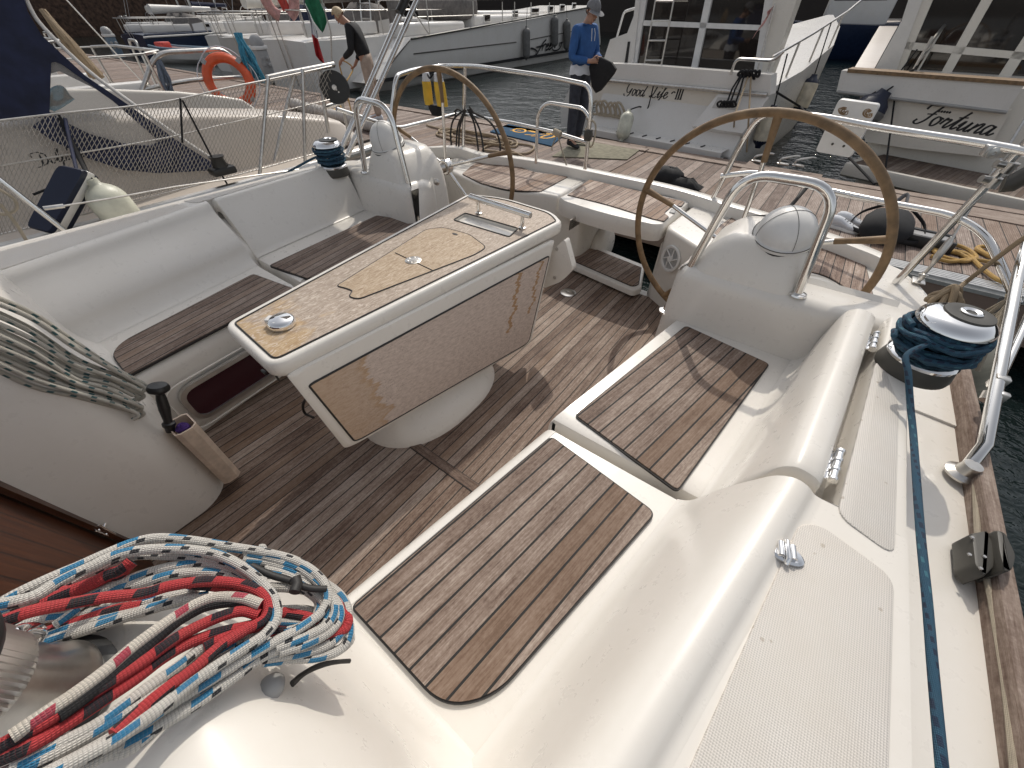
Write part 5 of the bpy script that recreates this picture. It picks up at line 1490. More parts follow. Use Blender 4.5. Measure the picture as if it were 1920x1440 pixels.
# right hand moulding with cleat recess, left wing
slab(bw := MB(), [(1346, 176), (1442, 182), (1392, 250), (1298, 236)], P_tr-EY*.32, (EY+V((0, 0, -.55))).normalized(), .25)
bw.build('stern_quarter', 'gelcoat_far', GB, 30)
slab(bw := MB(), [(1346, 182), (1388, 185), (1378, 206), (1335, 202)], P_tr-EY*.325, (EY+V((0, 0, -.55))).normalized(), .02)
bw.build('cleat_recess', 'gelcoat_grey', GB, 30)
slab(bw := MB(), [(1072, 158), (1124, 150), (1104, 200), (1098, 242), (1052, 238), (1050, 205)], P_tr-EY*.30, (EY+EX*.35).normalized(), .12)
bw.build('stern_quarter', 'gelcoat_far', GB, 30)
# cabin aft end with sliding glass doors
gz = P_gl
b = MB(); slab(b, [(1216, -40), (1190, 126), (1424, 142), (1462, -40)], gz+EY*.05, EY, .03); b.build('door_glass', 'dark_glass', GB)
b = MB()
for poly in ([(1330, -40), (1343, -40), (1305, 136), (1294, 135)], [(1207, 38), (1426, 47), (1424, 57), (1205, 48)], [(1198, -40), (1218, -40), (1192, 127), (1180, 126)], [(1440, -40), (1462, -40), (1430, 144), (1412, 142)]):
    slab(b, poly, gz, EY, .06)
b.build('door_frame', 'white_plastic', GB)
slab(bw := MB(), [(1150, 78), (1184, 40), (1206, -40), (1150, -40), (1168, 20), (1142, 66)], gz-EY*.02, EY, .2)
panel('cabin_side', 'gelcoat_far', [(1144, 74), (1176, 62), (1188, 30), (1196, -40), (1204, -40), (1186, 128), (1128, 124)], gz-EY*.03, EY, .2, GB)
panel('cabin_side', 'gelcoat_cream', [(1456, -40), (1520, -40), (1494, 0), (1442, 148), (1426, 146)], gz-EY*.03, EY, .25, GB)
panel('side_vent', 'dark_void', [(1177, 78), (1181, 78), (1175, 124), (1170, 124)], gz-EY*.045, EY, .02, GB)
b = MB(); b.tube(bend([AP(x, y, gz+EY*.3, EY) for x, y in ((1156, 72), (1170, 22), (1196, 14))], .06), .022, 8); b.build('screen_frame', 'white_plastic', GB)
b = MB()
for x0, x1 in ((1236, 1207), (1271, 1239)): b.tube([AP(x0, -40, gz-EY*.25, EY), AP(x1, 128, gz-EY*.25, EY)], .016, 8)
for k in range(4):
    t = .25+.22*k; b.tube([AP(1236+(1207-1236)*t, -40+168*t, gz-EY*.25, EY), AP(1271+(1239-1271)*t, -40+168*t, gz-EY*.25, EY)], .014, 8)
b.build('ladder', 'steel_worn', GB)
b = MB()
b.tube(bend([AP(x, y, P_tr-EY*.05, EY) for x, y in ((1370, 140), (1380, 110), (1450, 114), (1470, 96))], .08), .020, 8)
gw = lambda t: 1.40-.028*max(0, t-1)*(1+.12*t)
pts = [G0+EY*t+EX*gw(t)*.97+V((0, 0, z)) for t, z in ((.8, .92), (3, 1.12), (6, 1.4), (8, 1.65))]
b.tube(pts, .022, 8)
for t in (.8, 2.2, 3.8, 5.5): p = G0+EY*t+EX*gw(t)*.97; b.tube([p+V((0, 0, .5)), p+V((0, 0, .86+.09*t))], .018, 8)
b.build('side_rail', 'steel_worn', GB)
b = MB(); b.tube([AP(1453, 6, gz-EY*.1, EY), AP(1418, 140, gz-EY*.1, EY)], .012, 8); fp = b.build('flag_staff', 'steel_worn', GB)
b = MB(); rows = []
for i in range(7):
    t = i/6; a = V((1452-10*t, 10+14*t)); c = V((1438-22*t+6*math.sin(t*5), 22+52*t))
    rows.append([AP(a.x+(c.x-a.x)*k/4, a.y+(c.y-a.y)*k/4, gz-EY*(.12+.05*math.sin(k*1.7+t*4)), EY) for k in range(5)])
b.loft(rows)
tag(b.build('ensign', 'pink_plastic', None, 60), 'faded pinkish flag drooping from the staff at the right of the cream motor boat', 'flag')
b = MB()
for x in (1362, 1368, 1378): b.tube([AP(1392+.3*(x-1362), 136, P_tr-EY*.12, EY), AP(x+10, 168, P_tr-EY*.25, EY), AP(x, 196, P_tr-EY*.36, EY)], .014, 7)
for k in range(5): b.tube(cr([AP(1345+6*k, 194+2*(k % 2), P_tr-EY*.36, EY), AP(1352+6*k, 190, P_tr-EY*.42, EY), AP(1356+6*k, 198, P_tr-EY*.40, EY), AP(1348+6*k, 200, P_tr-EY*.38, EY)], 5, closed=True), .016, 7, closed=True)
for k in range(5): b.tube(cr([AP(1384+8*k, 140-3*(k % 2), P_tr-EY*.1, EY), AP(1392+8*k, 133, P_tr-EY*.16, EY), AP(1398+6*k, 143, P_tr-EY*.12, EY)], 5, closed=True), .020, 7, closed=True)
tag(b.build('mooring_rope', 'black_cloth'), 'black mooring rope hitched on the right stern corner of the cream motor boat', 'rope')
b = MB(); e = A(1374, 262, DZ)
b.tube([AP(1402, 145, P_tr-EY*.14, EY), AP(1378, 215, P_pl-EY*.1, EY), e], .013, 7); b.tube([AP(1408, 145, P_tr-EY*.14, EY), AP(1404, 220, P_pl, EY), A(1400, 285, DZ)], .013, 7)
tag(b.build('mooring_rope', 'rope_tan'), 'tan mooring lines running from the cream motor boat down to the dock', 'rope')
b = MB(); b.tube([AP(1412, 146, P_tr-EY*.1, EY), A(1500, 200, .15), A(1640, 345, DZ)], .016, 7)
tag(b.build('mooring_rope', 'black_cloth'), 'taut black line crossing the water from the cream motor boat to the dock', 'rope')
fender('fender', 'pale grey fender standing on the bathing platform below the Good Life name', AP(1180, 206, P_pl+EY*.15, EY), AP(1164, 266, P_pl-EY*.1, EY), .125, 'fender_white', None, None, [AP(1200, 200, P_tr-EY*.1, EY), AP(1213, 206, P_tr-EY*.08, EY), AP(1226, 158, P_tr-EY*.09, EY)])
b = MB(); c = AP(1130, 205, P_pl+EY*.3, EY)
for k in range(6): b.tube(cr([c+V((.10*k-.25, .02, .05*(k % 3))), c+V((.10*k-.15, 0, .12)), c+V((.10*k-.05, .05, -.05)), c+V((.10*k-.2, .05, -.1))], 5, closed=True), .02, 7, closed=True)
tag(b.build('rope_coil', 'rope_cream'), 'loose coil of pale rope on the left of the bathing platform', 'rope')
p = G0+EY*4.0+EX*1.40
fender('fender', 'cream fender with navy ends hanging highest on the right side of the cream motor boat', p+V((0, 0, .48)), p+V((.0, -.12, -.18)), .15, 'fender_cream', 'navy_rubber', None, [p+V((-.1, 0, 1.25))])
p = G0+EY*1.15+EX*1.56
fender('fender', 'cream fender with navy top hanging low at the right corner of the cream boat', p+V((0, 0, .30)), p+V((0, 0, -.30)), .13, 'fender_cream', 'navy_rubber', None, [p+V((-.1, 0, .95))])

F0 = V((1.0, 8.25, 0))
FB = thing('motor_boat', 'motor boat at upper right with Fortuna on its transom and a teak platform', 'motor boat', (1.6, 10, WATER))
Q_tr, Q_gl = F0+EY*.95, F0+EY*2.2
e0, e1 = A(1592, 307, -.27), A(1990, 391, -.27)
d = (e1-e0).normalized(); inn = V((-d.y, d.x, 0))
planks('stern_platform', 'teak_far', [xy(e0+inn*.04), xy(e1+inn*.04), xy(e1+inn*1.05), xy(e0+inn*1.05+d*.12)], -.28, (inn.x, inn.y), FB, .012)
b = MB(); b.loft([[p+V((0, 0, z))+inn*k for p in (e0-d*.05, e1)] for z, k in ((-.20, .10), (-.16, .02), (-.04, 0), (.0, .01), (.005, .05), (.0, .10), (-.02, 1.0))]); b.build('platform_edge', 'gelcoat_cream', FB, 40)
panel('transom', 'gelcoat_cream', [(1612, 178), (1896, 206), (1846, 294), (1700, 278), (1622, 266)], Q_tr, EY, .12, FB)
panel('bulwark', 'gelcoat_far', [(1578, 132), (1922, 158), (1886, 212), (1568, 172)], Q_tr-EY*.10, EY, .30, FB)
b = MB(); b.tube([AP(1570, 172, Q_tr-EY*.1, EY), AP(1888, 211, Q_tr-EY*.1, EY)], .020, 8); b.build('rub_rail', 'grey_paint', FB)
b = MB(); slab(b, [(1590, 129), (1924, 153), (1922, 161), (1588, 136)], Q_tr-EY*.12, EY, .36); b.build('bulwark_cap', 'leather', FB)
b = MB(); o0 = AP(1712, 231, Q_tr-EY*.004, EY); xd = (AP(1800, 246, Q_tr-EY*.004, EY)-o0).normalized()
write(b, 'Fortuna', o0, xd, V((0, 0, 1)), .265, .095)
for k in range(5):
    p = AP(1761+5*k, 208.5+.6*k, Q_tr-EY*.004, EY); b.lathe([(0, 0), (.016, 0), (.016, .003), (0, .003)], p, -EY, 5)
b.build('name_lettering', 'black_text', FB)
b = MB(); rows = []
for t, w, z1 in ((1.12, 1.5, .30), (1.16, 1.55, .66), (3.0, 1.55, .75), (6.0, 1.3, .95), (9, .7, 1.25), (10.5, .1, 1.4)):
    c = F0+EX*.80+EY*t; rows.append([c+EX*(-w*.85)+V((0, 0, WATER-.2)), c+EX*-w+V((0, 0, -.35)), c+EX*-w+V((0, 0, z1)), c+EX*(-w+.08)+V((0, 0, z1+.01)), c+EX*(w-.08)+V((0, 0, z1+.01)), c+EX*w+V((0, 0, z1)), c+EX*w+V((0, 0, -.35)), c+EX*(w*.85)+V((0, 0, WATER-.2))])
b.loft(rows, cap0=True, cap1=True); b.build('hull', 'gelcoat_cream', FB, 30)
b = MB(); slab(b, [(1756, -40), (1684, 132), (2000, 158), (2030, -40)], Q_gl+EY*.05, EY, .03); b.build('door_glass', 'dark_glass', FB)
b = MB()
for poly in ([(1862, -40), (1884, -40), (1776, 150), (1758, 148)], [(1696, 78), (1990, 104), (1988, 118), (1692, 92)], [(1740, -40), (1766, -40), (1692, 134), (1676, 132)], [(1990, -40), (2012, -40), (1884, 162), (1862, 158)]):
    slab(b, poly, Q_gl, EY, .07)
b.build('door_frame', 'gelcoat_cream', FB)
panel('cabin_side', 'gelcoat_far', [(1716, -40), (1744, -40), (1680, 134), (1640, 130), (1690, 40)], Q_gl-EY*.03, EY, .25, FB)
pan = [A(x, y, .72) for x, y in ((1600, 130), (1638, 132), (1694, 30), (1690, 22), (1660, 30))]
b = MB(); b.prism([xy(p) for p in pan], .66, .735, .02); b.build('side_deck', 'gelcoat_beige', FB)
b = MB()
hp = lambda t, z: F0+EX*(.80-1.5+.03*max(0, t-3))+EY*t+V((0, 0, z))
b.tube([hp(1.2, 1.02), hp(2.2, 1.25), hp(4, 1.45), hp(7, 1.75)], .022, 8); b.tube([hp(1.2, .88), hp(2.2, 1.0), hp(4, 1.15), hp(7, 1.4)], .015, 8)
for t in (1.2, 2.2, 3.2, 4.2, 5.4): b.tube([hp(t, .66), hp(t, 1.04+.1*t)], .018, 8)
b.build('side_rail', 'steel_worn', FB)
p = hp(2.6, 0)+EX*-.22
fender('fender', 'cream fender hanging on the left side of the Fortuna boat', p+V((0, 0, .75)), p+V((0, -.1, .15)), .14, 'fender_cream', None, 'fenders of the Fortuna boat', [p+V((.1, 0, 1.2))])
p = hp(1.6, 0)+EX*-.22
fender('fender', 'navy fender with a white band hanging low beside the Fortuna transom corner', p+V((0, 0, .52)), p+V((-.04, -.05, -.10)), .13, 'navy_rubber', None, 'fenders of the Fortuna boat', [p+V((.1, 0, 1.0))])
c = hp(.75, 0)+EX*-.25
fender('fender', 'big round grey fender at the stern corner left of the Fortuna name', c+V((.1, 0, .56)), c+V((-.08, -.05, .06)), .24, 'fender_grey', 'navy_rubber', 'fenders of the Fortuna boat', [hp(1.1, .75), hp(1.25, .9)])
b = MB(); b.tube([hp(1.1, .78), hp(.9, .45), A(1660, 320, -.3)], .012, 7); b.tube([hp(1.1, .8), AP(1612, 190, Q_tr-EY*.2, EY)], .012, 7)
tag(b.build('mooring_rope', 'black_cloth'), 'black line hanging from the left stern corner of the Fortuna boat', 'rope')

# ------------------------------------------------------------------ big white yacht on the left of the motor boats
W0, W1 = A(716, 176, WATER), A(1100, 104, WATER)
dd = (W1-W0); dd.z = 0; dd.normalize(); nn = V((dd.y, -dd.x, 0))
if nn.dot(CAM-W0) < 0: nn = -nn
WY = thing('sailing_yacht', 'large white yacht across the water with grey fenders and a script name', 'yacht', W0+dd*4-nn*2)
def wp(px, py, off=0.0): return AP(px, py, W0+nn*off, nn)
b = MB(); rows = []
for xt, yt, xb, yb in ((771, 71, 704, 158), (820, 65.5, 770, 161), (880, 55.5, 860, 146), (940, 45.5, 940, 132), (1000, 35, 1010, 120), (1060, 23, 1075, 108), (1120, 10, 1130, 99)):
    t, m = wp(xt, yt), wp(xb, yb); bt = V((m.x, m.y, WATER-.3))
    k = lambda p, o: p+nn*o
    rows.append([k(bt, -.9), k(m, -.25), k(m.lerp(t, .25), -.06), m.lerp(t, .6), k(m.lerp(t, .93), .0), t, k(t, -.12), k(t, -4.2)])
b.loft(rows, cap0=True, cap1=True); b.build('hull', 'gelcoat_far', WY, 30)
b = MB()
for off, c0, c1, mt in ((-.0, (708, 150), (1120, 85), 0),):
    for y0, y1 in ((150.5, 157),):
        P = [wp(704, y0-1, .01), wp(1125, 84, .01), wp(1125, 88, -.0), wp(704, y0+6, -.0)]
        b.quad(*P, .02)
b.build('boot_stripe', 'black_text', WY)
b = MB()
for (x0, y0, x1, y1) in ((776, 101, 968, 79), (995, 74, 1098, 54)):
    b.tube([wp(x0, y0, .012), wp(x1, y1, .012)], .020, 6)
b.tube([wp(771, 73, .03), wp(1120, 11, .03)], .035, 6)
b.tube([wp(768, 76, .02), wp(716, 142, .02)], .016, 6)
b.build('cove_stripe', 'dark_grey_plastic', WY)
b = MB(); o0 = wp(1008, 98, .02); xd = (wp(1050, 90, .02)-o0).normalized()
s = 1.15
for pts in ([(1024.5, 74), (1019, 80), (1012, 92), (1006, 102), (997, 107), (992, 107)], [(995, 90.5), (1002, 92), (1008, 97)], [(1006, 88.5), (1014, 87), (1019, 85.5)],
            [(1020, 83), (1016.5, 95)], [(1019, 86), (1023, 82.5), (1025, 84)], [(1025, 88), (1029, 84), (1027, 82.5), (1024, 89), (1024, 94), (1029, 91)], [(1031, 87), (1035, 83), (1033, 81.5), (1030, 88), (1030, 93), (1036, 88)],
            [(1037, 84), (1036, 92), (1040, 95), (1047, 93), (1051, 88), (1054, 79)], [(1050, 79), (1049, 87)], [(1051, 81), (1055, 79.5)]):
    P = [wp(x, y, .02) for x, y in pts]; ribbon(b, cr(P, 6) if len(P) > 2 else P, .075, nn)
b.build('name_lettering', 'black_text', WY)
# scoop stern, cockpit coaming, wheel pods, cabin with windows
sc = (-nn*1.0)
b = MB(); t0, b0 = wp(771, 71), wp(704, 158)
rows = [[t0+sc*k, (t0*.45+b0*.55)+sc*k-dd*.1, b0+sc*k] for k in (0, .6, 3.4, 4.0)]
b.loft(rows); b.build('transom', 'gelcoat_far', WY, 40)
b = MB(); c = t0+dd*.5+sc*.9
for k, (l, w, h, z) in enumerate(((2.6, .7, .55, .2), )): pass
def wbox(name, mat, along_, inn_, z0, l, w, h, bev=.08):
    c = t0+dd*along_+sc*inn_; c.z = t0.z+z0+h/2
    ang = math.atan2(dd.y, dd.x); b = MB(); b.box(c, (l, w, h), bev, 3, Matrix.Rotation(ang, 3, 'Z')); return b.build(name, mat, WY, 40)
wbox('coaming', 'gelcoat_far', 2.0, .75, -.05, 4.2, .5, .45, .12)
wbox('coaming', 'gelcoat_far', 2.0, 3.3, -.05, 4.2, .5, .45, .12)
wbox('wheel_cover', 'grey_canvas', .6, 1.25, .0, .55, .25, 1.3, .12)
wbox('wheel_cover', 'grey_canvas', .6, 2.9, .0, .55, .25, 1.3, .12)
wbox('cabin', 'gelcoat_far', 9.0, 2.0, -.05, 8.0, 2.6, .62, .15)
wbox('coach_roof', 'gelcoat_far', 9.2, 2.0, .45, 7.0, 2.2, .25, .12)
wbox('spray_hood', 'grey_canvas', 4.8, 2.0, .4, 1.6, 2.6, .9, .35)
for k, (x, wd) in enumerate(((913, 14), (966, 13), (1003, 20), (1032, 14), (1054, 13), (1076, 10))):
    P = AP(x, 34-.22*(x-913)*.62, t0+sc*.68, nn)
    q = Matrix.Rotation(math.atan2(dd.y, dd.x), 3, 'Z'); s = (P-CAM).length/712
    f_ = MB(); f_.box(P, (wd*s*1.15, .05, .30), .02, 2, q); fo = f_.build('window', 'white_plastic', WY)
    g_ = MB(); g_.box(P+nn*.02, (wd*s*.95, .03, .22), .01, 2, q); ORG[fo] = ORG[WY] if fo not in ORG else ORG[fo]; g_.build('pane', 'dark_glass', fo)
b = MB()
for a in (1.2, 4.2, 6.5, 7.6, 9.2, 11.2): p = t0+dd*a+sc*.10; b.tube([p, p+V((0, 0, 1.0))], .022, 6)
b.tube([t0+dd*.2+sc*.1+V((0, 0, 1.0)), t0+dd*12+sc*.10+V((0, 0, 1.15))], .012, 6); b.tube([t0+dd*.2+sc*.1+V((0, 0, .55)), t0+dd*12+sc*.10+V((0, 0, .62))], .012, 6)
b.tube(bend([t0+dd*1.2+sc*.1, t0+dd*.1+sc*.1+V((0, 0, 1.0)), t0+dd*.0+sc*1.4+V((0, 0, 1.0)), t0+dd*.0+sc*1.4], .2), .024, 6)
b.tube([t0+sc*2.2+V((0, 0, 1.6)), t0+sc*2.2-dd*.5+V((0, 0, -1.0))], .03, 6); b.tube([t0+sc*1.7+V((0, 0, 1.6)), t0+sc*1.7-dd*.5+V((0, 0, -1.0))], .03, 6)
for k in range(6): z = 1.3-.4*k; b.tube([t0+sc*2.2-dd*(.5*(1.6-z)/2.6)+V((0, 0, z)), t0+sc*1.7-dd*(.5*(1.6-z)/2.6)+V((0, 0, z))], .03, 6)
b.build('guard_rail', 'steel_worn', WY)
b = MB(); b.tube([t0+dd*6+sc*2+V((0, 0, .6)), t0+dd*6+sc*2+V((0, 0, 16))], .11, 10); b.build('mast', 'alloy', WY)
for i, (x, yt, yb, lab) in enumerate(((987, 49, 113, 'leftmost of the three grey fenders on the white yacht'), (1040, 27, 90, 'middle grey fender on the white yacht, over the script name'), (1063, 35, 96, 'rightmost grey fender on the white yacht, beside the man in blue'))):
    p, q = wp(x, yt, .22), wp(x, yb, .22)
    fender('fender', lab, p, q, (p-q).length*.145, 'fender_grey', None, 'grey fenders along the white yacht', [wp(x-2+4*(i == 0), yt-45, -.05)])

# ------------------------------------------------------------------ more boats, built whole
def small_yacht(name, label, loc, ang, L, B, fb, hullm, cover=None, mast=True, stripe=None, group=None):
    o = thing(name, label, 'sailing boat', loc, group)
    q = Matrix.Rotation(ang, 3, 'Z'); c = V(loc)
    T = lambda x, y, z: c+q@V((x, y, z))
    b = MB(); rows = []
    for t, w, h in ((0, .78, .92), (.03, .82, .94), (.25, .98, .96), (.5, 1.0, 1.0), (.75, .72, 1.06), (.93, .25, 1.13), (1.0, .02, 1.16)):
        x = t*L; y = B/2*w; z = fb*h
        rows.append([T(x, -y*.5, -.3), T(x, -y*.93, .1), T(x, -y, z*.55), T(x, -y, z), T(x, -y*.93, z+.02), T(x, 0, z+.06), T(x, y*.93, z+.02), T(x, y, z), T(x, y, z*.55), T(x, y*.93, .1), T(x, y*.5, -.3)])
    b.loft(rows, cap0=True, cap1=True); b.build('hull', hullm, o, 30)
    if stripe:
        b = MB()
        for s in (-1, 1): b.tube([T(t*L, s*(B/2*w+.01), fb*h-.10) for t, w, h in ((0, .78, .92), (.03, .82, .94), (.25, .98, .96), (.5, 1.0, 1.0), (.75, .72, 1.06), (.93, .25, 1.13))], .05, 6)
        b.build('stripe', stripe, o)
    b = MB(); rows = []
    for t, w, h in ((.34, .55, .0), (.35, .55, .38), (.45, .58, .46), (.6, .48, .42), (.72, .34, .26), (.76, .3, .0)):
        y = B/2*w; z = fb
        rows.append([T(t*L, -y, z), T(t*L, -y*.92, z+h*.9), T(t*L, -y*.6, z+h), T(t*L, y*.6, z+h), T(t*L, y*.92, z+h*.9), T(t*L, y, z)])
    b.loft(rows, cap0=True, cap1=True); b.build('cabin', 'gelcoat_far', o, 30)
    for s in (-1, 1):
        b = MB(); b.box(T(.18*L, s*B*.30, fb+.18), (.30*L, .18, .36), .05, 2, q); b.build('coaming', 'gelcoat_far', o)
    for s in (-1, 1):
        b = MB(); b.box(T(.50*L, s*B*.285, fb+.26), (.12*L, .04, .14), .02, 1, q); b.build('window', 'dark_glass', o)
    b = MB()
    for s in (-1, 1):
        for t, w in ((.02, .78), (.2, .94), (.4, .96), (.6, .88)): b.tube([T(t*L, s*B/2*w*.95, fb), T(t*L, s*B/2*w*.95, fb+.65)], .018, 6)
        b.tube([T(t*L, s*B/2*w*.95, fb+.65) for t, w in ((.02, .78), (.2, .94), (.4, .96), (.6, .88), (.95, .15))], .012, 6)
    b.tube(bend([T(.02*L, -B*.37, fb+.65), T(-.01*L, -B*.3, fb+.66), T(-.01*L, B*.3, fb+.66), T(.02*L, B*.37, fb+.65)], .1), .02, 6)
    b.build('guard_rail', 'steel_worn', o)
    b = MB(); rows = []
    for t, h, w_ in ((.33, .02, .62), (.335, .55, .60), (.36, .86, .52), (.42, .78, .5), (.47, .45, .5)):
        y = B/2*w_; rows.append([T(t*L, -y, fb+.03), T(t*L, -y*.95, fb+h*.8), T(t*L, -y*.6, fb+h), T(t*L, y*.6, fb+h), T(t*L, y*.95, fb+h*.8), T(t*L, y, fb+.03)])
    b.loft(rows, cap0=True, cap1=True); b.build('spray_hood', 'grey_canvas' if hullm != 'gelcoat_grey' else 'navy_canvas', o, 50)
    b = MB(); b.tube(bend([T(.0, -.25, .2), T(-.12, -.25, fb+.75), T(-.12, .05, fb+.75), T(0, .05, .2)], .06), .018, 6); b.build('stern_ladder', 'steel_worn', o)
    b = MB(); b.tube([T(.16*L, 0, fb-.1), T(.16*L, 0, fb+.55)], .05, 8); b.tube([T(.16*L+.1, math.cos(a)*.42, fb+.5+math.sin(a)*.42) for a in [2*math.pi*k/20 for k in range(20)]], .018, 6, closed=True); b.build('wheel', 'steel_worn', o)
    if cover:
        b = MB(); rows = []
        for t in (.0, .04, .2, .35, .4): rows.append([T((.30+t)*L-.12*L, math.cos(a)*B*.05*(1.4-2*t), fb+1.05+math.sin(a)*.16*(1.5-2*t)) for a in [2*math.pi*k/10 for k in range(10)]])
        b.loft(rows, closed=True, cap0=True, cap1=True); b.build('sail_cover', cover, o, 60)
    if mast:
        b = MB(); b.tube([T(.45*L, 0, fb), T(.45*L, 0, fb+11)], .08, 8); b.build('mast', 'alloy', o)
        b = MB()
        for p, r in ((T(-.0, 0, fb+.1), .010), (T(.98*L, 0, fb+.2), .012), (T(.44*L, B*.45, fb), .009), (T(.44*L, -B*.45, fb), .009)): b.tube([p, T(.45*L, 0, fb+10.5)], r, 5)
        b.build('rigging', 'steel_worn', o)
    return o
so_ = small_yacht('sailing_boat', 'white sailing boat on the near side of the dock just beyond the navy covered boat', (-9.3, 2.7, WATER), rad(-90), 9.0, 3.0, 1.15, 'gelcoat_far', 'grey_canvas')
OWN_RAIL.build('stern_rail', 'steel_worn', so_)
small_yacht('sailing_boat', 'white sailing boat with red gear on deck, second beyond the navy covered boat', (-13.6, 2.6, WATER), rad(-90), 9.5, 3.1, 1.15, 'gelcoat_far', 'gelcoat_cream')
small_yacht('sailing_boat', 'white boat with blue stripe third beyond the navy covered boat', (-18.2, 2.5, WATER), rad(-90), 9.0, 3.0, 1.2, 'gelcoat_far', 'navy_canvas', True, 'dark_hull')
p = A(432, 150, WATER)
small_yacht('sailing_boat', 'grey white sailing boat across the dock behind the orange lifebuoy', (-20.5, 9.6, WATER), rad(96), 10.0, 3.3, 1.5, 'gelcoat_grey', 'gelcoat_cream')
small_yacht('sailing_boat', 'white sailing boat with a lifebuoy at its stern, left of the man in black', (-16.8, 9.3, WATER), rad(94), 10.5, 3.3, 1.55, 'gelcoat_far', 'grey_canvas')
small_yacht('sailing_boat', 'low dark hulled boat far along the dock', (-38, 11.5, WATER), rad(100), 10.0, 3.0, 1.15, 'dark_hull', 'gelcoat_far', True, 'gelcoat_far')
small_yacht('sailing_boat', 'dark boat with pale deck farthest along the dock', (-47, 14.5, WATER), rad(104), 10.0, 3.0, 1.1, 'dark_hull', 'gelcoat_cream', True, 'gelcoat_far')
small_yacht('sailing_boat', 'white sailing boat with cream sail cover far behind the service pedestals', (-25.5, 11.2, WATER), rad(97), 10.0, 3.2, 1.4, 'gelcoat_far', 'gelcoat_cream')
small_yacht('sailing_boat', 'white boat with blue sail cover in the far row by the timber wall', (-52, 20, WATER), rad(110), 10.0, 3.2, 1.4, 'gelcoat_far', 'navy_canvas')
# white row boat with blue gunwale
c = A(330, 92, WATER); c = V((-31.5, 12.2, WATER)); o = thing('rowing_boat', 'white rowing boat with a blue gunwale lying beyond the dock', 'rowing boat', c)
q = Matrix.Rotation(rad(28), 3, 'Z'); b = MB(); g = MB(); rows = []; G1, G2 = [], []
for t, w, h in ((-2.3, .55, .75), (-1.6, .72, .66), (0, .85, .60), (1.4, .66, .68), (2.2, .28, .82), (2.6, .03, .92)):
    rows.append([c+q@V((t, y*w, z)) for y, z in ((-1, h), (-.9, .2), (-.4, -.1), (.4, -.1), (.9, .2), (1, h), (.9, h-.02), (.7, .25), (-.7, .25), (-.9, h-.02), (-1, h))])
    G1.append(c+q@V((t, -w, h))); G2.append(c+q@V((t, w, h)))
b.loft(rows, cap0=True, cap1=True); b.build('hull', 'gelcoat_far', o, 40)
g.tube(G1, .07, 6); g.tube(G2, .07, 6); g.build('gunwale', 'ped_blue', o)
b = MB()
for t in (-1.2, .2, 1.2): b.box(c+q@V((t, 0, .48)), (.3, 1.3, .05), .01, 1, q)
b.build('thwart', 'wood_red', o)
b = MB(); b.box(c+q@V((-1.9, 0, .72)), (.55, .6, .35), .06, 2, q); tag(b.build('fuel_can', 'red_plastic'), 'red can in the stern of the white rowing boat', 'can')
# pink and white lifebuoy on the boat left of the man in black
c = V((-16.0, 9.25, 1.75)); o = thing('lifebuoy', 'faded pink horseshoe lifebuoy on the boat left of the flag', 'lifebuoy', c)
n = (CAM-c).normalized(); u = n.cross(V((0, 0, 1))).normalized(); w = u.cross(n)
b = MB(); b.tube([c+u*(math.cos(a)*.42)+w*(math.sin(a)*.52) for a in [rad(-70+320*k/24) for k in range(25)]], .15, 12); b.build('ring', 'pink_plastic', o)
b = MB(); b.tube([c+u*-.12+w*-.35, c+w*.1, c+u*.15+w*.3], .13, 8); b.build('light_bag', 'red_plastic', o)
# Italian ensign on a staff
c = V((-11.2, 7.9, .0)); o = thing('ensign', 'green white and red flag drooping from a staff left of the man in black', 'flag', V((-11.0, 7.6, DZ)))
pl = lambda x, y, k=0: AP(x, y, V((-11.2, 7.9, 0))+V((.6, -.8, 0))*k, V((-.6, .8, 0)))
b = MB(); b.tube([pl(596, -25), pl(620, 60), pl(622, 118)], .018, 8); b.build('staff', 'steel_worn', o)
def flagpart(nm, mat, L, Rr):
    b = MB(); rows = []
    n = len(L)
    for i in range(n):
        rows.append([pl(L[i][0]+(Rr[i][0]-L[i][0])*k/6, L[i][1]+(Rr[i][1]-L[i][1])*k/6, .07*math.sin(k*1.3+i*.9)) for k in range(7)])
    b.loft(rows); b.build(nm, mat, o, 70)
flagpart('green_panel', 'green_cloth', [(570, -20), (572, 6), (580, 22), (588, 40), (600, 56), (604, 60)], [(590, -22), (602, 8), (610, 26), (613, 42), (608, 56), (604, 62)])
flagpart('white_panel', 'white_cloth', [(566, -18), (570, 10), (577, 26), (582, 44), (584, 62), (590, 70)], [(570, -20), (572, 6), (580, 22), (588, 40), (594, 56), (597, 72)])
flagpart('red_panel', 'red_cloth', [(584, 63), (588, 84), (592, 104), (600, 114), (608, 120)], [(596, 73), (600, 88), (604, 102), (607, 112), (609, 121)])
# blue fishing boat far off
p0 = A(1596, 62, WATER); p0 = V((-1.5, 38, WATER))
o = thing('fishing_boat', 'dark blue fishing boat far off between the two motor boats', 'fishing boat', p0)
b = MB(); rows = []; q = Matrix.Rotation(rad(10), 3, 'Z')
for t, w, h in ((-4.6, .9, 1.7), (-3, 1.5, 1.6), (0, 1.9, 1.55), (3, 1.7, 1.7), (4.8, .9, 2.0), (5.6, .1, 2.3)): rows.append([p0+q@V((t, y*w, z)) for y, z in ((-.6, -.2), (-.9, .3), (-1, h), (-.9, h+.02), (.9, h+.02), (1, h), (.9, .3), (.6, -.2))])
b.loft(rows, cap0=True, cap1=True); b.build('hull', 'dark_hull', o, 40)
b = MB(); b.box(p0+V((-1, 0, 2.6)), (3.2, 2.2, 2.2), .15, 2, q); b.build('wheelhouse', 'gelcoat_far', o)
b = MB(); b.box(p0+V((-1, -1.1, 2.9)), (2.6, .1, .7), .05, 2, q); b.build('window', 'dark_glass', o)
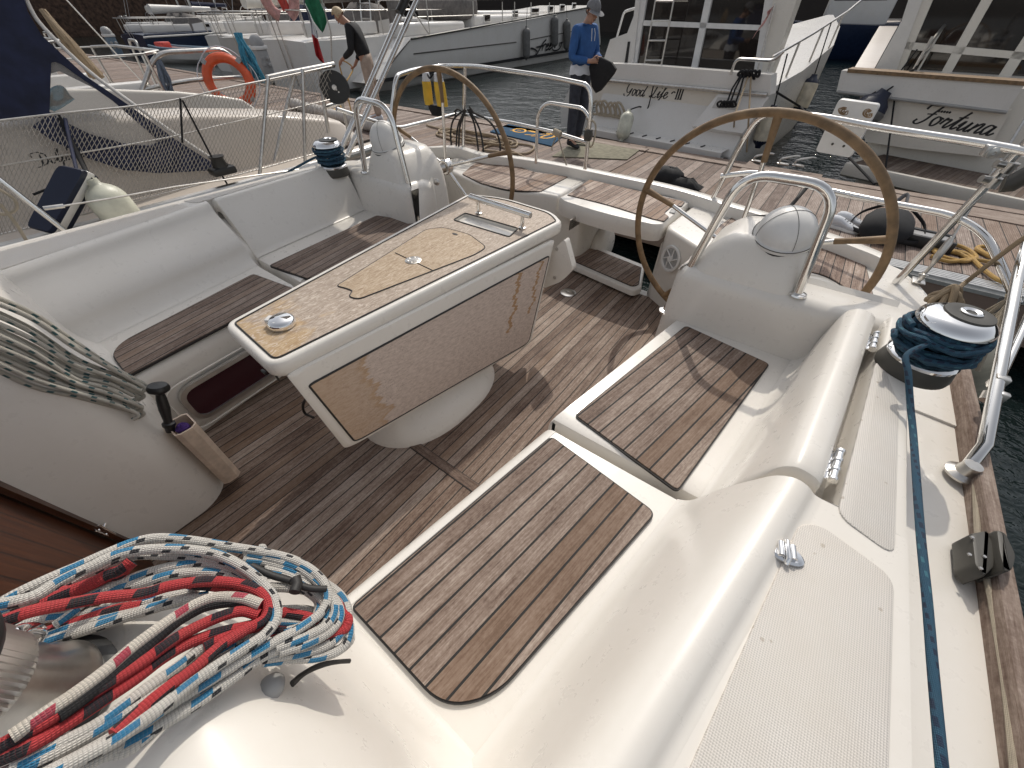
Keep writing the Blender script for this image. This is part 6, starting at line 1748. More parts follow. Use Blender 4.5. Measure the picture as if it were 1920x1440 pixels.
# quay wall
b = MB(); b.box((-20, 64, .6), (260, 2.0, 30), .1); tag(b.build('quay_wall', 'quay_stone'), 'dark stone quay wall across the harbour behind all the boats', 'wall')
b = MB(); b.box((-74, 20, 4.6), (2.0, 120, 12.5), .1); tag(b.build('shed_wall', 'wall_brown'), 'brown timber wall at the far left end of the harbour', 'wall')
# ------------------------------------------------------------------ rails, poles and fittings of our own stern
TZ = .558
def own(name, mat, fn, parent=None):
    b = MB(); fn(b); return b.build(name, mat, parent or YT, 40)
YP = 2.92
base = A(1097, 317, TZ); 
lp = [V((-2.72, 1.98, .60)), AX(737, 190, -2.70), AX(742, 142, -2.68), AY(775, 131, 2.55), AY(830, 123, YP), AY(893, 124, YP), AY(1027, 143, YP), AY(1106, 160, YP), AY(1109, 200, YP), AY(1097, 317, YP)]
own('pushpit_rail', 'steel', lambda b: b.tube(bend(lp, .10, 6), .0145, 12))
own('pushpit_rail', 'steel', lambda b: b.tube(bend([V((-2.74, 1.75, .98)), AX(745, 241, -2.70), AY(858, 213, YP), AY(960, 230, YP), AY(1040, 248, YP), AY(1101, 267, YP)], .08, 6), .0125, 10))
own('pushpit_rail', 'steel', lambda b: b.tube(bend([AY(1005, 306, YP), AY(1008, 213, YP), AY(1024, 192, YP), AY(1094, 203, YP), AY(1107, 226, YP)], .06, 6), .0125, 10))
own('pushpit_post', 'steel', lambda b: b.tube([AY(872, 124, YP), AY(868, 300, YP)], .0145, 10))
rp = [AY(1333, 378, YP), AY(1396, 258, YP), AY(1424, 218, 2.85), AY(1462, 210, 2.8), AY(1560, 222, 2.72), AY(1640, 238, 2.65), AY(1860, 272, 2.50), AY(1960, 292, 2.42)]
own('pushpit_rail', 'steel', lambda b: b.tube(bend(rp, .08, 6), .0155, 12))
own('pushpit_rail', 'steel', lambda b: b.tube(bend([AY(1352, 330, YP), AY(1420, 322, 2.9), AY(1500, 345, 2.8), AY(1620, 372, 2.65), AY(1790, 404, 2.50), AY(1850, 440, 2.42), AY(1880, 505, 2.3), AY(1908, 570, 2.2)], .08, 6), .0150, 12))
b = MB(); c = AY(1866, 283, 2.49); q = Matrix.Rotation(rad(20), 3, 'Z')
b.box(c, (.075, .028, .040), .004, 2, q); b.lathe([(0, 0), (.020, 0), (.020, .008), (.007, .010), (.006, .004), (0, .004)], c+V((-.005, -.016, -.004)), (.3, -1, 0), 18)
b.build('rail_fitting', 'alloy', YT)
b = MB(); c = AY(1103, 253, YP); b.box(c, (.05, .05, .075), .012, 2); b.tube([c+V((0, -.03, 0)), c+V((0, .03, 0))], .022, 12); b.build('rail_clamp', 'dark_grey_plastic', YT)
b = MB(); c = AY(1045, 250, YP-.01)
b.tube([c+V((-.03, 0, .008)), c+V((.03, 0, -.006))], .024, 10)
for px_ in (1035, 1052): b.tube([c, AY(px_, 275, YP-.03), AY(px_+(px_ > 1040)*10, 310 if px_ > 1040 else 282, YP-.05)], .005, 6)
b.tube(cr([AY(1100, 222, YP), AY(1116, 232, YP), AY(1114, 262, YP-.02), AY(1106, 275, YP), AY(1098, 240, YP-.02)], 5), .007, 6)
tag(b.build('lashing_line', 'rope_cream'), 'short cream lashing tied to the stern rail by the gate', 'rope')
# folded board on the starboard... outer pushpit
P0 = AY(1592, 240, 2.76); nb = V((.22, .97, .12)).normalized()
b = MB(); bp = [AP(x, y, P0, nb) for x, y in ((1575, 184), (1652, 195), (1596, 295), (1530, 283))]
c = sum(bp, V())/4
def bl(k, off):
    out = []
    for i in range(4):
        a, m, d = bp[i-1], bp[i], bp[(i+1) % 4]; s = m+(a-m)*.09; e = m+(d-m)*.09
        for t in (0, .33, .67, 1): out.append(c+((s*(1-t)**2+m*2*t*(1-t)+e*t*t)-c)*k+nb*off)
    return out
b.loft([bl(.985, -.012), bl(1, -.008), bl(1, .010), bl(.985, .013)], closed=True, cap0=True, cap1=True)
bd = b.build('stern_board', 'white_plastic', YT, 40)
b = MB(); rr = random.Random(3)
for (cx_, cy_) in ((1581, 208), (1627, 213)):
    for k in range(4):
        P = [AP(cx_+math.cos(a)*(3+2.0*k)+rr.uniform(-1, 1), cy_+math.sin(a)*(2.2+1.8*k)+rr.uniform(-1, 1), P0-nb*.0125, nb) for a in [2*math.pi*j/9 for j in range(9)]]
        ribbon(b, cr(P, 3), .004, -nb)
b.build('rust_stain', 'leather', bd)
b = MB()
for q in ((1561, 270), (1582, 274)): b.lathe([(0, 0), (.006, 0), (.005, .004), (0, .004)], AP(*q, P0-nb*.012, nb), -nb, 10)
b.build('board_bolt', 'dark_grey_plastic', bd)
# gantry post with clamps, light and backstay at the right
p0, p1 = V((.51, 2.47, .488)), AY(1925, 268, 2.47)
own('gantry_post', 'steel', lambda b: b.tube([p0, p0.lerp(p1, .5), p0.lerp(p1, 1.6)], .0165, 12))
b = MB()
for (x, y) in ((1856, 341), (1884, 313)):
    c = AY(x, y, 2.47); b.tube([c+V((-.035, -.02, .01)), c+V((.03, .01, 0))], .014, 10); b.lathe([(0, -.018), (.024, -.018), (.024, .018), (0, .018)], c+V((.01, 0, 0)), p1-p0, 16)
b.build('post_clamp', 'steel_worn', YT)
b = MB(); c = AY(1880, 345, 2.40); b.tube([c, c+V((.02, .0, .005)), AY(1935, 322, 2.40)], [.030, .032, .030], 14); b.build('post_lamp', 'dark_grey_plastic', YT)
ch = V((.60, 2.56, .492)); t1 = AY(1783, 450, 2.60); t2 = AY(1835, 365, 2.68)
b = MB(); b.box(ch, (.05, .07, .006), .002); b.box(ch+V((0, 0, .022)), (.014, .045, .04), .004); b.tube([ch+V((-.018, 0, .03)), ch+V((.018, 0, .03))], .006, 8)
b.tube([ch+V((.0, 0, .03)), AY(1752, 492, 2.57)], .008, 8)
b.build('chain_plate', 'steel_worn', YT)
own('turnbuckle', 'steel_worn', lambda b: b.tube([AY(1750, 494, 2.57), AY(1757, 482, 2.57), AY(1778, 456, 2.60), AY(1786, 444, 2.60)], [.008, .0155, .0155, .008], 10))
own('backstay', 'steel_worn', lambda b: b.tube([AY(1784, 448, 2.60), t2, t2+(t2-t1)*2.6], .0055, 8))
# pair of steel poles raking aft at the left
for a, c in (((636, 288), (772, -24)), ((651, 292), (793, -24))):
    own('raking_pole', 'steel', lambda b: b.tube([AX(*a, -2.70), AX(*c, -2.70), AX(*c, -2.70)+(AX(*c, -2.70)-AX(*a, -2.70))*.9], .0170, 12))
own('pole_joint', 'black_plastic', lambda b: b.tube([AX(748, 25, -2.70), AX(762, -5, -2.70)], .026, 12))
# unseen cloth roof over the left quarter, added to shade the left seats and sole
b = MB(); rows = []
for i in range(9):
    t = i/8; rows.append([V((-3.25+1.30*k/8+.0, 1.15+1.65*t, 2.22+.10*math.sin(math.pi*k/8)-.03*math.sin(math.pi*t))) for k in range(9)])
b.loft(rows); b.loft([[p+V((0, 0, .012)) for p in r] for r in rows]); b.build('added_shade_roof', 'white_cloth', YT, 60)
# guard wire stanchion at the left edge
own('stanchion', 'steel', lambda b: b.tube([AX(126, 436, -2.98), AX(0, 338, -3.02), AX(-60, 290, -3.04)], .0125, 10))
own('guard_wire', 'steel_worn', lambda b: (b.tube([AX(82, 392, -3.0), AX(210, 372, -3.0), AX(330, 350, -3.0), AX(560, 318, -2.98)], .0045, 6), b.tube([AX(82, 391, -3.0), AX(120, 386, -3.0)], .010, 8)))
b = MB(); b.tube(cr([AX(-10, 350, -3.0), AX(25, 372, -3.0), AX(30, 392, -3.0), AX(8, 402, -3.0), AX(-20, 395, -3.0)], 6), .007, 7); b.tube(cr([AX(0, 382, -2.99), AX(30, 420, -2.99), AX(52, 455, -2.97)], 5), .007, 7)
tag(b.build('line_end', 'rope_cream'), 'loose white line looped over the guard wire at the left edge', 'rope')
# yellow rescue float bags on the rail behind the far wheel
c = AY(812, 168, 2.86); o = thing('rescue_bag', 'yellow and black rescue line bag hanging on the stern rail behind the far wheel', 'rescue bag', c)
def bag(nm, mat, px, Y, w, parent, th=.07):
    b = MB(); rows = []
    L = [AY(x, y, Y) for x, y in px]
    n = len(L)
    for i, p in enumerate(L):
        ww = w[i]; rows.append([p+V((math.cos(a)*ww/2, math.sin(a)*th/2, 0)) for a in [2*math.pi*k/14 for k in range(14)]])
    b.loft(rows, closed=True, cap0=True, cap1=True); return b.build(nm, mat, parent, 60)
bag('bag_side', 'yellow_fabric', [(799, 152), (801, 165), (803, 185), (805, 196)], 2.86, [.075, .085, .085, .080], o)
bag('bag_side', 'yellow_fabric', [(823, 153), (825, 168), (828, 188), (830, 199)], 2.84, [.10, .115, .115, .11], o)
bag('bag_top', 'white_cloth', [(798, 136), (799, 145), (799, 153)], 2.86, [.05, .07, .077], o, .06)
bag('bag_top', 'white_cloth', [(821, 137), (822, 146), (823, 154)], 2.84, [.07, .09, .10], o, .06)
bag('bag_base', 'black_cloth', [(816, 196), (818, 206), (822, 216)], 2.87, [.17, .17, .15], o)
b = MB()
for k in range(9): p = AY(809.5+.42*k, 158+3.6*k, 2.80); b.box(p, (.012, .004, .0095+.003*(k % 2)), .001, 1)
b.build('bag_lettering', 'black_text', o)
b = MB(); b.tube(cr([AY(802, 140, 2.82), AY(806, 146, 2.80), AY(812, 138, 2.82)], 5), .008, 6); b.tube(cr([AY(820, 138, 2.82), AY(822, 134, 2.82), AY(828, 146, 2.80)], 5), .008, 6); b.build('bag_strap', 'black_cloth', o)
# black hoses looped over the rail
b = MB()
for pts in (((872, 205), (850, 225), (845, 258), (852, 290), (868, 300)), ((872, 206), (858, 240), (855, 292)), ((874, 205), (862, 240), (860, 296)), ((877, 205), (890, 235), (898, 290)), ((880, 205), (900, 245), (908, 292)), ((880, 207), (918, 228), (936, 262), (938, 292)), ((868, 210), (858, 205), (850, 213)), ((880, 200), (890, 212), (902, 218))):
    b.tube(cr([AY(x, y, YP-.03) for x, y in pts], 6), .008, 7)
tag(b.build('hose_loops', 'black_rubber'), 'bunch of thin black hoses looped over the middle stern rail', 'hose')
b = MB(); b.tube(cr([AY(1395, 430, 2.3), AY(1392, 418, 2.4), AY(1408, 408, 2.5), AY(1450, 404, 2.6), AY(1478, 390, 2.7), AY(1500, 366, 2.8), AY(1512, 352, 2.85)], 6), .011, 8)
tag(b.build('hose', 'black_rubber'), 'single black hose curving from behind the near compass dome to the stern rail', 'hose')

# ------------------------------------------------------------------ outer rail, ropes and winch on the right
own('stanchion', 'steel', lambda b: b.tube([V((.69, 1.27, .50)), V((.698, 1.33, .56)), AX(1908, 520, .735), AX(1960, 330, .76)], .0165, 12))
own('stanchion_brace', 'steel', lambda b: b.tube([AX(1868, 722, .715), AX(1925, 600, .80), AX(1965, 500, .84)], .0125, 10))
b = MB(); b.lathe([(0, 0), (.040, 0), (.040, .006), (.024, .016), (.021, .045), (0, .045)], V((.688, 1.262, .487)), (0, 0, 1), 26)
for a in (.5, 2.6, 4.7): b.lathe([(0, 0), (.006, 0), (.004, .004), (0, .004)], V((.688+.031*math.cos(a), 1.262+.031*math.sin(a), .493)), n=10)
b.build('stanchion_base', 'steel_worn', YT)
b = MB(); c = AX(1858, 745, .712); b.lathe([(0, -.014), (.022, -.014), (.022, .014), (0, .014)], c, (.05, .8, .6), 16); b.box(c+V((.012, -.012, .01)), (.022, .020, .05), .004)
c2 = AX(1872, 716, .716); b.box(c2, (.034, .03, .045), .004); b.build('stanchion_clamp', 'steel_worn', YT)
# genoa winches
def winch(c, name, tilt=(0, 0, 1), s=1.0):
    b = MB(); b.lathe([(0, 0), (.098*s, 0), (.100*s, .012*s), (.092*s, .050*s), (.088*s, .052*s), (0, .052*s)], c, tilt, 44); w = b.build(name, 'dark_grey_plastic', YT, 40)
    b = MB(); b.lathe([(.0, .050*s), (.092*s, .051*s), (.094*s, .060*s), (.086*s, .070*s), (.064*s, .078*s), (.058*s, .095*s), (.058*s, .150*s), (.066*s, .162*s), (.088*s, .172*s), (.094*s, .180*s), (.090*s, .196*s), (.074*s, .208*s), (.066*s, .212*s), (0, .213*s)], c, tilt, 48)
    b.build('drum', 'chrome', w, 40)
    b = MB(); b.lathe([(.0, .212*s), (.060*s, .2125*s), (.058*s, .217*s), (.030*s, .220*s), (.026*s, .2185*s)], c+V((.012, .01, 0)), tilt, 36); b.build('top_cap', 'dark_grey_plastic', w)
    b = MB(); b.lathe([(.012*s, .216*s), (.026*s, .219*s), (.026*s, .223*s), (.022*s, .225*s), (.013*s, .221*s), (.011*s, .206*s), (0, .206*s)], c+V((.012, .01, 0)), tilt, 28); b.build('handle_socket', 'chrome', w)
    return w
wc = V((.450, 1.375, .688))
winch(wc, 'winch', s=.90)
def wraps(b, c, n, r0, r1, z0, z1, rr, rope=.0065, jit=.004, start=0.0, rev=1):
    P = []; m = int(n*18)
    for i in range(m+1):
        a = start+rev*2*math.pi*i/18; t = i/m
        zz = z0+(z1-z0)*(.5-.5*math.cos(t*math.pi*3.0)) if n > 4 else z0+(z1-z0)*t
        r_ = r0+(r1-r0)*t+rr.uniform(-jit, jit)
        P.append(V((c.x+math.cos(a)*r_, c.y+math.sin(a)*r_, c.z+zz+rr.uniform(-jit, jit))))
    return P
rr = random.Random(21)
b = MB()
P = wraps(b, wc, 13, .060, .088, .080, .150, rr, jit=.0055, start=3.6)
P += [A(1655, 622, .86), A(1652, 630, .855)] if False else []
b.tube(cr(P, 2), .0072, 9)
P = wraps(b, wc, 6, .078, .097, .082, .142, rr, jit=.0085, start=1.0, rev=1)
b.tube(cr(P, 2), .0072, 9)
tail = [wc+V((-.03, -.075, .135)), A(1701, 665, .80), A(1703, 700, .775), A(1707, 760, .725), A(1712, 810, .700), A(1717, 880, .700), A(1726, 1000, .700), A(1738, 1120, .699), A(1748, 1240, .698), A(1757, 1340, .698), A(1772, 1500, .697)]
b.tube(cr(tail, 6), .0072, 10)
b.tube(cr([wc+V((-.085, -.03, .12)), A(1690, 622, .80), A(1678, 622, .805), A(1676, 630, .80)], 5), .0072, 9)
tag(b.build('winch_line', 'rope_blue'), 'dark blue rope wound on the near right winch, its tail running forward along the coaming', 'rope')
wl = V((-2.66, 1.56, .645)); winch(wl, 'winch', s=.95)
b = MB(); P = wraps(b, wl, 11, .064, .092, .082, .155, rr, jit=.0035); b.tube(cr(P, 2), .0072, 8)
b.tube(cr([wl+V((-.08, -.03, .10)), AX(585, 298, -2.85), AX(530, 328, -2.95), AX(500, 345, -2.98)], 5), .0072, 8)
tag(b.build('winch_line', 'rope_blue'), 'dark blue rope wound on the far left winch beside the raking steel poles', 'rope')
# control line along the rail with its jammer block
own('jib_car_block', 'dark_grey_plastic', lambda b: (b.prism(rpoly([xy(A(x, y, .53)) for x, y in ((1812, 1004), (1842, 998), (1858, 1030), (1856, 1068), (1836, 1086), (1818, 1062))], .008), .485, .545, .008, 2), b.prism(rpoly([xy(A(x, y, .53)) for x, y in ((1848, 1000), (1868, 1008), (1887, 1050), (1882, 1075), (1862, 1082), (1852, 1040))], .012), .485, .560, .010, 2)))
b = MB()
for q in ((1822, 1008), (1817, 1040), (1845, 1044), (1838, 1066)): b.lathe([(0, 0), (.0042, 0), (.0035, .003), (0, .003)], A(*q, .546), n=10)
b.build('block_screw', 'steel_worn', YT)
b = MB(); P = [A(1788, 690, .50), A(1800, 740, .50), A(1818, 830, .502), A(1826, 880, .502), A(1830, 950, .502), A(1833, 1010, .507)]
b.tube(cr(P, 5), .0062, 8); P = [A(1848, 1075, .507), A(1858, 1120, .502), A(1872, 1200, .500), A(1890, 1320, .500), A(1906, 1480, .500)]; b.tube(cr(P, 5), .0066, 8)
tag(b.build('control_line', 'rope_cream'), 'pale worn line running along the wooden toe rail through the grey block', 'rope')
# mooring lines at the right stern corner
b = MB(); kc = A(1765, 572, .52)
for k in range(5):
    a = k*1.25; d = V((math.cos(a), math.sin(a), 0))
    b.tube(cr([kc-d*.055+V((0, 0, .01)), kc+V((.012*math.cos(a*2), .012*math.sin(a*2), .05+.010*k)), kc+d*.055+V((0, 0, .015)), kc+V((-d.y, d.x, 0))*.035], 6, closed=True), .012, 9, closed=True)
b.tube(cr([kc+V((0, 0, .05)), A(1820, 522, .62), AY(1912, 452, 2.20), AY(1965, 425, 2.1)], 6), .009, 8)
tag(b.build('mooring_rope', 'rope_tan'), 'thick tan mooring rope knotted on the stern corner behind the blue wound winch', 'rope')
b = MB(); rr = random.Random(9)
for k in range(13):
    j = rr.uniform(-8, 8); e = (1905+rr.uniform(-6, 10), 560+rr.uniform(-12, 26)); s_ = (1795+k*3.2, 612+k*7+rr.uniform(-4, 4))
    P = [AX(e[0], e[1], .80), AX((e[0]+s_[0])/2+j*.3, (e[1]+s_[1])/2+j*.5, .79), AX(s_[0], s_[1], .77+.004*k)]
    b.tube(cr(P, 5), .0075, 7)
b.tube(cr([AX(1902, 545, .80), AX(1890, 552, .80), AX(1893, 566, .80), AX(1908, 562, .80)], 5, closed=True), .0075, 7, closed=True)
tag(b.build('rope_coil', 'rope_cream'), 'coil of pale rope hanging from the guard rail at the right edge', 'rope')
fender('fender', 'grimy cream fender hanging below the rope coil at the right edge', A(1835, 640, .42), A(1846, 700, -.05)+V((.02, 0, -.1)), .10, 'fender_cream', None, None, [AX(1880, 560, .86)])

# ------------------------------------------------------------------ things lying about the cockpit
def K(x, y, z): return A(x/2.8235, 960+y/2.8235, z)
def strand(b, pts, z0, z1, r=.0066, n=12, zl=None):
    m = len(pts); P = []
    for i, p in enumerate(pts):
        t = i/(m-1); z = zl[i] if zl else z0+(z1-z0)*t
        P.append(K(p[0], p[1], z))
    b.tube(cr(P, 7), r, n)
zt = lambda x: .905-.00000*x
def zprof(pts, lift=0.0):
    # lies on the bulkhead top, drooping over its after edge at the right hand end
    return [(.904 if x < 900 else .904-.085*min(1, (x-900)/900)**1.2)+lift for x, y in pts]
def run(b, pts, lift, r=.0066):
    zs = zprof(pts, lift)
    if sum(p[1] for p in pts[:2])/2 > 1000 or sum(p[1] for p in pts[-2:])/2 > 1100:      # the lower half of the coil climbs over the winch foot
        zs = [z+.060*max(0, min(1, (950-p[0])/800)) for z, p in zip(zs, pts)]
    strand(b, pts, 0, 0, r, 12, zs)
b = MB()
run(b, [(-60, 520), (100, 430), (280, 345), (420, 285), (560, 222), (700, 165), (830, 138), (1000, 150), (1200, 182), (1400, 215), (1560, 258), (1680, 335), (1735, 430), (1700, 530), (1590, 615), (1450, 690), (1290, 780), (1110, 890), (950, 985), (760, 1110), (560, 1225), (340, 1340), (150, 1440)], .012)
run(b, [(-60, 500), (160, 455), (310, 370), (480, 290), (640, 222), (820, 196), (1000, 200), (1150, 226), (1280, 290), (1380, 370), (1450, 460), (1462, 560), (1400, 650), (1280, 730), (1140, 820), (980, 935), (800, 1075), (600, 1212), (400, 1318), (200, 1420)], .022)
run(b, [(420, 470), (560, 408), (740, 338), (900, 292), (1080, 272), (1200, 300), (1300, 350)], .006)
run(b, [(300, 600), (560, 420), (740, 380), (920, 330), (1100, 320), (1260, 350)], .004)
run(b, [(-60, 790), (100, 735), (240, 688), (400, 640), (560, 590), (760, 525), (950, 470), (1100, 446)], .004)
run(b, [(-40, 700), (200, 570), (400, 545), (640, 510), (860, 455), (1050, 420)], -.002)
run(b, [(60, 1350), (280, 1245), (480, 1148), (640, 1040), (800, 920), (960, 808), (1080, 716), (1200, 676), (1340, 640)], .006)
run(b, [(300, 1400), (520, 1290), (700, 1240), (900, 1080), (1060, 960), (1250, 830), (1420, 700)], .0)
run(b, [(1290, 250), (1400, 265), (1520, 300), (1650, 360), (1760, 450), (1800, 540), (1760, 620), (1640, 690), (1480, 740)], .004)
run(b, [(1420, 330), (1560, 330), (1700, 370), (1800, 440), (1840, 520), (1830, 610), (1740, 700), (1600, 745), (1420, 770)], -.006)
run(b, [(1330, 400), (1500, 400), (1640, 420), (1760, 470), (1835, 560), (1850, 640), (1810, 720), (1700, 765), (1540, 775), (1390, 790)], -.012)
run(b, [(1480, 520), (1620, 520), (1740, 560), (1840, 640), (1845, 690), (1760, 740), (1600, 720), (1450, 690)], -.018)
run(b, [(1350, 300), (1480, 330), (1600, 400), (1690, 480), (1640, 590), (1500, 640)], -.004)
run(b, [(1470, 580), (1600, 590), (1720, 590), (1800, 560)], -.010)
run(b, [(1370, 190), (1392, 188), (1395, 215)], .0, .005)
rr = random.Random(4)
for k, (pts, lf) in enumerate((([(-60, 545), (140, 470), (330, 395), (520, 300), (700, 232), (880, 228), (1050, 240), (1190, 270), (1320, 350), (1400, 440), (1420, 540)], .010),
        ([(-60, 640), (180, 520), (420, 440), (640, 400), (860, 350), (1040, 330), (1210, 345), (1330, 400)], .002), ([(-60, 820), (160, 700), (380, 610), (600, 560), (820, 505), (1010, 460)], .0),
        ([(0, 1400), (260, 1290), (460, 1190), (660, 1075), (840, 960), (1010, 850), (1160, 760), (1320, 680), (1440, 600)], .004), ([(180, 1440), (420, 1345), (640, 1240), (860, 1120), (1060, 1000), (1230, 880), (1400, 760), (1560, 700)], .002),
        ([(1300, 215), (1450, 250), (1590, 300), (1700, 390), (1770, 490), (1740, 590), (1620, 660), (1460, 720)], .008), ([(1400, 300), (1540, 340), (1660, 420), (1730, 510), (1700, 610), (1560, 700)], .002))):
    run(b, pts, lf)
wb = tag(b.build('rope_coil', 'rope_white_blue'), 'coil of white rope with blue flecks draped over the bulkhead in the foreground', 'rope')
b = MB()
run(b, [(-60, 605), (150, 530), (330, 492), (560, 452), (760, 432), (900, 392), (1080, 368), (1250, 378), (1370, 420), (1420, 485), (1400, 565), (1300, 625), (1180, 700), (1060, 800), (940, 892), (820, 985), (700, 1090), (600, 1180)], .022)
run(b, [(240, 475), (380, 420), (500, 372), (580, 330), (640, 310), (700, 262)], .018, .0082)
run(b, [(330, 420), (430, 410), (540, 350), (640, 335), (655, 318)], .012)
run(b, [(-60, 1275), (200, 1130), (400, 1010), (600, 890), (760, 790), (900, 690), (1000, 630), (1150, 560), (1280, 525), (1370, 545)], .020)
run(b, [(-60, 1330), (150, 1240), (340, 1130), (540, 1000), (720, 880), (860, 775), (1000, 695), (1150, 642), (1280, 612), (1400, 585)], .012)
run(b, [(230, 640), (420, 580), (600, 520), (760, 490)], .0)
run(b, [(1000, 380), (1180, 400), (1320, 440), (1395, 520), (1370, 600), (1240, 640), (1080, 720)], .012)
run(b, [(1490, 530), (1600, 550), (1700, 572), (1800, 570), (1835, 610), (1750, 650), (1600, 640), (1440, 632)], -.004)
run(b, [(1780, 470), (1815, 520), (1845, 580), (1800, 640)], -.004)
tag(b.build('rope_coil', 'rope_red'), 'red rope with black flecks lying in the middle of the foreground coil', 'rope')
b = MB()
run(b, [(60, 1190), (280, 1040), (400, 960), (560, 840), (700, 720), (830, 622), (950, 540), (1050, 482), (1150, 452), (1280, 456), (1380, 490)], .026)
tag(b.build('rope_end', 'rope_white_red'), 'single white rope with red flecks crossing the foreground coil', 'rope')
b = MB()
run(b, [(300, 1085), (500, 942), (640, 832), (760, 732), (880, 622), (980, 552), (1100, 494), (1250, 474), (1350, 496)], .021, .0070)
tag(b.build('rope_end', 'rope_black'), 'plain black rope lying beside the white and red one in the foreground coil', 'rope')
b = MB(); run(b, [(1330, 285), (1440, 335), (1540, 365), (1580, 385), (1650, 405), (1730, 408)], .016, .0048); run(b, [(1562, 350), (1572, 385), (1558, 425)], .020, .0075)
tag(b.build('tie_cord', 'black_rubber'), 'black elastic tie with its knob round the end of the foreground coil', 'cord')
c = K(1500, 925, .797)
o = thing('bungee_toggle', 'grey ball toggle with a black elastic loop lying on the white moulding in the foreground', 'toggle', c)
b = MB(); b.lathe([(0, 0), (.010, .001), (.0165, .008), (.0168, .016), (.012, .024), (.006, .027), (0, .027)], c-V((.004, .006, .004)), (-.35, -.2, 1), 22); b.build('ball', 'grey_plastic', o, 60)
b = MB(); P = [K(x, y, z) for x, y, z in ((1545, 905, .802), (1600, 860, .785), (1680, 815, .760), (1760, 795, .735), (1850, 790, .70))]; b.tube(cr(P, 6), .0032, 8)
P = [K(x, y, z) for x, y, z in ((1548, 915, .798), (1620, 850, .780), (1720, 808, .748), (1800, 792, .722), (1850, 788, .70))]; b.tube(cr(P, 6), .0032, 8); b.build('elastic', 'black_rubber', o)
# coach roof winch at the lower left
cw = K(250, 1030, .892); cw.z = .892
b = MB(); b.lathe([(0, 0), (.066, 0), (.068, .006), (.060, .012), (0, .012)], cw, n=40); cwn = b.build('winch', 'black_plastic', YT, 40)
b = MB(); b.lathe([(.0, .011), (.058, .012), (.060, .018), (.056, .030), (.050, .050), (.048, .095), (.050, .122), (.058, .140), (0, .140)], cw, n=48); b.build('drum', 'steel_worn', cwn, 50)
b = MB()
rows = []
for z, k in ((.092, .0), (.097, 1), (.136, 1.0), (.143, 0.2)):
    rows.append([cw+V((math.cos(2*math.pi*j/120)*(.0535+k*(.0025 if j % 2 else .0)), math.sin(2*math.pi*j/120)*(.0535+k*(.0025 if j % 2 else .0)), z)) for j in range(120)])
b.loft(rows, closed=True); b.build('grip_ring', 'alloy', cwn, 20)
b = MB(); b.lathe([(0, .140), (.062, .140), (.066, .148), (.064, .158), (.040, .164), (0, .166)], cw, n=40); b.build('self_tailer', 'black_plastic', cwn, 40)
b = MB(); P = [K(-10, 690, 1.0), K(60, 660, 1.0), K(130, 632, .99), K(185, 640, .975), K(170, 676, .97)]; b.tube(cr(P, 5), [.009]*3+[.0085]*18, 10); b.lathe([(0, .160), (.034, .162), (.030, .178), (.014, .184), (0, .184)], cw, n=24); b.build('feeder_arm', 'chrome', cwn, 60)
# green flecked coil on the left bulkhead
b = MB(); rr = random.Random(17)
N = 16
for k in range(N):
    t = k/(N-1); lift = .010*((k*7) % 3)
    y0 = 566+128*t+rr.uniform(-6, 6); ye = 716+60*t+rr.uniform(-6, 6); xe = 262+rr.uniform(-14, 8)
    dip = rr.uniform(-10, 10)
    X0 = -1.475-.06*(1-t)+lift
    P = [AX(-40, y0-22, X0), AX(60, y0+22+dip*.4, X0), AX(140, y0+(ye-y0)*.50+12*math.sin(t*3)+dip*.6, X0+.006), AX(205, y0+(ye-y0)*.78+dip*.3, X0+.006), AX(xe, ye, X0)]
    if k % 2 == 0 and k < N-1:
        P += [AX(xe+9, ye+7, X0+.004), AX(xe-2, ye+14, X0)]
    b.tube(cr(P, 6), .0062, 10)
tag(b.build('rope_coil', 'rope_white_green'), 'coil of grubby white rope with green flecks lying on the left bulkhead', 'rope')
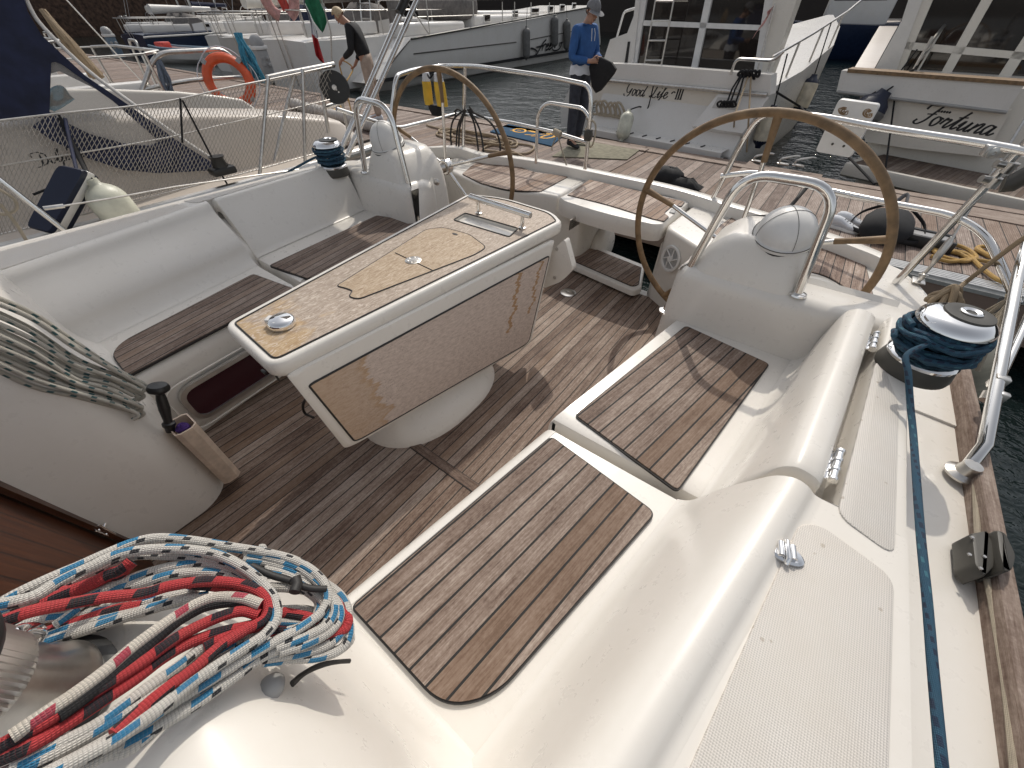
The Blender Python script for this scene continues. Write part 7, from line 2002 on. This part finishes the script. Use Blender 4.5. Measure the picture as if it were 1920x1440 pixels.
# winch handle and purple cloth in the pocket
hb = V((-1.478, -.018, .375)); 
h0, h1 = AX(318, 800, -1.482), AX(295, 722, -1.490)
o = thing('winch_crank', 'black winch handle standing in the beige pocket on the left bulkhead', 'winch handle', h0)
d = (h1-h0); L = d.length; d.normalize()
b = MB(); b.lathe([(0, -.02), (.014, -.02), (.015, .0), (.019, .006), (.019, .016), (.013, .020), (.0125, .03), (.0165, L*.45), (.0150, L*.68), (.012, L*.80), (.012, L*.83), (0, L*.83)], h0, d, 22); b.build('grip', 'black_plastic', o, 50)
b = MB(); b.lathe([(0, L*.82), (.016, L*.82), (.030, L*.88), (.031, L*.94), (.026, L*1.0), (.0, L*1.02)], h0, d, 28); b.build('knob', 'black_plastic', o, 50)
b = MB(); c = AX(340, 800, -1.462)
for k in range(3): b.tube([c+V((math.cos(a)*(.007+.006*k), math.sin(a)*(.006+.005*k), .004*math.sin(a*2+k)-.003*k)) for a in [2*math.pi*j/14 for j in range(14)]], .0055, 7, closed=True)
b.lathe([(0, -.03), (.020, -.03), (.022, -.004), (.010, .002), (0, .003)], c, n=16)
tag(b.build('cloth', 'cloth_purple'), 'small purple cloth stuffed in the beige winch handle pocket', 'cloth')
b = MB(); b.quad((-400, -200, WATER), (400, -200, WATER), (400, 600, WATER), (-400, 600, WATER)); o = b.build('water', 'water'); o['kind'] = 'structure'
# ------------------------------------------------------------------ light
SUN = V((-.33, .81, 1.0)).normalized()
w = bpy.data.worlds.new('World'); scene.world = w; w.use_nodes = True
wt = w.node_tree
sky = wt.nodes.new('ShaderNodeTexSky'); sky.sky_type = 'NISHITA'; sky.sun_disc = False
sky.sun_elevation = math.asin(SUN.z); sky.sun_rotation = math.atan2(SUN.x, SUN.y)
sky.air_density = 1.0; sky.dust_density = 3.0; sky.ozone_density = .5
bg = wt.nodes['Background']; bg.inputs['Strength'].default_value = .15
hs = wt.nodes.new('ShaderNodeHueSaturation'); hs.inputs['Saturation'].default_value = .28
wt.links.new(sky.outputs[0], hs.inputs['Color']); wt.links.new(hs.outputs[0], bg.inputs['Color'])
sl = bpy.data.lights.new('sun', 'SUN'); sl.energy = 2.05; sl.angle = rad(.6); sl.color = (1.0, .93, .82)
so = bpy.data.objects.new('sun', sl); COL.objects.link(so); so.rotation_euler = (-SUN).to_track_quat('-Z', 'Y').to_euler(); so.location = (0, 0, 30)
vs_ = scene.view_settings; vs_.view_transform = 'Standard'; vs_.look = 'None'; vs_.gamma = 1.0; vs_.exposure = -0.08
vs_.use_curve_mapping = False
